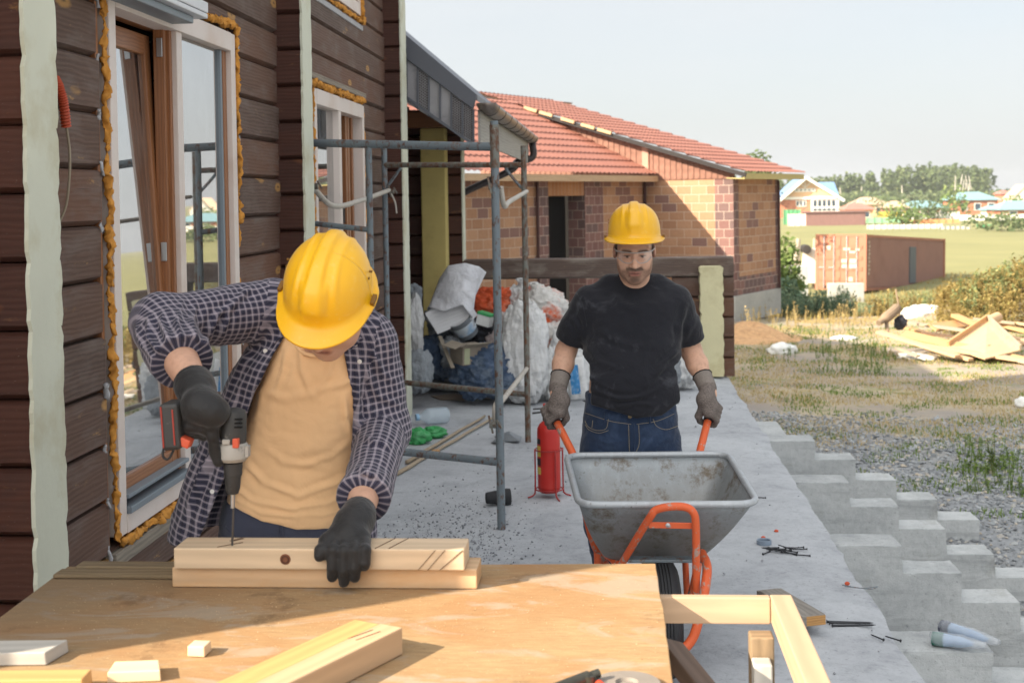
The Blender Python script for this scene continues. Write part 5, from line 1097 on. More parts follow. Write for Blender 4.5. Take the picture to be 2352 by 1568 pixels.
b = MB(); b.beam(P(1490, 1205, 4.44), P(1597, 1207, 4.44), .006, .021); pl_ = b.build('cross_plate', M_ORA, wbr, bevel=.002)
b = MB(); b.lathe([(0, 0), (.008, .002), (.008, .006), (0, .008)], P(1534, 1205, 4.425), rot('X', 90), 12); b.build('bolt', M_STEEL, pl_)
b = MB(); b.beam(P(1440, 1284, 4.62), P(1612, 1284, 4.62), .05, .012); b.build('tub_bracket', M_PIPE1, wbr, bevel=.003)
orn('axle_bow', [P(1612, 1270, 4.62), P(1624, 1302, 4.52), P(1618, 1360, 4.45), P(1604, 1426, 4.42), P(1590, 1466, 4.41), P(1566, 1492, 4.40), P(1530, 1500, 4.40), P(1490, 1494, 4.41), P(1462, 1460, 4.43), P(1450, 1420, 4.45)], .0165)
orn('leg', [P(1574, 1286, 4.85), P(1576, 1330, 4.86), P(1581, 1420, 4.9)], .012); orn('leg', [P(1372, 1268, 4.9), P(1374, 1330, 4.9), P(1380, 1440, 4.95)], .0135)
orn('brace', [P(1388, 1268, 4.85), P(1416, 1294, 4.75), P(1470, 1380, 4.62)], .014)
HL, HR = P(1277, 966, 5.33), P(1627, 962, 5.33)
for H_, path in ((HL, [(1300, 1010, 5.26), (1322, 1062, 5.2), (1346, 1180, 5.14), (1374, 1268, 5.03), (1440, 1360, 4.72), (1492, 1421, 4.6)]), (HR, [(1616, 1004, 5.27), (1604, 1062, 5.2), (1602, 1180, 5.14), (1606, 1272, 5.0), (1584, 1380, 4.68), (1556, 1421, 4.6)])):
    pp = [H_] + [P(*q) for q in path]; back = (pp[0] - pp[1]).normalized(); h = orn('handle', pp, .0155)
    b = MB(); b.tube([pp[0] + back * .085, pp[0] + back * .02, pp[0] - back * .012], [.0185, .0195, .0195], 12); b.build('grip', M_RUB, h, smooth=50)
wc = P(1524, 1421, 4.6); wt = MB(); rp = [(.085, -.03), (.10, -.034), (.14, -.05), (.175, -.05), (.193, -.04), (.2, -.022)]
for k in (-2, -1, 0, 1): z = k * .011; rp += [(.2, z - .0), (.1945, z + .001), (.1945, z + .003), (.2, z + .004)]
rp += [(.2, .022), (.193, .04), (.175, .05), (.14, .05), (.10, .034), (.085, .03)]
wm = Matrix.Rotation(R(4), 3, 'Z') @ rot('Y', 90); wt.lathe(rp, wc, wm, 48); ty = wt.build('wheel', M_RUB, wbr, smooth=40)
b = MB(); b.lathe([(0, -.06), (.012, -.06), (.02, -.03), (.088, -.028), (.088, .028), (.02, .03), (.012, .06), (0, .06)], wc, wm, 32); b.build('rim', M_PIPE1, ty, smooth=40)

# ------------------------------------------------------------------ fire extinguisher in its wire stand
M_RED = m_plain('red extinguisher paint', C(186, 44, 38), .35, .08, 8, .03, .002, 20, C(200, 92, 80), .3); M_REDW = m_plain('red stand wire', C(158, 46, 44), .45)
ex0 = PZ(1262, 1142, 0); ez = .04
ex = thing('fire_extinguisher', 'red fire extinguisher standing on the slab in a red wire stand', 'extinguisher', ex0 + V(0, 0, ez))
b = MB(); b.lathe([(0, 0), (.055, .002), (.064, .012), (.065, .03), (.065, .335), (.062, .358), (.05, .38), (.03, .397), (.02, .405), (.017, .42), (0, .42)], ex0 + V(0, 0, ez), None, 36); b.build('cylinder', M_RED, ex, smooth=50)
t0 = ex0 + V(0, 0, ez + .42); b = MB(); b.lathe([(0, 0), (.014, .001), (.014, .03), (.01, .045), (0, .046)], t0, None, 14); b.beam(t0 + V(-.09, 0, .02), t0 + V(.02, 0, .032), .016, .008); b.beam(t0 + V(-.085, -.01, .045), t0 + V(.025, 0, .05), .016, .006); vv = b.build('valve', m_plain('black valve', C(40, 40, 42), .4), ex, smooth=40)
b = MB(); b.lathe([(.006, 0), (.008, .005), (.008, .03), (0, .034)], t0 + V(-.02, -.012, .045), None, 10); b.build('red_pin', M_RED, vv)
lb = MB()
for k, (za, zb_) in enumerate(((.27, .30), (.2, .26), (.15, .19), (.1, .14))):
    for j in range(8):
        a0, a1 = R(172 + j * 7), R(179 + j * 7); f = lambda a, z: ex0 + V(.0655 * math.cos(a), .0655 * math.sin(a), ez + z); lb.cur = (1 if k in (1, 3) and j > 2 else 0); lb.poly([f(a0, za), f(a1, za), f(a1, zb_), f(a0, zb_)])
lb.build('label', [m_plain('black label', C(40, 40, 40), .5), m_plain('yellow label', C(214, 190, 90), .5)], ex)
stn = thing('extinguisher_stand', 'red wire stand with bent feet around the extinguisher', 'stand', ex0)
def ring(r, z, w_=.004): b = MB(); b.tube([ex0 + V(r * math.cos(2 * math.pi * k / 28), r * math.sin(2 * math.pi * k / 28), z) for k in range(28)], w_, 6, closed=True); b.build('ring', M_REDW, stn, smooth='all')
ring(.077, .275); ring(.077, .05); ring(.05, .036)
for a in (195, 300, 15, 100):
    d = V(math.cos(R(a)), math.sin(R(a)), 0); b = MB(); b.tube(curve([ex0 + d * .08 + V(0, 0, .28), ex0 + d * .081 + V(0, 0, .06), ex0 + d * .09 + V(0, 0, .02), ex0 + d * .125 + V(0, 0, .005)], 6), .0048, 7); b.build('leg', M_REDW, stn, smooth='all')
# ------------------------------------------------------------------ rubbish heap at the end of the porch
def m_sack(name, c, c2, amt=.5, fs=5, rough=.75):
    t = NT(name); v = t.co(); n = t.noise(v, 4, 6, .65); w_ = t.noise(v, 11, 6, .7, 1.5); cr = t.vor(v, 9, 'DISTANCE_TO_EDGE'); col = t.mix(n, mul(c, .84), mul(c, 1.08)); col = t.mix(t.rng(t.noise(v, fs, 5, .7), .5, .64, 0, amt), col, c2)
    return t.fin(col, rough, t.bump(t.math('ADD', w_, t.math('MULTIPLY', cr, .7)), .8, .03), 0, .3)
M_SACK = m_sack('white woven sack', C(226, 227, 227), C(172, 175, 178), .45); M_SACKO = m_sack('white sack with orange print', C(226, 224, 220), C(220, 98, 48), 1, 3.2); M_SACKB = m_sack('blue sack', C(74, 92, 118), C(128, 142, 158), .75, 7); M_SACKG = m_sack('dusty grey sack', C(150, 156, 162), C(112, 118, 126), .6); M_SACKOR = m_sack('orange bag', C(206, 88, 50), C(230, 160, 130), .4); M_SACKK = m_sack('black bag', C(50, 52, 58), C(90, 94, 100), .5, 6, .4); M_SACKP = m_sack('pinkish sack', C(196, 182, 180), C(160, 150, 150), .5); M_GREENP = m_sack('green plastic bag', C(66, 168, 96), C(130, 200, 150), .5, 9, .35)
def zc(d): return (FPX / d)
def sack(px0, px1, py0, py1, d, m, lab, seed, name='sack', cat='sack', grp='sacks in the rubbish heap', deep=.8, tilt=0, amp=.22, fr=2.0, knot=None, sq=.0):
    c = P((px0 + px1) / 2, (py0 + py1) / 2, d); s_ = FPX / d; rx, rz = (px1 - px0) / 2 / s_, (py1 - py0) / 2 / s_; b = MB(); n = 54
    rm = rot('Y', tilt); e = .72
    def fn(u, v_):
        th = math.pi * u; ph = 2 * math.pi * v_; sg = lambda x, p_: math.copysign(abs(x) ** p_, x)
        d_ = V(sg(math.sin(th), e) * sg(math.cos(ph), e + .1), sg(math.sin(th), e) * sg(math.sin(ph), e + .1), sg(math.cos(th), e)); q = d_.normalized()
        k = 1 + amp * fnoise(q * fr + V(seed * 3.1, seed, 0)) + amp * .6 * fnoise(q * fr * 2.4 + V(0, seed * 2.3, 5)) + amp * .75 * abs(fnoise(q * fr * 4.5 + V(seed, 0, 2))) + amp * .4 * abs(fnoise(q * fr * 10 + V(seed, 3, 2)))
        p = rm @ V(d_.x * rx, d_.y * rx * deep, d_.z * rz) * k; p += c
        return V(p.x, p.y, max(p.z, .012 + .004 * abs(fnoise(p, 9))))
    b.grid(fn, n, n * 2); o = b.build(name, m, None, loc=(c.x, c.y, max(0, c.z - rz)), smooth='all'); tag(o, lab, cat, grp)
    if knot: b = MB(); kq = P(knot[0], knot[1], d - .05); b.lathe([(.03, -.05), (.018, 0), (.03, .03), (.045, .055), (.02, .05)], kq, rot('X', 15), 12); b.build('tied_neck', m, o, smooth='all')
    return o
sack(936, 972, 685, 815, 11.0, M_SACK, 'white sack half hidden behind the pale log end', 2)
sack(930, 992, 808, 898, 10.6, M_SACKG, 'dusty grey sack in front of the white one by the log wall', 3)
sack(932, 968, 655, 702, 11.3, M_SACKG, 'grey round bundle at the top left of the rubbish heap', 4, 'bundle', 'bundle')
sack(955, 1030, 775, 868, 11.2, M_SACKB, 'dark blue sack behind the paint bucket', 5)
sack(1044, 1190, 800, 908, 10.8, M_SACKB, 'big bulging blue sack lying behind the scaffold pole', 6, tilt=-6)
sack(1156, 1256, 700, 918, 10.75, M_SACK, 'tall upright white sack, folded open at the top', 7, amp=.16)
sack(1160, 1226, 658, 740, 11.5, M_SACK, 'white tied sack on top of the heap beside the orange printed one', 8, knot=(1196, 655))
sack(1190, 1296, 662, 748, 11.3, M_SACKO, 'white sack with orange print at the top right of the heap', 9, tilt=14, knot=(1226, 664))
sack(1074, 1170, 664, 734, 11.4, M_SACKOR, 'orange bag stuffed between the foam sheets and the white sacks', 10, 'bag', 'bag', amp=.3)
sack(1060, 1150, 735, 800, 11.2, M_SACKK, 'black bag under the tilted bucket', 11, 'bag', 'bag', amp=.3)
sack(1120, 1176, 752, 820, 11.1, M_SACKP, 'pinkish grey sack between the black bag and the white sack', 12)
sack(985, 1060, 700, 790, 11.6, M_SACKG, 'dusty grey heap of rags under the foam sheets', 13, 'rags', 'rags', amp=.35)
sack(1180, 1330, 740, 900, 11.5, M_SACK, 'wide white sack behind the man and the upright sack', 14)
sack(1268, 1350, 752, 916, 11.0, M_SACK, 'white sack showing under the arm of the man with the wheelbarrow', 15)
sack(1528, 1602, 762, 886, 11.4, M_SACK, 'crumpled white sack between the man and the parapet', 16, amp=.3)
sack(1500, 1560, 800, 890, 11.0, M_SACKG, 'greyish sack just right of the man in black', 17)
sack(940, 1180, 820, 912, 11.9, M_SACKG, 'broad dusty sack at the bottom of the heap', 18)
sack(1222, 1300, 742, 812, 11.2, M_SACKO, 'orange printed sack low behind the scaffold post and the wide white sack', 21)
sack(1238, 1302, 806, 914, 10.9, M_SACK, 'slim white sack standing right of the tall upright sack', 22, amp=.3)
sack(1150, 1200, 722, 782, 11.0, M_SACKP, 'small pinkish sack on top beside the tall white sack', 23, amp=.3)
sack(1018, 1064, 776, 846, 11.0, M_SACKG, 'grey crumpled sack between the blue sack and the cardboard box', 24, amp=.35)
# white packet with blue print
c = P(1326, 868, 10.6); s_ = 10.6 / FPX; b = MB(); tw = rot('Y', -6)
def pk_(u, v_):
    x = (u - .5) * 2; z = (v_ - .5) * 2; y = -.05 * math.sqrt(max(0, 1 - x ** 4)) * (1 - z ** 4 * .6); return c + tw @ V(x * 21 * s_, y + .01 * fnoise(V(x * 3, z * 3, 0)), z * 48 * s_)
b.grid(pk_, 12, 18); o = b.build('packet', M_SACK, None, loc=c, smooth='all', solid=.01); tag(o, 'white packet with a blue printed panel leaning below the arm of the man in black', 'packet')
b = MB()
def pk2(u, v_): q = pk_(.12 + .5 * u, .14 + .7 * v_); return q + V(0, -.007, 0)
b.grid(pk2, 6, 10); b.build('blue_print', m_plain('blue print', C(58, 132, 188), .5, .3, 30, 0, .004, 20, C(206, 218, 228), .7), o, smooth='all')
# foam sheets in a torn white wrapper
fs = thing('foam_sheet_stack', 'stack of white foam sheets under a torn white wrapper on the heap', 'foam sheets', P(1040, 752, 11.1)); rr = random.Random(6); M_EPS = m_plain('white foam', C(226, 227, 230), .8, .04, 30)
ax = (P(1062, 640, 11.1) - P(1012, 735, 11.1)).normalized(); sd_ = V(ax.z, 0, -ax.x)
for k in range(7):
    q = P(978, 712, 11.0 - .0).lerp(P(1000, 752, 10.9), k / 6); ln = .34 + rr.uniform(-.02, .03); b = MB(); m3 = Matrix((sd_, V(0, 1, 0), ax)).transposed(); wv = rot('Y', rr.uniform(-3, 3) + 68)
    b.obox(q + V(.16, .12 + .01 * k, .02), (.035 + .004 * (k % 2), .34, .33), wv @ Matrix.Identity(3)); b.build('foam_sheet', M_EPS, fs, bevel=.003)
def drape(u, v_):
    top = [(1010, 640), (1030, 610), (1068, 604), (1100, 612), (1117, 625)]; bt_ = [(985, 705), (1020, 716), (1062, 700), (1085, 730), (1060, 745)]
    x = u * 4; i = min(3, int(x)); f = x - i; T = V(*top[i], 0).lerp(V(*top[i + 1], 0), f); Bo = V(*bt_[i], 0).lerp(V(*bt_[i + 1], 0), f); q = T.lerp(Bo, v_)
    return P(q.x, q.y, 10.95 - .14 * math.sin(math.pi * min(1, u * 1.1)) + .25 * (1 - v_) * .6 + .03 * fnoise(V(u * 4, v_ * 4, 1)))
b = MB(); b.grid(drape, 28, 24); b.build('wrapper', m_sack('white wrapper sheet', C(220, 221, 226), C(196, 198, 206), .5), fs, smooth='all', solid=.006)
def bucket(c, r0, r1, h, rm, m, lab, inner=True, label=None):
    o = thing('bucket', lab, 'bucket', c, 'buckets in the rubbish heap'); b = MB(); b.lathe([(0, 0), (r0, 0), (r1, h - .02), (r1 + .006, h - .02), (r1 + .006, h), (r1 - .004, h), (r1 - .006, h - .02), (r0 - .004, .02), (0, .02)], c, rm, 30); b.build('shell', m, o, smooth=40)
    if label: b = MB(); b.lathe([(r0 + (r1 - r0) * .25 + .003, h * .25), (r0 + (r1 - r0) * .75 + .003, h * .75)], c, rm, 30); b.build('label', label, o, smooth='all')
    b = MB(); b.tube([c + rm @ V((r1 + .008) * math.cos(a / 10 * math.pi), -(r1 + .01) * math.sin(a / 10 * math.pi) * .7, h - .03 - .1 * math.sin(a / 10 * math.pi)) for a in range(11)], .003, 5); b.build('bail', M_STEEL, o)
q = PZ(1025, 895, 0); bucket(V(q.x, q.y, .003), .125, .137, .2, rot('Z', 20), m_sack('paint stained bucket', C(142, 144, 144), C(168, 150, 116), .6, 9), 'paint stained grey bucket standing at the front of the heap')
bucket(P(1078, 768, 11), .085, .1, .17, rot('Y', -28) @ rot('X', 24), m_plain('grey bucket', C(112, 118, 124), .6), 'small tilted bucket with a blue and white label', label=m_plain('blue white label', C(196, 206, 214), .5, .2, 9, 0, .004, 10, C(70, 140, 190), .9))
q = P(1077, 812, 10.7); bx_ = thing('cardboard_box', 'battered grey brown cardboard box behind the blue sack', 'box', q); b = MB(); b.obox(q, (.24, .2, .15), rot('Z', 38) @ rot('X', 4)); b.build('body', m_plain('grey cardboard', C(136, 126, 114), .9, .15, 8), bx_, bevel=.004)
b = MB(); m3 = rot('Z', 38) @ rot('X', 4); b.obox(q + m3 @ V(-.01, -.13, .09), (.23, .1, .006), m3 @ rot('X', -28)); b.obox(q + m3 @ V(-.15, .0, .085), (.1, .2, .006), m3 @ rot('Y', -20)); b.build('flap', m_plain('cardboard flap', C(150, 140, 126), .9), bx_)
b = MB(); b.obox(q + m3 @ V(-.08, -.101, 0), (.05, .004, .13), m3); b.build('tape', m_plain('greenish tape', C(168, 172, 140), .5), bx_)
q = P(1114, 735, 11); b = MB(); m3 = rot('Z', -20) @ rot('Y', 14); b.obox(q, (.12, .09, .09), m3); o = tag(b.build('carton', m_plain('white carton', C(222, 224, 222), .6), None, loc=q, bevel=.003), 'small white carton with a green lid beside the orange bag', 'carton'); b = MB(); b.obox(q + m3 @ V(0, -.002, .055), (.126, .098, .022), m3); b.build('lid', m_plain('green lid', C(60, 160, 96), .5), o, bevel=.003)
plank('plank', P(1010, 772, 10.85), P(1040, 845, 10.5), .035, .012, M_RAILW, 'thin grey batten leaning between the blue sack and the cardboard box', 'plank')
for k, (pts, lab) in enumerate(((((990, 910), (1040, 905), (1084, 909), (1070, 919), (1010, 918)), 'flat torn cardboard lying behind the low scaffold bar'), (((1095, 908), (1150, 906), (1168, 911), (1120, 917)), 'smaller cardboard scrap beside the scaffold pole'))):
    b = MB(); b.extrude([PZ(x, y, .006 + .004 * (i % 2)) for i, (x, y) in enumerate(pts)], (0, 0, .005)); tag(b.build('cardboard_scrap', m_plain('cardboard scrap', C(140, 126, 112), .9), None, loc=PZ(*pts[0], 0)), lab, 'cardboard')
for k, (pts, lab) in enumerate(((((1135, 1003), (1170, 997), (1199, 1004), (1192, 1020), (1160, 1015)), 'crumpled grey foil sheet lying behind the scaffold pole'), (((1128, 1017), (1150, 1008), (1160, 1019), (1140, 1023)), 'small grey foil scrap left of the larger sheet'))):
    b = MB(); pp = [PZ(x, y, 0) for x, y in pts]; cc = sum(pp, V(0, 0, 0)) / len(pp); n = len(pp); ci = b.vert(cc + V(0, 0, .035)); ids = [b.vert(p + V(0, 0, .004 + .018 * (i % 2))) for i, p in enumerate(pp)]
    for i in range(n): b.face((ids[i], ids[(i + 1) % n], ci))
    tag(b.build('foil_sheet', m_plain('grey foil', C(128, 134, 140), .45, .15, 10), None, loc=cc, solid=.003), lab, 'sheet')
# things lying on the slab
q = PZ(985, 975, 0); bo = thing('plastic_bottle', 'big clear plastic bottle lying on the slab', 'bottle', q); d0 = V(.9, .42, 0).normalized(); bm_ = Matrix((V(0, 0, 1).cross(d0), V(0, 0, 1), d0)).transposed(); c = q + V(-.06, -.02, .062)
t = NT('clear plastic'); M_PET = t.fin(C(206, 222, 232), .12, None, 0, .6); t.b.inputs['Alpha'].default_value = .45
b = MB(); b.lathe([(0, -.02), (.022, -.02), (.022, .0), (.03, .012), (.058, .05), (.062, .07), (.058, .09), (.062, .1), (.062, .2), (.05, .218), (0, .21)], c, bm_, 24); b.build('body', M_PET, bo, smooth=50)
b = MB(); b.lathe([(0, -.036), (.026, -.036), (.026, -.012), (0, -.012)], c, bm_, 18); b.build('cap', m_plain('pale blue cap', C(150, 190, 220), .4), bo, smooth=40)
for k, (px, py, w_, h_, lab) in enumerate(((955, 1010, .1, .06, 'green plastic bag lying half behind the plaid sleeve'), (996, 996, .09, .045, 'crumpled green plastic bag right below the clear bottle'))):
    q = PZ(px, py + 8, 0); blob('plastic_bag', M_GREENP, q + V(0, 0, h_ * .7), (w_, w_ * .8, h_), lab, 'bag', 'green plastic bags', k + 31, .5, 2.3, 18, flatz=-h_ * .65)
for k, (p0, p1, lab) in enumerate((((912, 1088), (1132, 960), 'longer bare stick lying across the slab'), ((935, 1062), (1112, 956), 'shorter bare stick lying beside the longer one'))):
    a, c = PZ(*p0, .014), PZ(*p1, .014); b = MB(); pts = [a.lerp(c, i / 9) + V(.012 * fnoise(V(i, k, 0), .7), .012 * fnoise(V(k, i, 4), .7), .003) for i in range(10)]; b.tube(pts, [.014 - .0006 * i for i in range(10)], 8)
    tag(b.build('stick', m_plain('peeled stick', C(164, 148, 126), .8, .2, 20), None, loc=a, smooth='all'), lab, 'stick', 'sticks on the slab')
q = PZ(1000, 1044, 0); b = MB(); b.box(q.x - .025, q.x + .025, q.y, q.y + .04, .001, .03); tag(b.build('wood_block', M_PINEO, None, loc=q, bevel=.003), 'tiny wooden block under the end of the sticks', 'block')
a = PZ(1120, 1150, .03); cp = thing('black_cup', 'black plastic cup lying on its side near the scaffold foot', 'cup', a); dd = V(-1, -.25, 0).normalized(); cm_ = Matrix((V(0, 0, 1).cross(dd), V(0, 0, 1), dd)).transposed(); cs = PZ(1172, 1140, .045)
b = MB(); b.lathe([(0, 0), (.045, 0), (.047, .02), (.03, .135), (.026, .137), (.0, .13)], cs, cm_, 20); b.build('shell', M_RUB, cp, smooth=40)
M_SCREW = m_plain('black screw', C(48, 50, 54), .5, .2, 20, metal=.3)
rs = random.Random(12)
def screw(name, c, ang, l, r, lab, grp, tilt=0):
    b = MB(); d = V(math.cos(ang), math.sin(ang), tilt).normalized(); c = Vector(c); b.tube([c - d * l / 2, c + d * l * .4, c + d * l / 2], [r, r * .9, r * .15], 6); x = d; m3 = d.to_track_quat('Z', 'Y').to_matrix(); b.lathe([(0, -.003), (r * 2.1, -.002), (r * 1.1, .003)], c - d * l / 2, m3, 8)
    return tag(b.build(name, M_SCREW, None, loc=c), lab, 'screw', grp)
for k in range(15):
    q = PZ(rs.gauss(1796, 20), rs.gauss(1263, 6), 0); screw('screw', q + V(0, 0, .004 + .012 * rs.random()), rs.uniform(2.2, 3.6), .085, .003, 'black screw in the small heap on the slab right of the wheelbarrow', 'screws heaped on the slab', rs.uniform(-.15, .15))
for k, (px, py, a) in enumerate(((1762, 1268, .9), (1843, 1274, 2.9))): screw('screw', PZ(px, py, .004), a, .07, .003, ('single black screw at the left edge of the screw heap', 'single black screw pointing out at the right of the screw heap')[k], 'loose screws')
for k in range(3): q = PZ(1950 + k * 6, 1428 + k * 3.5, .006); screw('bolt', q + V(0, 0, .004 * (k == 1)), .06 * k - .05, .17, .0045, ('farthest of the three long black screws beside the board offcuts', 'middle one of the three long black screws', 'nearest of the three long black screws')[k], 'long screws near the slab edge')
for k, (px, py, a, lab) in enumerate(((2014, 1462, 2.1, 'small screw near the slab edge, the left of two'), (2050, 1465, 2.3, 'small screw near the slab edge, the right of two'), (1744, 1142, 3.0, 'dark nail lying just right of the tub rim'))): screw('screw', PZ(px, py, .004), a, .07, .003, lab, 'loose screws')
q = PZ(1755, 1249, 0); b = MB(); b.lathe([(.03, 0), (.036, .001), (.036, .022), (.03, .022), (.028, .02), (.028, .001), (.03, 0)], q, None, 26); tag(b.build('tape_roll', m_plain('grey blue tape', C(128, 142, 158), .5), None, loc=q, smooth=40), 'small grey tape roll on the slab above the screw heap', 'tape')
for k, (px, py, lab) in enumerate(((1783, 1219, 'red brick chip above the tape roll'), (1753, 1234, 'tiny red brick chip beside the tape roll'), (1946, 1339, 'red brick chip lying on the wire near the slab edge'))): blob('brick_chip', m_plain('brick chip', C(196, 88, 60), .9), PZ(px, py, .006), (.011, .009, .008), lab, 'brick chip', 'brick chips', 50 + k, .3, 3, 8, sm=None)
b = MB(); b.tube(curve([PZ(1934, 1342, .004), PZ(1965, 1348, .006), PZ(2000, 1352, .01), PZ(2016, 1346, .008), PZ(1985, 1350, .004), PZ(1940, 1346, .004)]), .0018, 5); tag(b.build('wire', M_PIPE1, None, loc=PZ(1960, 1348, 0)), 'thin loop of grey wire at the slab edge', 'wire')
M_BRDD = m_wood('dirty board', C(148, 142, 134), .7, 24, .8, stain=C(110, 106, 102), stain_amt=.6); a, c = PZ(1768, 1370, .07), PZ(1862, 1404, .07)
dv2 = V(c.x - a.x, c.y - a.y, 0)
for k, (z0, z1, dx, lab) in enumerate(((.001, .042, .0, 'lower of two short board offcuts on the slab'), (.043, .085, .012, 'upper grey faced board offcut on the slab beside the timber frame'))):
    b = MB(); p0, p1 = PZ(1762 + 0, 1352, z1), PZ(1842, 1408, z1); b.beam(V(p0.x + dx, p0.y, (z0 + z1) / 2), V(p1.x + dx + .03, p1.y - .02, (z0 + z1) / 2), .1, z1 - z0); o = b.build('board_offcut', M_BRDD, None, loc=(p1.x, p1.y, z0), bevel=.003); tag(o, lab, 'board', 'board offcuts on the slab')
    b = MB(); e = (V(p1.x, p1.y, 0) - V(p0.x, p0.y, 0)).normalized(); q = V(p1.x + dx + .03, p1.y - .02, (z0 + z1) / 2) + e * .001; b.obox(q, (.002, .096, z1 - z0 - .006), Matrix((e, V(-e.y, e.x, 0), V(0, 0, 1))).transposed()); b.build('end_grain', m_wood('orange end grain', C(184, 140, 88), .7, 60, .7), o)
# gloves wrapped in plastic on the nearest stringer
t = NT('wrapping film'); nn = t.noise(t.co(), 40, 5, .7); M_FILM = t.fin(C(214, 220, 226), .2, t.bump(nn, .8, .006), 0, .6); t.b.inputs['Alpha'].default_value = .34
for k, (pa, pb, cl_, lab) in enumerate((((2150, 1466), (2235, 1478), C(40, 104, 88), 'green cuffed work gloves rolled in clear film on the concrete step'), ((2170, 1440), (2268, 1468), C(44, 54, 78), 'dark blue cuffed work gloves rolled in clear film, the rear pair'))):
    zb = -.15 + .028 + .012 * k; a, c = PZ(*pa, zb), PZ(*pb, zb); o = thing('wrapped_gloves', lab, 'gloves', a, 'wrapped gloves'); L = (c - a).length; u = (c - a).normalized(); n = 9
    b = MB(); pts = [a.lerp(c, i / 8) for i in range(n)]; b.tube(pts, [.024, .026, .026, .024, .022, .022, .019, .014, .008], 14); b.build('glove_roll', m_plain('pale blue knit', C(150, 176, 204), .9, .1, 60), o, smooth='all')
    b = MB(); b.tube([a - u * .014, a + u * .03], [.0275, .0285], 14); b.build('cuff', m_plain('cuff knit', cl_, .9, .2, 80), o, smooth=40)
    b = MB(); pts = [a - u * .02 + (c - a + u * .07) * (i / 10) + V(0, 0, .002) for i in range(11)]; b.tube(pts, [.026, .03, .031, .028, .027, .028, .026, .022, .02, .016, .012], 14); i0 = 0
    for i in range(len(b.v)): qv = Vector(b.v[i]); b.v[i] = tuple(qv + V(0, 0, 1) * .004 * fnoise(qv, 60) + V(.004 * fnoise(qv, 45), 0, 0))
    b.build('film', M_FILM, o, smooth='all')
# ------------------------------------------------------------------ air between here and the horizon
hb = MB(); hb.box(-1000, 1600, -40, 1700, -30, 24); t = NT('haze'); t.t.nodes.remove(t.b); pv = t.n('VolumePrincipled'); pv.inputs['Density'].default_value = .0003; pv.inputs['Color'].default_value = (.86, .9, .95, 1); pv.inputs['Anisotropy'].default_value = .2; t.put(t.out.inputs['Volume'], pv.outputs[0])
stuff(hb.build('haze', t.m))
# ------------------------------------------------------------------ smooth bodies: distance fields meshed by surface nets
def smin(a, b, k):
    h = np.maximum(k - np.abs(a - b), 0) / k; return np.minimum(a, b) - h * h * k * .25
class Field:
    def __init__(s, lo, hi, h):
        s.lo = np.array(lo, float); s.h = h; s.n = np.ceil((np.array(hi) - s.lo) / h).astype(int) + 1
        s.D = np.full(s.n, .3, np.float32); s.ax = [s.lo[i] + h * np.arange(s.n[i]) for i in range(3)]
    def sub(s, lo, hi):
        a = np.clip(np.floor((np.array(lo) - s.lo) / s.h).astype(int), 0, s.n); b = np.clip(np.ceil((np.array(hi) - s.lo) / s.h).astype(int) + 1, 0, s.n)
        sl = tuple(slice(a[i], b[i]) for i in range(3)); g = np.meshgrid(*[s.ax[i][sl[i]] for i in range(3)], indexing='ij'); return sl, [x.astype(np.float32) for x in g]
    def add(s, prim, k=.02, op='u'):
        fn, lo, hi = prim; m = .05 + k; sl, g = s.sub(np.array(lo) - m, np.array(hi) + m)
        if 0 in s.D[sl].shape: return
        d = fn(*g)
        if op == 'u': s.D[sl] = smin(s.D[sl], d, k)
        elif op == 's': s.D[sl] = -smin(-s.D[sl], d, k)
        elif op == 'i': s.D[sl] = -smin(-s.D[sl], -d, k)
    def whole(s): return s.sub(s.lo, s.lo + s.h * s.n)[1]
def a3(p): return np.array([float(t) for t in p])
def cone(a, b, ra, rb):
    a, b = a3(a), a3(b); r = max(ra, rb)
    def fn(X, Y, Z):
        ba = b - a; l2 = float(ba @ ba); rr = ra - rb; a2 = l2 - rr * rr; il2 = 1 / l2; px, py, pz = X - a[0], Y - a[1], Z - a[2]
        y = px * ba[0] + py * ba[1] + pz * ba[2]; z = y - l2; x2 = (px * l2 - ba[0] * y) ** 2 + (py * l2 - ba[1] * y) ** 2 + (pz * l2 - ba[2] * y) ** 2; y2 = y * y * l2; z2 = z * z * l2; k = np.sign(rr) * rr * rr * x2
        return np.where(np.sign(z) * a2 * z2 > k, np.sqrt(x2 + z2) * il2 - rb, np.where(np.sign(y) * a2 * y2 < k, np.sqrt(x2 + y2) * il2 - ra, (np.sqrt(x2 * a2 * il2) + y * rr) * il2 - ra))
    return fn, np.minimum(a, b) - r, np.maximum(a, b) + r
def ell(c, r, m=None):
    c = a3(c); M_ = np.array(m or Matrix.Identity(3)); rm = max(r)
    def fn(X, Y, Z):
        p = [X - c[0], Y - c[1], Z - c[2]]; q = [p[0] * M_[0, i] + p[1] * M_[1, i] + p[2] * M_[2, i] for i in range(3)]
        k0 = np.sqrt(sum((q[i] / r[i]) ** 2 for i in range(3))); k1 = np.sqrt(sum((q[i] / r[i] ** 2) ** 2 for i in range(3))) + 1e-6; return k0 * (k0 - 1) / k1
    return fn, c - rm, c + rm
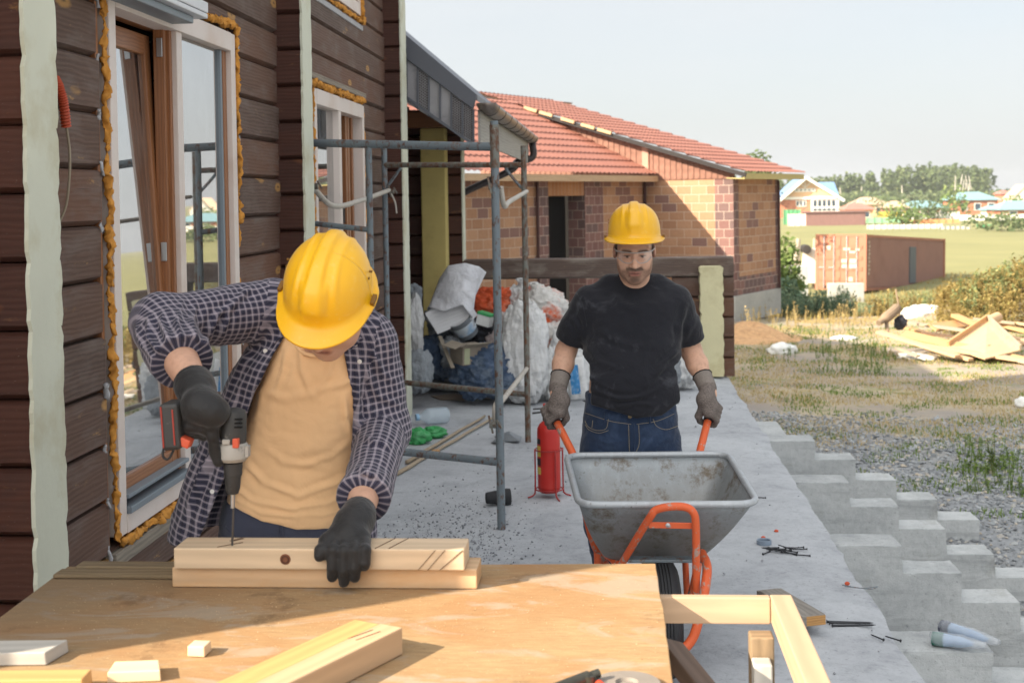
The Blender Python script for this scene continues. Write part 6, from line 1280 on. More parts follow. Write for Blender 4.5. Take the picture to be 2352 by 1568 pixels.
def loft(secs, e=2.2):                               # secs: (z, cx, cy, rx, ry), z rising
    S = np.array(sorted(secs), float)
    def fn(X, Y, Z):
        z = np.clip(Z, S[0, 0], S[-1, 0]); cx, cy, rx, ry = [np.interp(z, S[:, 0], S[:, i]) for i in (1, 2, 3, 4)]
        k = (np.abs((X - cx) / rx) ** e + np.abs((Y - cy) / ry) ** e) ** (1 / e); d = (k - 1) * np.minimum(rx, ry) * .9; dz = np.maximum(S[0, 0] - Z, Z - S[-1, 0])
        return np.where(dz > 0, np.sqrt(np.maximum(d, 0) ** 2 + dz ** 2) + np.minimum(np.maximum(d, dz), 0), np.maximum(d, dz))
    return fn, np.array([min(S[:, 1] - S[:, 3]), min(S[:, 2] - S[:, 4]), S[0, 0]]), np.array([max(S[:, 1] + S[:, 3]), max(S[:, 2] + S[:, 4]), S[-1, 0]])
def dense(secs, n=40):                               # smooth the section table
    S = sorted(secs); out = []
    pts = curve([V(*s_[:3]) for s_ in S], 6); pr = curve([V(s_[0], s_[3], s_[4]) for s_ in S], 6)
    return [(p.x, p.y, p.z, q.y, q.z) for p, q in zip(pts, pr)]
def plane(p, n, big=1.0):
    p, n = a3(p), a3(Vector(n).normalized())
    return (lambda X, Y, Z: (X - p[0]) * n[0] + (Y - p[1]) * n[1] + (Z - p[2]) * n[2]), p - big, p + big
def project(X, Y, Z):
    m = np.array(CM); x, y, z = X, Y, Z - CAMZ; c = [x * m[0, i] + y * m[1, i] + z * m[2, i] for i in range(3)]; d = -c[2]
    return CX + FPX * c[0] / d, CY - FPX * c[1] / d, d
def nets(F, name, mat, parent=None, loc=None, smooth_it=2, col=None, uvf=None, disp=None):
    D = F.D; ins = D < 0; n = D.shape
    c = np.zeros(tuple(k - 1 for k in n), np.uint8)
    for i in (0, 1):
        for j in (0, 1):
            for k in (0, 1): c += ins[i:n[0] - 1 + i, j:n[1] - 1 + j, k:n[2] - 1 + k]
    act = np.argwhere((c > 0) & (c < 8)); idx = np.full(c.shape, -1, np.int64); idx[tuple(act.T)] = np.arange(len(act))
    acc = np.zeros((len(act), 3)); cnt = np.zeros(len(act))
    cor = [(i, j, k) for i in (0, 1) for j in (0, 1) for k in (0, 1)]
    for a in cor:
        for b_ in cor:
            if a < b_ and sum(abs(p - q) for p, q in zip(a, b_)) == 1:
                va = D[tuple((act + a).T)].astype(float); vb = D[tuple((act + b_).T)].astype(float); m = (va < 0) != (vb < 0); t = np.where(m, va / np.where(va == vb, 1, va - vb), 0)
                p = np.array(a) + t[:, None] * (np.array(b_) - np.array(a)); acc[m] += p[m]; cnt[m] += 1
    vs = F.lo + F.h * (act + acc / np.maximum(cnt, 1)[:, None]); faces = []
    for ax in range(3):
        o = [0, 0, 0]; o[ax] = 1; s0 = tuple(slice(0, n[i] - o[i]) for i in range(3)); s1 = tuple(slice(o[i], n[i]) for i in range(3)); ch = np.argwhere(ins[s0] != ins[s1]); b1, b2 = (ax + 1) % 3, (ax + 2) % 3
        ok = (ch[:, b1] > 0) & (ch[:, b2] > 0) & (ch[:, b1] < n[b1] - 1) & (ch[:, b2] < n[b2] - 1) & (ch[:, ax] < n[ax] - 1); ch = ch[ok]; e1 = np.zeros(3, int); e1[b1] = 1; e2 = np.zeros(3, int); e2[b2] = 1
        q = np.stack([idx[tuple((ch - e1 - e2).T)], idx[tuple((ch - e2).T)], idx[tuple(ch.T)], idx[tuple((ch - e1).T)]], 1); fl = ~ins[tuple(ch.T)]; q[fl] = q[fl][:, ::-1]; faces.append(q)
    f = np.concatenate(faces)
    e = np.concatenate([f[:, [0, 1]], f[:, [1, 2]], f[:, [2, 3]], f[:, [3, 0]]])
    for _ in range(smooth_it):
        s_ = np.zeros_like(vs); k = np.zeros(len(vs)); np.add.at(s_, e[:, 0], vs[e[:, 1]]); np.add.at(k, e[:, 0], 1); vs = vs * .5 + .5 * s_ / np.maximum(k, 1)[:, None]
    me = bpy.data.meshes.new(name); o0 = np.array(loc if loc is not None else org(parent), float)
    def make(v): me.clear_geometry(); me.from_pydata((v - o0).tolist(), [], f.tolist()); me.polygons.foreach_set('use_smooth', [True] * len(f))
    make(vs)
    if disp is not None:
        nr = np.zeros(len(vs) * 3); me.vertices.foreach_get('normal', nr); nr = nr.reshape(-1, 3); vs = vs + nr * disp(vs)[:, None]; make(vs)
    if col is not None:
        at = me.color_attributes.new('tone', 'FLOAT_COLOR', 'POINT'); cc = col(vs); at.data.foreach_set('color', np.concatenate([cc, np.ones((len(vs), 1))], 1).ravel())
    if uvf is not None:
        uv = uvf(vs, f); me.uv_layers.new(name='UVMap').data.foreach_set('uv', uv.reshape(-1))
    me.materials.append(mat); o = bpy.data.objects.new(name, me); COL.objects.link(o); o['o0'] = tuple(o0)
    if parent is not None: o.parent = parent
    else: o.location = o0
    return o
def noise_arr(v, sc, off=(0, 0, 0)): o = Vector(off); return np.array([mnoise.noise(Vector((p[0] * sc[0], p[1] * sc[1], p[2] * sc[2])) + o) for p in v])
def folds_px(v, lines, front=None):
    """displacement from fold lines given along the cloth: (points, width px, depth m)"""
    X, Y, d = project(v[:, 0], v[:, 1], v[:, 2]); out = np.zeros(len(v))
    for pts, w_, amp in lines:
        best = np.full(len(v), 1e9); tt = np.zeros(len(v)); m = len(pts) - 1
        for i in range(m):
            a, b_ = np.array(pts[i], float), np.array(pts[i + 1], float); ab = b_ - a; t = np.clip(((X - a[0]) * ab[0] + (Y - a[1]) * ab[1]) / (ab @ ab), 0, 1); dd = np.hypot(X - a[0] - t * ab[0], Y - a[1] - t * ab[1]); up = dd < best; best[up] = dd[up]; tt[up] = (i + t[up]) / m
        out += amp * (np.exp(-(best / w_) ** 2) - .6 * np.exp(-((best - 1.5 * w_) / w_) ** 2)) * np.sin(np.pi * np.clip(tt, .04, .96)) ** .6
    out *= .65 + .9 * noise_arr(v, (14, 14, 14), (4, 0, 0))
    if front is not None: out *= (d < front)
    return out
def seg_uv(segs):
    """UVs that follow sleeves and body: segs = (a, b, r, ref) ; nearest axis wins per face"""
    def f(vs, fc):
        cen = vs[fc].mean(1); best = np.full(len(fc), 1e9); which = np.zeros(len(fc), int)
        for i, (a, b_, r, ref, off) in enumerate(segs):
            a, b_ = a3(a), a3(b_); ab = b_ - a; t = np.clip(((cen - a) @ ab) / (ab @ ab), 0, 1); dd = np.linalg.norm(cen - a - t[:, None] * ab, axis=1) / r; dd = np.where((dd > 1.4) & (i > 0), 1e6, dd); m = dd < best; best[m] = dd[m]; which[m] = i
        uv = np.zeros((len(fc), 4, 2))
        for i, (a, b_, r, ref, off) in enumerate(segs):
            m = which == i
            if not m.any(): continue
            a, b_ = a3(a), a3(b_); x = (b_ - a) / np.linalg.norm(b_ - a); u = a3(ref); u = u - x * (u @ x); u /= np.linalg.norm(u); w_ = np.cross(x, u); p = vs[fc[m]] - a; ang = np.arctan2(p @ w_, p @ u); ca = ang[:, :1]; ang = ca + (ang - ca + np.pi) % (2 * np.pi) - np.pi
            uv[m, :, 0] = ang * r + off; uv[m, :, 1] = p @ x
        return uv
    return f
from mathutils.bvhtree import BVHTree
def skinner(o):
    me = o.data; o0 = Vector(o['o0']); t = BVHTree.FromPolygons([v.co + o0 for v in me.vertices], [tuple(p.vertices) for p in me.polygons])
    def hit(px, py, lift=.001):
        q = t.ray_cast(V(0, 0, CAMZ), ray(px, py).normalized())
        return (q[0] + q[1] * lift) if q[0] is not None else None
    return hit
def stitch(name, hit, pts, r, m, parent, lift=.001, sm=6):
    q = [hit(p.x, p.y, lift) for p in curve([V(x, y, 0) for x, y in pts], sm)]; q = [p for p in q if p is not None]
    if len(q) > 1: b = MB(); b.tube(q, r, 5); return b.build(name, m, parent, smooth='all')
def frame(f, up=(0, 0, 1), roll=0):                  # columns: right (as seen from the front it faces), forward, up
    f = Vector(f).normalized(); r = f.cross(Vector(up)).normalized() * -1; u = r.cross(f) * -1
    m = Matrix((r, f, u)).transposed(); return m @ Matrix.Rotation(R(roll), 3, 'Y') if roll else m
# ------------------------------------------------------------------ materials of the two men
def m_skin(name):
    t = NT(name); v = t.co(); c = t.attr('tone'); c = t.mix(t.rng(t.noise(v, 60, 5, .7), .3, .7, .22, 0), c, t.mix(1, c, (.72, .6, .55, 1), 'MULTIPLY'))
    t.fin(c, .55, t.bump(t.noise(v, 300, 3), .12, .001), 0, .35); t.b.inputs['Subsurface Weight'].default_value = .08; t.b.inputs['Subsurface Radius'].default_value = (.01, .004, .002); t.b.inputs['Subsurface Scale'].default_value = .4; return t.m
M_SKIN = m_skin('skin')
def m_cloth(name, c, c2=None, amt=0, fs=6, lo=.56, hi=.72, rough=.9, weave=900, wr=14, wb=.35, spec=.15):
    t = NT(name); v = t.co(); n = t.noise(v, 5, 5, .6); col = t.mix(n, mul(c, .85), mul(c, 1.12))
    if c2: col = t.mix(t.rng(t.noise(v, fs, 7, .72, .6), lo, hi, 0, amt), col, c2)
    b1 = t.bump(t.noise(v, wr, 4, .55, 1.2), wb, .012); return t.fin(col, rough, t.bump(t.noise(v, weave, 2), .15, .0006, b1), 0, spec, Sheen_Weight=.15)
M_BLACKT = m_cloth('black cotton', C(35, 36, 42), C(104, 106, 114), .4, 6, .58, .74, wb=.6); M_TAN = m_cloth('tan cotton', C(229, 187, 141), wb=.25); M_DENIM = m_cloth('dark blue denim', C(40, 54, 78), C(78, 96, 124), .55, 7, .5, .75, wr=20, wb=.5); M_GTROU = m_cloth('grey blue work trousers', C(62, 66, 82), wb=.4)
M_STITCH = m_plain('pale stitching', C(150, 140, 116), .8, .2, 80); M_BLACKG = m_cloth('black rubber coated glove', C(22, 22, 24), C(50, 50, 54), .4, 14, rough=.6, wr=60, wb=.2, spec=.4)
def m_knit(name, c, c2):
    t = NT(name); v = t.co(); k = t.vor(v, 330); n = t.noise(v, 20, 4); col = t.mix(t.rng(k, .2, .6), c, c2); col = t.mix(t.rng(n, .3, .7, .2, 0), col, mul(c2, .6)); return t.fin(col, .95, t.bump(k, .5, .0015), 0, .1)
M_KNIT = m_knit('grey knit glove', C(150, 140, 134), C(96, 88, 84)); M_KNITC = m_knit('grey knit cuff', C(146, 138, 132), C(124, 116, 110))
def m_helmet():
    t = NT('yellow helmet plastic'); v = t.co(); n = t.noise(v, 7, 5, .65); s_ = t.noise(v, 55, 5, .75); col = t.mix(n, C(222, 164, 22), C(240, 186, 34)); col = t.mix(t.rng(s_, .58, .7, 0, .45), col, C(232, 196, 110)); col = t.mix(t.rng(t.noise(v, 16, 6, .7), .62, .72, 0, .3), col, C(190, 140, 40))
    return t.fin(col, t.rng(n, .3, .7, .26, .42), t.bump(s_, .04, .001), 0, .5)
M_HELM = m_helmet(); M_HAIR = m_plain('dark hair', C(34, 28, 26), .7, .3, 60)
def m_plaid():
    t = NT('navy and white plaid cotton'); u = t.sep(t.uv()); per = .0178; nv = t.noise(t.co(), 40, 4); wob = t.math('MULTIPLY', t.math('SUBTRACT', t.noise(t.co(), 9, 3), .5), .006)
    def band(x, off, c, w_, soft=.05): f = t.math('FRACT', t.math('ADD', t.math('DIVIDE', t.math('ADD', x, wob), per), off)); d = t.math('ABSOLUTE', t.math('SUBTRACT', f, c)); return t.rng(d, w_, w_ + soft, 1, 0)
    wx, wy = band(u[0], 0, .5, .10, .08), band(u[1], .3, .5, .10, .08); dx, dy = band(u[0], 0, .0, .06), band(u[1], .3, .0, .06); dx2, dy2 = band(u[0], 0, 1, .06), band(u[1], .3, 1, .06)
    navy = t.mix(nv, C(48, 48, 64), C(70, 69, 86)); dk = C(28, 29, 42); pale = t.mix(nv, C(150, 142, 154), C(188, 178, 184))
    col = t.mix(t.math('MULTIPLY', t.math('MAXIMUM', t.math('MAXIMUM', dx, dx2), t.math('MAXIMUM', dy, dy2)), .6), navy, dk)
    f = t.math('MULTIPLY', t.math('ADD', wx, wy), .46); f = t.math('ADD', f, t.math('MULTIPLY', t.math('MULTIPLY', wx, wy), -.16)); col = t.mix(f, col, pale)
    b1 = t.bump(t.noise(t.co(), 16, 5, .6, 1.5), .45, .012); return t.fin(col, .92, t.bump(t.noise(t.co(), 700, 2), .15, .0006, b1), 0, .12, Sheen_Weight=.1)
M_PLAID = m_plaid()
t = NT('clear lens'); fr = t.n('LayerWeight'); fr.inputs[0].default_value = .35; tr = t.n('BsdfTransparent'); tr.inputs[0].default_value = (.97, .96, .96, 1); gl = t.n('BsdfGlossy'); gl.inputs['Roughness'].default_value = .05; mx_ = t.n('MixShader'); t.put(mx_.inputs[0], t.rng(fr.outputs['Fresnel'], 0, 1, .012, .2)); t.put(mx_.inputs[1], tr.outputs[0]); t.put(mx_.inputs[2], gl.outputs[0]); t.put(t.out.inputs[0], mx_.outputs[0]); M_LENS = t.m

SKIN = np.array(C(206, 164, 140)[:3]); SKD = np.array(C(150, 100, 78)[:3]); BEARD = np.array(C(64, 48, 42)[:3]); LIP = np.array(C(166, 100, 90)[:3]); DARKE = np.array(C(30, 22, 20)[:3]); WHITE = np.array(C(206, 196, 188)[:3])
def sst(x, a, b): t = np.clip((x - a) / (b - a), 0, 1); return t * t * (3 - 2 * t)
def head_prims(F, c, m, beard=True):
    T = lambda x, y, z: c + m @ V(x, y, z); A = lambda *p: F.add(*p)
    A(ell(T(0, -.012, .035), (.074, .096, .092), m), .02); A(ell(T(0, .03, -.035), (.064, .062, .088), m), .03); A(ell(T(0, .054, -.103), (.031, .029, .026), m), .03)
    for s_ in (-1, 1):
        A(ell(T(.042 * s_, .05, -.03), (.026, .03, .03), m), .025); A(ell(T(.049 * s_, .012, -.07), (.017, .034, .032), m), .03)
        A(cone(T(.012 * s_, .087, .026), T(.05 * s_, .07, .026), .012, .010), .014)
    A(cone(T(0, .09, .012), T(0, .112, -.03), .009, .0125), .012); A(ell(T(0, .114, -.032), (.011, .010, .010), m), .008)
    for s_ in (-1, 1):
        A(ell(T(.014 * s_, .1, -.034), (.009, .011, .008), m), .006); F.add(ell(T(.032 * s_, .1, .006), (.019, .016, .011), m), .014, 's'); A(ell(T(.031 * s_, .074, .004), (.0155, .0135, .0125), m), .004)
        A(ell(T(.079 * s_, -.008, -.008), (.010, .021, .032), m @ Matrix.Rotation(R(-12), 3, 'X')), .008); F.add(ell(T(.090 * s_, .0, -.004), (.006, .01, .016), m), .006, 's')
    A(cone(T(-.02, .084, -.064), T(.02, .084, -.064), .007, .007), .008); A(cone(T(0, .09, -.062), T(0, .091, -.062), .0075, .007), .008); A(cone(T(-.015, .084, -.076), T(.015, .084, -.076), .0085, .0085), .008)
    F.add(cone(T(-.024, .096, -.0695), T(.024, .096, -.0695), .002, .002), .004, 's')
def head_col(vs, c, m, beard=True):
    L = (vs - a3(c)) @ np.array(m); x, y, z = L[:, 0], L[:, 1], L[:, 2]; ax = np.abs(x); near = np.linalg.norm(L, axis=1) < .2
    n1 = noise_arr(vs, (38, 38, 38)); n2 = noise_arr(vs, (200, 200, 200)); col = SKIN[None] * (1 + .10 * n1[:, None]); mixto = lambda w_, c_: (col * (1 - w_[:, None]) + c_[None] * w_[:, None])
    front = sst(y, .02, .05) * near
    col = mixto(.35 * sst(ax, .06, .085) * near, np.array(C(176, 104, 84)[:3])); col = mixto(.3 * front * np.exp(-((ax - .03) / .02) ** 2 - ((z + .006) / .013) ** 2), SKD)
    if beard:
        edge = -.028 - .024 * sst(ax, .02, .05) + .04 * sst(ax, .055, .07); jaw = sst(edge - z, .0, .02) * sst(z, -.15, -.12) * near * sst(y, -.03, .0); mou = np.exp(-((z + .052) / .008) ** 2) * (ax < .034) * front; chin = np.exp(-((z + .098) / .014) ** 2 - (ax / .02) ** 4) * front
        col = mixto(np.clip(.5 * jaw * (1 + .5 * n2) , 0, .75), BEARD); col = mixto(np.clip(.82 * mou, 0, .9), BEARD); col = mixto(.72 * chin, BEARD)
    lip = np.exp(-((z + .07) / .0095) ** 4 - (ax / .023) ** 4) * sst(y, .07, .08); col = mixto(.75 * lip, LIP); col = mixto(.85 * np.exp(-((z + .0695) / .0025) ** 2 - (ax / .022) ** 4) * front, DARKE)
    brow = np.exp(-((z - .027 + .12 * (ax - .03) ** 2 * 40) / .006) ** 2) * sst(ax, .009, .016) * sst(-ax, -.058, -.046) * front; col = mixto(.9 * brow, DARKE)
    scl = np.exp(-((ax - .031) / .0125) ** 4 - ((z - .0005) / .0036) ** 2) * front; col = mixto(.6 * scl, WHITE); iris = np.exp(-((ax - .030) / .0058) ** 4 - ((z - .0002) / .0046) ** 4) * front; col = mixto(.95 * iris, DARKE); lash = np.exp(-((ax - .031) / .0155) ** 4 - ((z - .0052 + 9 * (ax - .031) ** 2) / .0021) ** 2) * front; col = mixto(.95 * lash, DARKE); lid = np.exp(-((ax - .031) / .016) ** 4 - ((z - .012) / .006) ** 2) * front; col = mixto(.3 * lid, SKD)
    hair = near * sst(z, .0, .02) * sst(-y, -.02, .02) + near * sst(-y, .0, .03) * sst(z, -.06, -.03) + near * np.exp(-((ax - .07) / .012) ** 2) * sst(y, -.005, .01) * sst(-y, -.035, -.02) * sst(z, -.03, -.01); col = mixto(np.clip(hair, 0, 1) * .92 * (ax < .083), np.array(C(38, 30, 28)[:3]))
    nost = np.exp(-((ax - .008) / .005) ** 2 - ((z + .043) / .004) ** 2) * sst(y, .09, .1); col = mixto(.7 * nost, DARKE)
    arm = ~near; col[arm] = col[arm] * (1 - .24 * np.clip(noise_arr(vs[arm], (120, 120, 60)), 0, 1)[:, None])
    return col
def helmet(name, c, m, parent, sc=1.0, label=None):
    """c: centre of the rim, m columns: right, forward, up"""
    b = MB(); nu, nv = 120, 46
    def fn(u, v_):
        a = 2 * math.pi * u; ca, sa = math.cos(a), math.sin(a); fr = max(0, sa)
        rx, ry, h = .104, .126 + (.006 if sa < 0 else 0), .128
        if v_ <= .84:
            t = v_ / .84; ph = t * math.pi / 2; k = math.sin(ph) ** .86; zz = h * math.cos(ph) ** .8; x, y = rx * k * ca, ry * k * sa; lift = 0
            d = abs(x); wid = .02 + .016 * max(0, y / .13) * t
            lift += .0075 * math.exp(-(max(0, d - wid * .55) / (.006)) ** 2) * min(1, (1 - t) * 6 + .15) * (1 if y > -.12 else .5)
            lift += .004 * math.exp(-((d - wid - .022) / .006) ** 2) * math.sin(math.pi * min(1, t * 1.05)) * (1 if y > -.1 else .4)
            if y > .02: lift += .006 * smooth(.035, .027, d) * smooth(.42, .6, t) * smooth(.93, .8, t)
            nrm = V(x / rx ** 2, y / ry ** 2, zz / h ** 2 + .5).normalized(); return c + m @ ((V(x, y, zz) + nrm * lift) * sc)
        t = (v_ - .84) / .16; flare = .010 + .004 * abs(ca) + .028 * fr ** 1.6; lipz = -.004 - .016 * t - .010 * fr * t
        side = .010 * math.exp(-((abs(ca) - 1) / .05) ** 2) * math.sin(math.pi * min(1, t * 1.2))
        if t > .85: lipz += .003
        r_ = 1 + (flare * min(1, t * 1.35) + side) / .115; return c + m @ (V(rx * r_ * ca, ry * r_ * sa + .006 * fr * t, lipz) * sc)
    b.grid(fn, nu, nv); o = b.build(name, M_HELM, parent, smooth='all', solid=.003)
    if label: o['label'] = label
    b = MB()
    for s_ in (-1, 1):
        for dy in (-.012, 0.0, .012): q = c + m @ (V(s_ * .103, -.02 + dy, .05 + .012 * (dy == 0)) * sc); b.obox(q, (.004, .006, .004), m)
        q = c + m @ (V(s_ * .1165, .01, -.004) * sc); b.obox(q, (.01, .03, .012), m, 1)
    build_each(b, 'vent_slot', m_plain('dark vent', C(120, 84, 20), .6), o, bevel=.001)
    return o

# ------------------------------------------------------------------ the man pushing the wheelbarrow
def px_sec(y, x0, x1, d, ry, shift=0):
    a, c = P(x0, y, d), P(x1, y, d); return ((a.z + c.z) / 2, (a.x + c.x) / 2, (a.y + c.y) / 2 + shift, (c - a).length / 2, ry)
dm = 5.42
person = P(1455, 1420, dm); person.z = 0
tors = dense([px_sec(1010, 1345, 1555, dm, .125), px_sec(950, 1334, 1560, dm, .138, -.012), px_sec(905, 1330, 1562, dm, .140, -.02), px_sec(850, 1334, 1560, dm, .137, -.02), px_sec(790, 1346, 1558, dm, .125, -.01), px_sec(740, 1344, 1562, dm, .118), px_sec(700, 1344, 1566, dm, .105), px_sec(678, 1354, 1556, dm, .085, .01), px_sec(656, 1390, 1520, dm, .06, .02), px_sec(640, 1414, 1498, dm, .045, .02)])
J = {s_: (P(*a, dm), P(*b_, 5.5), P(*c_, 5.37)) for s_, a, b_, c_ in (('l', (1350, 687), (1300, 806), (1281, 892)), ('r', (1555, 687), (1588, 806), (1626, 892)))}
hc1 = P(1457, 574, 5.31); hm1 = frame((0, -1, -.3))
F = Field(P(1250, 1000, 5.9) + V(-.05, -.85, -.15), V(P(1660, 460, 5.0).x + .08, 5.85, 1.75), .0052)
F.add(loft([(z, x, y, rx * (.9 if z > 1.05 else .8), ry * (.9 if z > 1.05 else .8)) for z, x, y, rx, ry in tors]), .03)
for s_ in 'lr': a, e, w_ = J[s_]; F.add(cone(a, e, .052, .042), .03); F.add(cone(e, e.lerp(w_, .35), .043, .0435), .02); F.add(cone(e.lerp(w_, .35), w_, .043, .028), .02); F.add(cone(w_, w_ + (w_ - e).normalized() * .03, .028, .027), .02)
F.add(cone(hc1 + hm1 @ V(0, -.03, -.07), P(1457, 650, dm + .01), .056, .066), .03); F.add(cone(P(1418, 678, dm + .02), P(1496, 678, dm + .02), .04, .04), .05)
head_prims(F, hc1, hm1)
man1 = nets(F, 'person', M_SKIN, None, person, 1, col=lambda v: head_col(v, hc1, hm1))
tag(man1, 'man in a black t-shirt, jeans, yellow helmet and clear glasses pushing the wheelbarrow', 'person')
h1 = helmet('helmet', hc1 + hm1 @ V(0, .004, .065), hm1 @ Matrix.Rotation(R(15), 3, 'X'), man1, 1.0)
# black t-shirt
F = Field(V(P(1262, 800, 5.3).x, 5.0, .74), V(P(1640, 800, 5.3).x, 5.8, 1.5), .0055)
F.add(loft([(z, x, y, rx + .008 + .012 * smooth(1.12, .9, z), ry + .008 + .006 * smooth(1.12, .9, z)) for z, x, y, rx, ry in tors if z > .78]), .02)
for s_ in 'lr':
    a, e, w_ = J[s_]; o = V(-.012 if s_ == 'l' else .012, 0, -.01); F.add(cone(a + V(0, 0, .0), a.lerp(e, .5) + o * .5, .057, .06), .05); F.add(cone(a.lerp(e, .5) + o * .5, a.lerp(e, 1.05) + o, .06, .062), .03)
    sl, g = F.sub(a3(e) - .2, a3(e) + .2); n_ = (e - a).normalized(); cut = a.lerp(e, .8); pl_d = plane(cut, n_)[0](*g); tm = np.abs(g[0] - e.x) < .105; F.D[sl] = np.where(tm, np.maximum(F.D[sl], pl_d), F.D[sl])
F.add(cone(P(1404, 662, dm + .02), P(1511, 662, dm + .02), .054, .054), .05)
g = F.whole(); pxs, pys, _ = project(*g); hem = np.interp(pxs, [1330, 1345, 1400, 1460, 1520, 1550, 1565], [915, 924, 942, 960, 954, 930, 922]); F.D = np.maximum(F.D, ((pys - hem) / 553 * (np.abs(g[0] - .1) < .35)).astype(np.float32)); neck = np.interp(pxs, [1396, 1410, 1428, 1457, 1488, 1504, 1518], [560, 608, 636, 650, 637, 610, 560]); F.D = np.maximum(F.D, ((neck - pys) / 560).astype(np.float32))
fl = [([(1345, 790), (1375, 830), (1420, 850)], 7, .006), ([(1560, 800), (1530, 830), (1490, 870)], 7, .008), ([(1555, 830), (1520, 850), (1470, 900)], 6, .006), ([(1345, 860), (1400, 890), (1470, 900)], 7, .005), ([(1350, 890), (1420, 915), (1500, 912)], 6, .006), ([(1540, 880), (1500, 900), (1440, 918)], 6, .006), ([(1330, 700), (1345, 750), (1340, 785)], 7, .008), ([(1575, 700), (1560, 745), (1562, 790)], 7, .008), ([(1300, 720), (1322, 740), (1335, 770)], 6, .005), ([(1605, 730), (1585, 750), (1575, 780)], 6, .005), ([(1400, 670), (1430, 700), (1470, 715)], 9, .003), ([(1380, 760), (1430, 790), (1500, 795)], 10, .004), ([(1420, 935), (1460, 925), (1510, 930)], 5, .005)]
ts = nets(F, 't_shirt', M_BLACKT, man1, None, 2, disp=lambda v: 1.7 * folds_px(v, fl, 5.5) + .005 * noise_arr(v, (9, 9, 16)) + .002 * noise_arr(v, (30, 30, 40)))
hit = skinner(ts)
stitch('collar', hit, [(1409, 617), (1418, 630), (1435, 645), (1457, 654), (1480, 645), (1497, 631), (1505, 618)], .0052, M_BLACKT, ts, -.001)
for pts in ([(1322, 668), (1338, 700), (1348, 750)], [(1592, 664), (1574, 700), (1564, 750)]): stitch('shoulder_seam', hit, pts, .0014, M_BLACKT, ts)
# jeans
hipsz = [px_sec(898, 1346, 1548, dm, .128, -.012), px_sec(925, 1344, 1552, dm, .13, -.008), px_sec(960, 1340, 1556, dm, .138, 0), px_sec(1010, 1338, 1560, dm, .142), px_sec(1060, 1338, 1561, dm, .13)]
F = Field(V(P(1320, 900, 5.4).x - .12, 5.05, .03), V(P(1570, 900, 5.4).x + .1, 5.78, .9), .0065); F.add(loft(dense(hipsz)), .02)
legs = ((P(1392, 1030, dm), P(1384, 1200, 5.3), P(1412, 1392, 5.48)), (P(1506, 1030, dm), P(1512, 1205, 5.36), P(1508, 1395, 5.45)))
for h_, k_, a_ in legs: F.add(cone(h_, k_, .096, .075), .04); F.add(cone(k_, a_, .072, .058), .03)
fl = [([(1345, 1030), (1400, 1050), (1450, 1040)], 6, .006), ([(1555, 1030), (1500, 1050), (1460, 1040)], 6, .006), ([(1350, 1000), (1400, 1015), (1440, 1010)], 6, .004), ([(1550, 1005), (1500, 1018), (1465, 1012)], 6, .004), ([(1452, 950), (1453, 1000), (1453, 1045)], 7, .006)]
je = nets(F, 'jeans', M_DENIM, man1, None, 2, disp=lambda v: folds_px(v, fl, 5.45) + .005 * noise_arr(v, (10, 10, 22)) + .002 * noise_arr(v, (34, 34, 44))); hit = skinner(je)
for pts in ([(1344, 966), (1352, 980), (1372, 988), (1392, 984), (1398, 962)], [(1500, 962), (1508, 978), (1530, 986), (1556, 978)], [(1345, 975), (1354, 987), (1376, 994), (1398, 988)], [(1345, 948), (1400, 966), (1450, 974)], [(1462, 974), (1510, 966), (1556, 946)], [(1444, 975), (1446, 1040)], [(1467, 975), (1468, 1020), (1456, 1044)], [(1362, 965), (1360, 982)]): stitch('stitching', hit, pts, .0011, M_STITCH, je, .0015)
stitch('fly_edge', hit, [(1456, 972), (1457, 1010), (1456, 1044)], .003, M_DENIM, je, .001)
for x, y in ((1391, 962), (1492, 965)): stitch('belt_loop', hit, [(x, y - 14), (x, y), (x + 1, y + 8)], .005, M_DENIM, je, .002)
q = hit(1447, 956, .002)
if q: b = MB(); b.lathe([(0, -.002), (.0085, 0), (.008, .003), (0, .005)], q, rot('X', 90), 14); b.build('button', m_plain('brass button', C(150, 132, 100), .4, metal=.7), je)
for k, (h_, k_, a_) in enumerate(legs):
    F = Field(a_ + V(-.1, -.26, -.16), a_ + V(.1, .14, .1), .006); z = .05; F.add(cone(V(a_.x, a_.y + .02, z + .02), V(a_.x + (-.01 if k == 0 else .01), a_.y - .15, z), .05, .045), .03); F.add(cone(V(a_.x, a_.y, a_.z), V(a_.x, a_.y + .02, z + .02), .055, .05), .03); F.add(plane((a_.x, a_.y, .012), (0, 0, -1)), .006, 'i'); nets(F, 'shoe', m_plain('dark work shoe', C(52, 46, 44), .6), man1, None, 1)
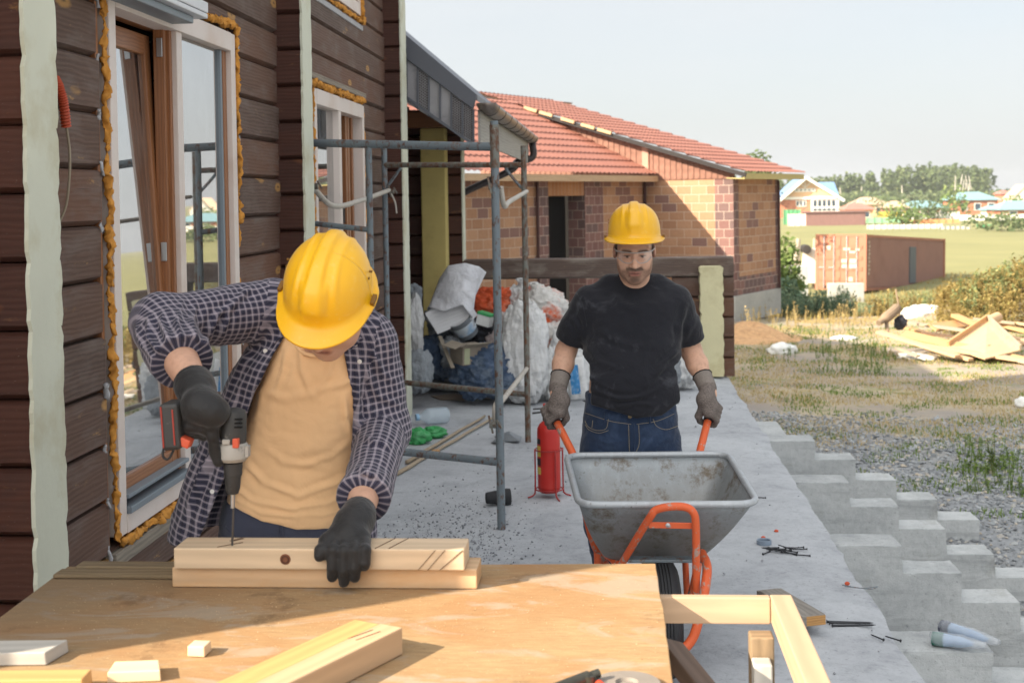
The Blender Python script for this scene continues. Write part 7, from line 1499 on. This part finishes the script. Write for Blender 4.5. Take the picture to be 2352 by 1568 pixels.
# gloves closed round the handles
for s_, H_, gdir in (('l', HL, (P(1300, 1010, 5.26) - HL)), ('r', HR, (P(1616, 1004, 5.27) - HR))):
    a, e, w_ = J[s_]; g_ = gdir.normalized(); gp_ = H_ - g_ * .028; wr = (w_ - gp_); wr = (wr - g_ * wr.dot(g_)).normalized(); o = g_.cross(wr); o = o if (o.x < 0) == (s_ == 'l') else -o
    F = Field(gp_ - V(.11, .13, .1), gp_ + V(.11, .13, .22), .0032); T = lambda gg, ww, oo: gp_ + g_ * gg + wr * ww + o * oo
    F.add(cone(T(-.012, .074, .012), T(.002, .036, .023), .034, .03), .02); F.add(cone(T(-.026, .05, .02), T(.03, .045, .02), .024, .024), .02); F.add(cone(w_, T(-.01, .075, .012), .031, .034), .02); F.add(cone(w_ + (e - w_).normalized() * .05, w_, .035, .031), .02)
    for k, (gg, ln) in enumerate(((.034, 1.0), (.012, 1.06), (-.010, 1.0), (-.031, .84))):
        p = [T(gg, .03, .031), T(gg, -.008, .036), T(gg, -.034 * ln, .012), T(gg - .002, -.03 * ln, -.018)]
        for u_, v_ in zip(p[:-1], p[1:]): F.add(cone(u_, v_, .0118, .0108), .005)
    p = [T(.016, .062, .0), T(.034, .03, -.03), T(.034, .0, -.036), T(.03, -.02, -.03)]
    for u_, v_, r_ in zip(p[:-1], p[1:], (.017, .0135, .012)): F.add(cone(u_, v_, r_, r_ * .92), .008)
    F.add(cone(H_ - g_ * .12, H_ + g_ * .1, .0192, .0192), .003, 's')
    gl_ = nets(F, 'glove', M_KNIT, man1, None, 1, disp=lambda v: .0012 * noise_arr(v, (40, 40, 40)))
    d_ = (e - w_).normalized(); b = MB(); q0 = w_ + d_ * .004; n = 21; b.tube([q0 + d_ * .062 * i / (n - 1) for i in range(n)], [.0365 + .0012 * (i % 2) + .003 * i / n for i in range(n)], 20, False); b.build('cuff', M_KNITC, gl_, smooth='all')
    b = MB(); ring_ = [q0 + d_ * .063 + (d_.orthogonal().normalized() * math.cos(k * .5236) + d_.cross(d_.orthogonal().normalized()) * math.sin(k * .5236)) * .041 for k in range(12)]; b.tube(ring_, .0028, 6, closed=True); b.build('cuff_hem', m_plain('black cuff thread', C(38, 36, 36), .9), gl_, smooth='all')
# safety glasses
T = lambda x, y, z: hc1 + hm1 @ V(x, y, z)
def lensf(u, v_):
    x = -.068 + .136 * u; ax = abs(x); z1 = .024 - .006 * (ax / .068) ** 3; z0 = -.021 + .018 * math.exp(-(ax / .012) ** 2) + .012 * smooth(.045, .068, ax); return T(x, .108 - .045 * (ax / .068) ** 2.2, z0 + (z1 - z0) * v_)
b = MB(); b.grid(lensf, 40, 8); gs = b.build('safety_glasses', M_LENS, man1, smooth='all')
b = MB(); b.tube([lensf(i / 30, 1) for i in range(31)], .0022, 6); b.tube([lensf(i / 30, 0) for i in range(31)], .0016, 6)
fm_ = NT('clear frame'); M_CLR = fm_.fin(C(190, 186, 184), .15, None, 0, .6); M_CLR.node_tree.nodes['Principled BSDF'].inputs['Alpha'].default_value = .75
b.build('rim', M_CLR, gs, smooth='all')
for s_ in (-1, 1): b = MB(); b.tube([T(.068 * s_, .063, .016), T(.079 * s_, .03, .014), T(.083 * s_, -.01, .012)], [.003, .0026, .002], 6); b.build('temple', M_CLR, gs, smooth='all')

# ------------------------------------------------------------------ the man drilling at the bench
p2 = P(690, 1600, 3.5); p2.z = 0
yT = t2['o0'][1]                                     # front face of the upper timber
t2s = dense([px_sec(1300, 505, 800, 3.47, .145), px_sec(1205, 512, 800, 3.47, .145), px_sec(1150, 520, 812, 3.46, .15), px_sec(1050, 552, 838, 3.44, .148), px_sec(950, 572, 856, 3.42, .14), px_sec(870, 590, 862, 3.40, .128), px_sec(810, 612, 852, 3.39, .105), px_sec(770, 650, 826, 3.38, .08), px_sec(745, 690, 790, 3.37, .06)])
SL, EL, WL = P(610, 712, 3.38), P(370, 744, 3.16), PY(450, 892, yT + .06)
SR, ER, WR = P(848, 790, 3.40), P(884, 985, 3.40), PY(820, 1192, yT + .1)
fi = R(43); rc2 = P(754, 664, 3.06); hm2 = frame((-.03, -math.cos(fi), -math.sin(fi)), (0, 0, 1), 0); hm2 = Matrix.Rotation(R(9), 3, (ray(750, 674)).normalized()) @ hm2; hc2 = rc2 - hm2 @ V(0, .006, .055)
F = Field(V(P(290, 700, 3.1).x - .04, 2.74, .74), V(P(960, 700, 3.3).x, 3.66, 1.62), .0056)
F.add(loft([(z, x, y, rx * .9, ry * .88) for z, x, y, rx, ry in t2s]), .03)
for a, e, w_ in ((SL, EL, WL), (SR, ER, WR)): F.add(cone(a, e, .052, .045), .03); F.add(cone(e, e.lerp(w_, .4), .046, .046), .02); F.add(cone(e.lerp(w_, .4), w_, .046, .031), .02)
F.add(cone(hc2 + hm2 @ V(0, -.03, -.06), P(738, 775, 3.37), .056, .066), .03); F.add(cone(SL.lerp(SR, .2), SL.lerp(SR, .8), .06, .06), .05)
head_prims(F, hc2, hm2)
man2 = nets(F, 'person', M_SKIN, None, p2, 1, col=lambda v: head_col(v, hc2, hm2, False) * .92)
tag(man2, 'man in an open plaid shirt and tan t-shirt bent over the bench, drilling', 'person')
h2 = helmet('helmet', rc2, hm2, man2, .96)
# tan t-shirt
F = Field(V(P(480, 900, 3.4).x, 3.15, .80), V(P(890, 900, 3.4).x, 3.68, 1.48), .0056); F.add(loft([(z, x, y, rx, ry) for z, x, y, rx, ry in t2s]), .02); F.add(cone(SL.lerp(SR, .16), SL.lerp(SR, .84), .068, .068), .05)
F.add(ell(P(737, 752, 3.29), (.075, .09, .05), Matrix.Rotation(R(30), 3, 'X')), .012, 's')
g = F.whole(); pxs, pys, _ = project(*g); hem = np.interp(pxs, [490, 520, 600, 680, 760, 800, 830], [1125, 1158, 1198, 1216, 1212, 1194, 1168]); F.D = np.maximum(F.D, ((pys - hem) / 870).astype(np.float32))
fl = [([(690, 785), (694, 850), (715, 905)], 8, .010), ([(765, 800), (752, 860), (722, 915)], 8, .008), ([(720, 900), (790, 880), (820, 850)], 9, .008), ([(600, 900), (660, 915), (720, 905)], 10, .006), ([(570, 1000), (650, 1060), (760, 1075)], 9, .010), ([(810, 1010), (760, 1050), (690, 1068)], 8, .008), ([(560, 1060), (610, 1110), (690, 1140)], 8, .010), ([(820, 1080), (770, 1110), (680, 1140)], 8, .010), ([(530, 1110), (580, 1150), (680, 1170)], 6, .008), ([(810, 1130), (750, 1155), (660, 1168)], 6, .008), ([(530, 1140), (600, 1178), (700, 1190)], 5, .006), ([(805, 1160), (740, 1182), (650, 1186)], 5, .006), ([(790, 900), (795, 960), (812, 1010)], 7, .006), ([(620, 850), (600, 900), (590, 960)], 8, .006), ([(660, 800), (650, 850), (630, 900)], 7, .006)]
tt = nets(F, 't_shirt', M_TAN, man2, None, 2, disp=lambda v: folds_px(v, fl, 3.42) * (.75 + .9 * noise_arr(v, (6, 6, 9), (7, 0, 0))) + .004 * noise_arr(v, (9, 9, 18)) + .0015 * noise_arr(v, (40, 40, 60)))
b = MB(); rp_ = []
for k in range(24): a = 2 * math.pi * k / 24; rp_.append(P(736, 772, 3.325) + V(.064 * math.cos(a), .05 * math.sin(a), .044 * math.sin(a)))
b.tube(rp_, .006, 8, closed=True); b.build('collar', M_TAN, tt, smooth='all')
# work trousers
F = Field(V(P(490, 1250, 3.45).x, 3.2, .02), V(P(850, 1250, 3.45).x, 3.85, .93), .008); F.add(loft(dense([px_sec(1140, 520, 806, 3.46, .135), px_sec(1180, 508, 806, 3.47, .142), px_sec(1260, 500, 812, 3.5, .15), px_sec(1340, 500, 814, 3.5, .15), px_sec(1390, 505, 812, 3.5, .14)])), .02)
for x in (565, 750): h_ = P(x, 1370, 3.5); F.add(cone(h_, V(h_.x + .02, h_.y - .02, .45), .1, .075), .04); F.add(cone(V(h_.x + .02, h_.y - .02, .45), V(h_.x + .02, h_.y + .04, .08), .075, .062), .03); F.add(cone(V(h_.x + .02, h_.y + .03, .06), V(h_.x + .02, h_.y - .1, .05), .05, .045), .03)
tr_ = nets(F, 'trousers', M_GTROU, man2, None, 2, disp=lambda v: .006 * noise_arr(v, (10, 10, 16)) + .002 * noise_arr(v, (34, 34, 44))); hit = skinner(tr_)
for pts in ([(640, 1205), (642, 1240)], [(650, 1205), (652, 1240)], [(520, 1208), (540, 1235), (548, 1250)]): stitch('stitching', hit, pts, .0016, M_GTROU, tr_, .002)
# open plaid shirt
ps = dense([px_sec(1290, 384, 866, 3.49, .19), px_sec(1215, 386, 866, 3.48, .185), px_sec(1110, 420, 868, 3.46, .18), px_sec(1010, 462, 872, 3.44, .172), px_sec(910, 505, 876, 3.42, .160), px_sec(830, 545, 876, 3.40, .136), px_sec(780, 600, 862, 3.39, .108), px_sec(745, 650, 832, 3.385, .082), px_sec(728, 690, 800, 3.38, .066)])
F = Field(V(P(280, 800, 3.1).x - .04, 2.82, .80), V(P(960, 800, 3.3).x, 3.75, 1.56), .0056)
F.add(loft(ps), .02); F.add(cone(SL.lerp(SR, .12) + V(0, 0, .015), SL.lerp(SR, .88) + V(0, 0, .015), .074, .074), .05)
inner = F.D.copy(); F.D = np.maximum(F.D, -(F.D + .013))
g = F.whole(); pxs, pys, dep = project(*g)
xl = np.interp(pys, [700, 755, 830, 900, 1010, 1105, 1250, 1400], [672, 664, 622, 585, 548, 512, 452, 400]); xr = np.interp(pys, [700, 770, 800, 900, 1010, 1120, 1250], [756, 772, 786, 806, 814, 812, 826]); cutd = np.maximum(xl - pxs, pxs - xr) / 880
axd = np.interp(g[2], [t_[0] for t_ in sorted(t2s)], [t_[2] for t_ in sorted(t2s)]); fr_ = (g[1] < axd) & (pys > 700)
F.D = np.where(fr_, np.maximum(F.D, -cutd.astype(np.float32)), F.D)
F.add(ell(P(738, 735, 3.33), (.07, .1, .075)), .01, 's')
hemz = np.interp(pxs, [370, 400, 455, 870], [1238, 1254, 1246, 1242]); F.D = np.maximum(F.D, ((pys - hemz) / 870).astype(np.float32))
segs = [(P(650, 1300, 3.45), P(722, 760, 3.38), .16, (0, -1, 0), 0)]
for s_, a, e, w_, fr0, ra, rb, rc in (('l', SL, EL, WL, .62, .080, .066, .064), ('r', SR, ER, WR, .80, .078, .066, .056)):
    G = Field(F.lo, F.lo + F.h * (F.n - 1), F.h); G.D = np.full(F.n, .3, np.float32); cut = e.lerp(w_, fr0)
    G.add(cone(a, e, ra, rb), .03); G.add(cone(e, cut + (w_ - e).normalized() * .05, rb, rc), .03)
    if s_ == 'l': G.add(cone(e + V(0, 0, .008), e.lerp(cut, .8), .064, .067), .03)
    fv = (w_ - e).normalized(); rad = plane(cut, fv)[0](*g); G.add(cone(cut - fv * .035, cut, rc + .006, rc + .009), .008); near_ = ((g[0] - cut.x) ** 2 + (g[1] - cut.y) ** 2 + (g[2] - cut.z) ** 2) < .03
    G.D = np.where(near_, np.maximum(G.D, rad), G.D); F.D = smin(F.D, G.D, .035)
    segs += [(a, e, ra * 1.0, (0, -1, .3), .01), (e, cut + fv * .04, rc, (0, -1, .3), .006)]
fl = [([(560, 690), (500, 720), (470, 790)], 8, .010), ([(590, 650), (530, 700), (505, 790)], 8, .010), ([(420, 690), (405, 740), (425, 790)], 7, .012), ([(380, 690), (370, 740), (395, 800)], 7, .010), ([(340, 720), (345, 780), (370, 815)], 7, .010), ([(310, 740), (325, 790), (350, 825)], 6, .008), ([(450, 690), (440, 740), (460, 800)], 7, .010), ([(600, 760), (540, 860), (500, 960)], 9, .010), ([(560, 860), (500, 1000), (440, 1150)], 9, .012), ([(520, 980), (460, 1100), (410, 1220)], 8, .010), ([(850, 800), (880, 860), (915, 880)], 8, .010), ([(840, 850), (870, 910), (920, 930)], 8, .012), ([(835, 930), (870, 960), (920, 975)], 8, .012), ([(835, 1000), (860, 1020), (905, 1030)], 7, .010), ([(820, 1070), (850, 1090), (890, 1090)], 7, .010), ([(810, 1130), (840, 1140), (880, 1130)], 6, .008), ([(830, 800), (820, 900), (825, 1000)], 8, .010), ([(860, 720), (890, 780), (905, 840)], 7, .008)]
pl2 = nets(F, 'plaid_shirt', M_PLAID, man2, None, 3, uvf=seg_uv(segs), disp=lambda v: folds_px(v, fl, 3.6) + .006 * noise_arr(v, (8, 8, 10)) + .0025 * noise_arr(v, (26, 26, 30)))
hit = skinner(pl2)
for x, y in ((488, 1128), (816, 790), (610, 806), (826, 830)):
    q = hit(x, y, .001)
    if q: b = MB(); b.lathe([(0, 0), (.0055, 0), (.0058, .0015), (.004, .0025), (0, .002)], q, Matrix.Rotation(R(90), 3, 'X'), 14); b.build('button', m_plain('white shirt button', C(214, 212, 208), .35), pl2)
# collar leaves
for pts in ([(664, 752), (630, 790), (668, 818), (700, 772)], [(778, 768), (800, 806), (832, 780), (800, 748)]):
    q = [hit(x, y, .006) or P(x, y, 3.27) for x, y in pts]; b = MB(); b.poly(q, [(0, 0), (.05, 0), (.05, .05), (0, .05)]); b.build('collar_leaf', M_PLAID, pl2, solid=.004)
# drill
dz = .942; bx0 = PZ(533, 1252, dz); Yd = bx0.y; top_ = PY(537, 940, Yd); ax_ = (top_ - bx0).normalized(); at = lambda y_: PY(535 + (1252 - y_) * .012, y_, Yd)
dr = thing('cordless_drill', 'worn black and grey cordless drill boring into the upper timber', 'drill', bx0)
M_DRK = m_chip('worn dark drill plastic', C(52, 52, 52), C(120, 116, 110), .6, .7); M_GRYP = m_chip('scuffed grey gear case', C(158, 154, 147), C(110, 106, 100), .62, .7); M_ORP = m_plain('orange switch', C(196, 82, 54), .5)
s9 = lambda px: px / (FPX / ((bx0 - V(0, 0, CAMZ)).dot(CM.col[2] * -1)))
dm3 = Matrix((V(1, 0, 0), ax_.cross(V(1, 0, 0)), ax_)).transposed(); Ls = lambda y_: (at(y_) - bx0).length
b = MB(); b.tube([bx0 - ax_ * .012, at(1168), at(1150)], [.0028, .0028, .0028], 8); b.build('drill_bit', m_plain('dark steel bit', C(92, 92, 94), .35, .2, 60, metal=.8), dr, smooth=50)
b = MB(); b.lathe([(0, Ls(1166)), (.005, Ls(1166)), (.0055, Ls(1134)), (0, Ls(1134))], bx0, dm3, 12); b.build('bit_holder', M_STEEL, dr, smooth=40)
b = MB(); b.lathe([(0, Ls(1135)), (s9(13), Ls(1133)), (s9(17), Ls(1120)), (s9(19), Ls(1092)), (s9(20.5), Ls(1091)), (s9(22), Ls(1062)), (0, Ls(1060))], bx0, dm3, 20)
b.build('chuck', M_DRK, dr, smooth=35)
b = MB(); b.lathe([(0, Ls(1060)), (s9(28), Ls(1058)), (s9(34), Ls(1050)), (s9(34), Ls(1022)), (s9(30), Ls(1016)), (0, Ls(1015))], bx0, dm3, 20)
for k in (-1, 1): b.obox(at(1034) + V(k * s9(33), -.004, 0), (.007, .02, .024), dm3)
b.build('gear_case', M_GRYP, dr, smooth=35)
b = MB(); b.lathe([(0, Ls(1018)), (s9(29), Ls(1016)), (s9(30), Ls(1000)), (s9(30), Ls(955)), (s9(26), Ls(942)), (s9(14), Ls(937)), (0, Ls(936))], bx0, dm3, 24); mh = b.build('motor_housing', M_DRK, dr, smooth=40)
b = MB()
for k in range(3): b.obox(at(958 + 9 * k) + V(s9(16), -s9(25), 0), (s9(20), .006, s9(3.5)), dm3)
b.build('vent_slot', M_VOID, mh)
b = MB(); b.obox(at(1012) + V(s9(12), -s9(27), 0), (s9(14), .012, s9(22)), dm3); b.build('selector', M_ORP, dr, bevel=.002); b = MB(); b.obox(at(1009) + V(-s9(10), -s9(28), 0), (s9(18), .01, s9(12)), dm3); b.build('slide_plate', M_GRYP, dr, bevel=.002)
hA, hB = PY(512, 985, Yd + .005), PY(424, 972, Yd - .02); b = MB(); b.tube([hA, hA.lerp(hB, .5), hB], [.021, .019, .022], 14); b.build('handle', M_DRK, dr, smooth=50)
b = MB(); bc = PY(402, 974, Yd - .03); b.obox(bc, (s9(44), .075, s9(106)), rot('Y', -3)); ba = b.build('battery', M_DRK, dr, bevel=.008)
b = MB(); b.obox(bc + V(-s9(16), -.0385, 0), (.003, .002, s9(92)), rot('Y', -3)); b.obox(bc + V(s9(10), -.0385, s9(0)), (.003, .002, s9(80)), rot('Y', -3)); b.build('red_line', m_plain('dull red line', C(150, 52, 40), .6), ba)
b = MB(); b.obox(PY(427, 1014, Yd - .045), (s9(26), .03, s9(20)), rot('Y', 24)); b.build('release_button', M_ORP, ba, bevel=.003)
b = MB(); b.tube(curve([PY(378, 1020, Yd - .04), PY(374, 1046, Yd - .04), PY(386, 1054, Yd - .04), PY(398, 1034, Yd - .04), PY(396, 1022, Yd - .04)]), .0028, 6); b.build('strap', M_RUB, ba, smooth='all')
# his gloves: the fist round the drill handle
def glove(name, lo, hi, parts, k=.008):
    F = Field(lo, hi, .0033)
    for a, c_, ra, rb, kk in parts: F.add(cone(a, c_, ra, rb), kk)
    return nets(F, name, M_BLACKG, man2, None, 1, disp=lambda v: .0012 * noise_arr(v, (60, 60, 60)))
Q = lambda x, y, dy: PY(x, y, Yd + dy)
pr_ = [(WL + (EL - WL).normalized() * .02, WL, .040, .036, .02), (WL, Q(470, 935, -.03), .038, .036, .03), (Q(440, 938, -.03), Q(440, 952, -.036), .018, .015, .012), (Q(460, 940, -.038), Q(460, 954, -.042), .018, .015, .012), (Q(480, 944, -.04), Q(482, 960, -.044), .018, .015, .012), (Q(452, 930, -.035), Q(492, 945, -.035), .034, .034, .02)]
for k, x in enumerate((488, 468, 449, 432)):
    y0 = (952, 948, 944, 944)[k]
    if k == 0: ch = [Q(490, 958, -.04), Q(488, 1000, -.032), Q(494, 1036, -.022), Q(502, 1060, -.02)]
    else: ch = [Q(x + 4, y0, -.04), Q(x, y0 + 34, -.034), Q(x, y0 + 50, .0), Q(x + 2, y0 + 34, .024)]
    for u_, v_ in zip(ch[:-1], ch[1:]): pr_.append((u_, v_, .0135, .0125 if k else .0125, .006))
ch = [Q(480, 915, -.02), Q(505, 935, .02), Q(515, 965, .04)]
for u_, v_ in zip(ch[:-1], ch[1:]): pr_.append((u_, v_, .017, .013, .01))
ga = glove('glove', WL + V(-.13, -.15, -.26), WL + V(.16, .17, .10), pr_)
d_ = (EL - WL).normalized(); b = MB(); b.tube([WL + d_ * (-.004 + .004 * i) for i in range(9)], [.0415 + .001 * (i % 2) + .0004 * i for i in range(9)], 22, False); b.build('cuff', M_BLACKG, ga, smooth='all')
# and the flat hand holding the timbers
Q = lambda x, y, dy: PY(x, y, yT + dy)
pr_ = [(WR + (ER - WR).normalized() * .03, WR, .036, .034, .02), (WR, Q(806, 1226, .05), .036, .032, .03), (Q(777, 1238, .035), Q(833, 1240, .035), .021, .019, .02), (Q(800, 1212, .07), Q(800, 1234, .04), .034, .028, .03)]
for x0, x1, x2, y2_ in ((773, 766, 763, 1334), (795, 791, 790, 1346), (816, 815, 815, 1335), (836, 838, 837, 1308)):
    ch = [Q(x0, 1240, .03), Q(x1, 1264, -.014), Q((x1 + x2) / 2, (1284 + y2_) / 2 - 4, -.018), Q(x2, y2_ - 10, -.013)]
    for u_, v_, r_ in zip(ch[:-1], ch[1:], (.0150, .0142, .0130)): pr_.append((u_, v_, r_, r_ * .94, .0022))
ch = [Q(778, 1222, .05), Q(752, 1242, .02), Q(738, 1264, -.01), Q(733, 1278, -.016)]
for u_, v_, r_ in zip(ch[:-1], ch[1:], (.019, .0145, .0125)): pr_.append((u_, v_, r_, r_ * .9, .012))
gb = glove('glove', Q(720, 1360, -.06) - V(.03, 0, .02), WR + V(.1, .12, .09), pr_)
d_ = (ER - WR).normalized(); b = MB(); b.tube([WR + d_ * (.002 + .005 * i) for i in range(8)], [.0375 + .0012 * (i % 2) for i in range(8)], 22, False); b.build('cuff', M_BLACKG, gb, smooth='all')
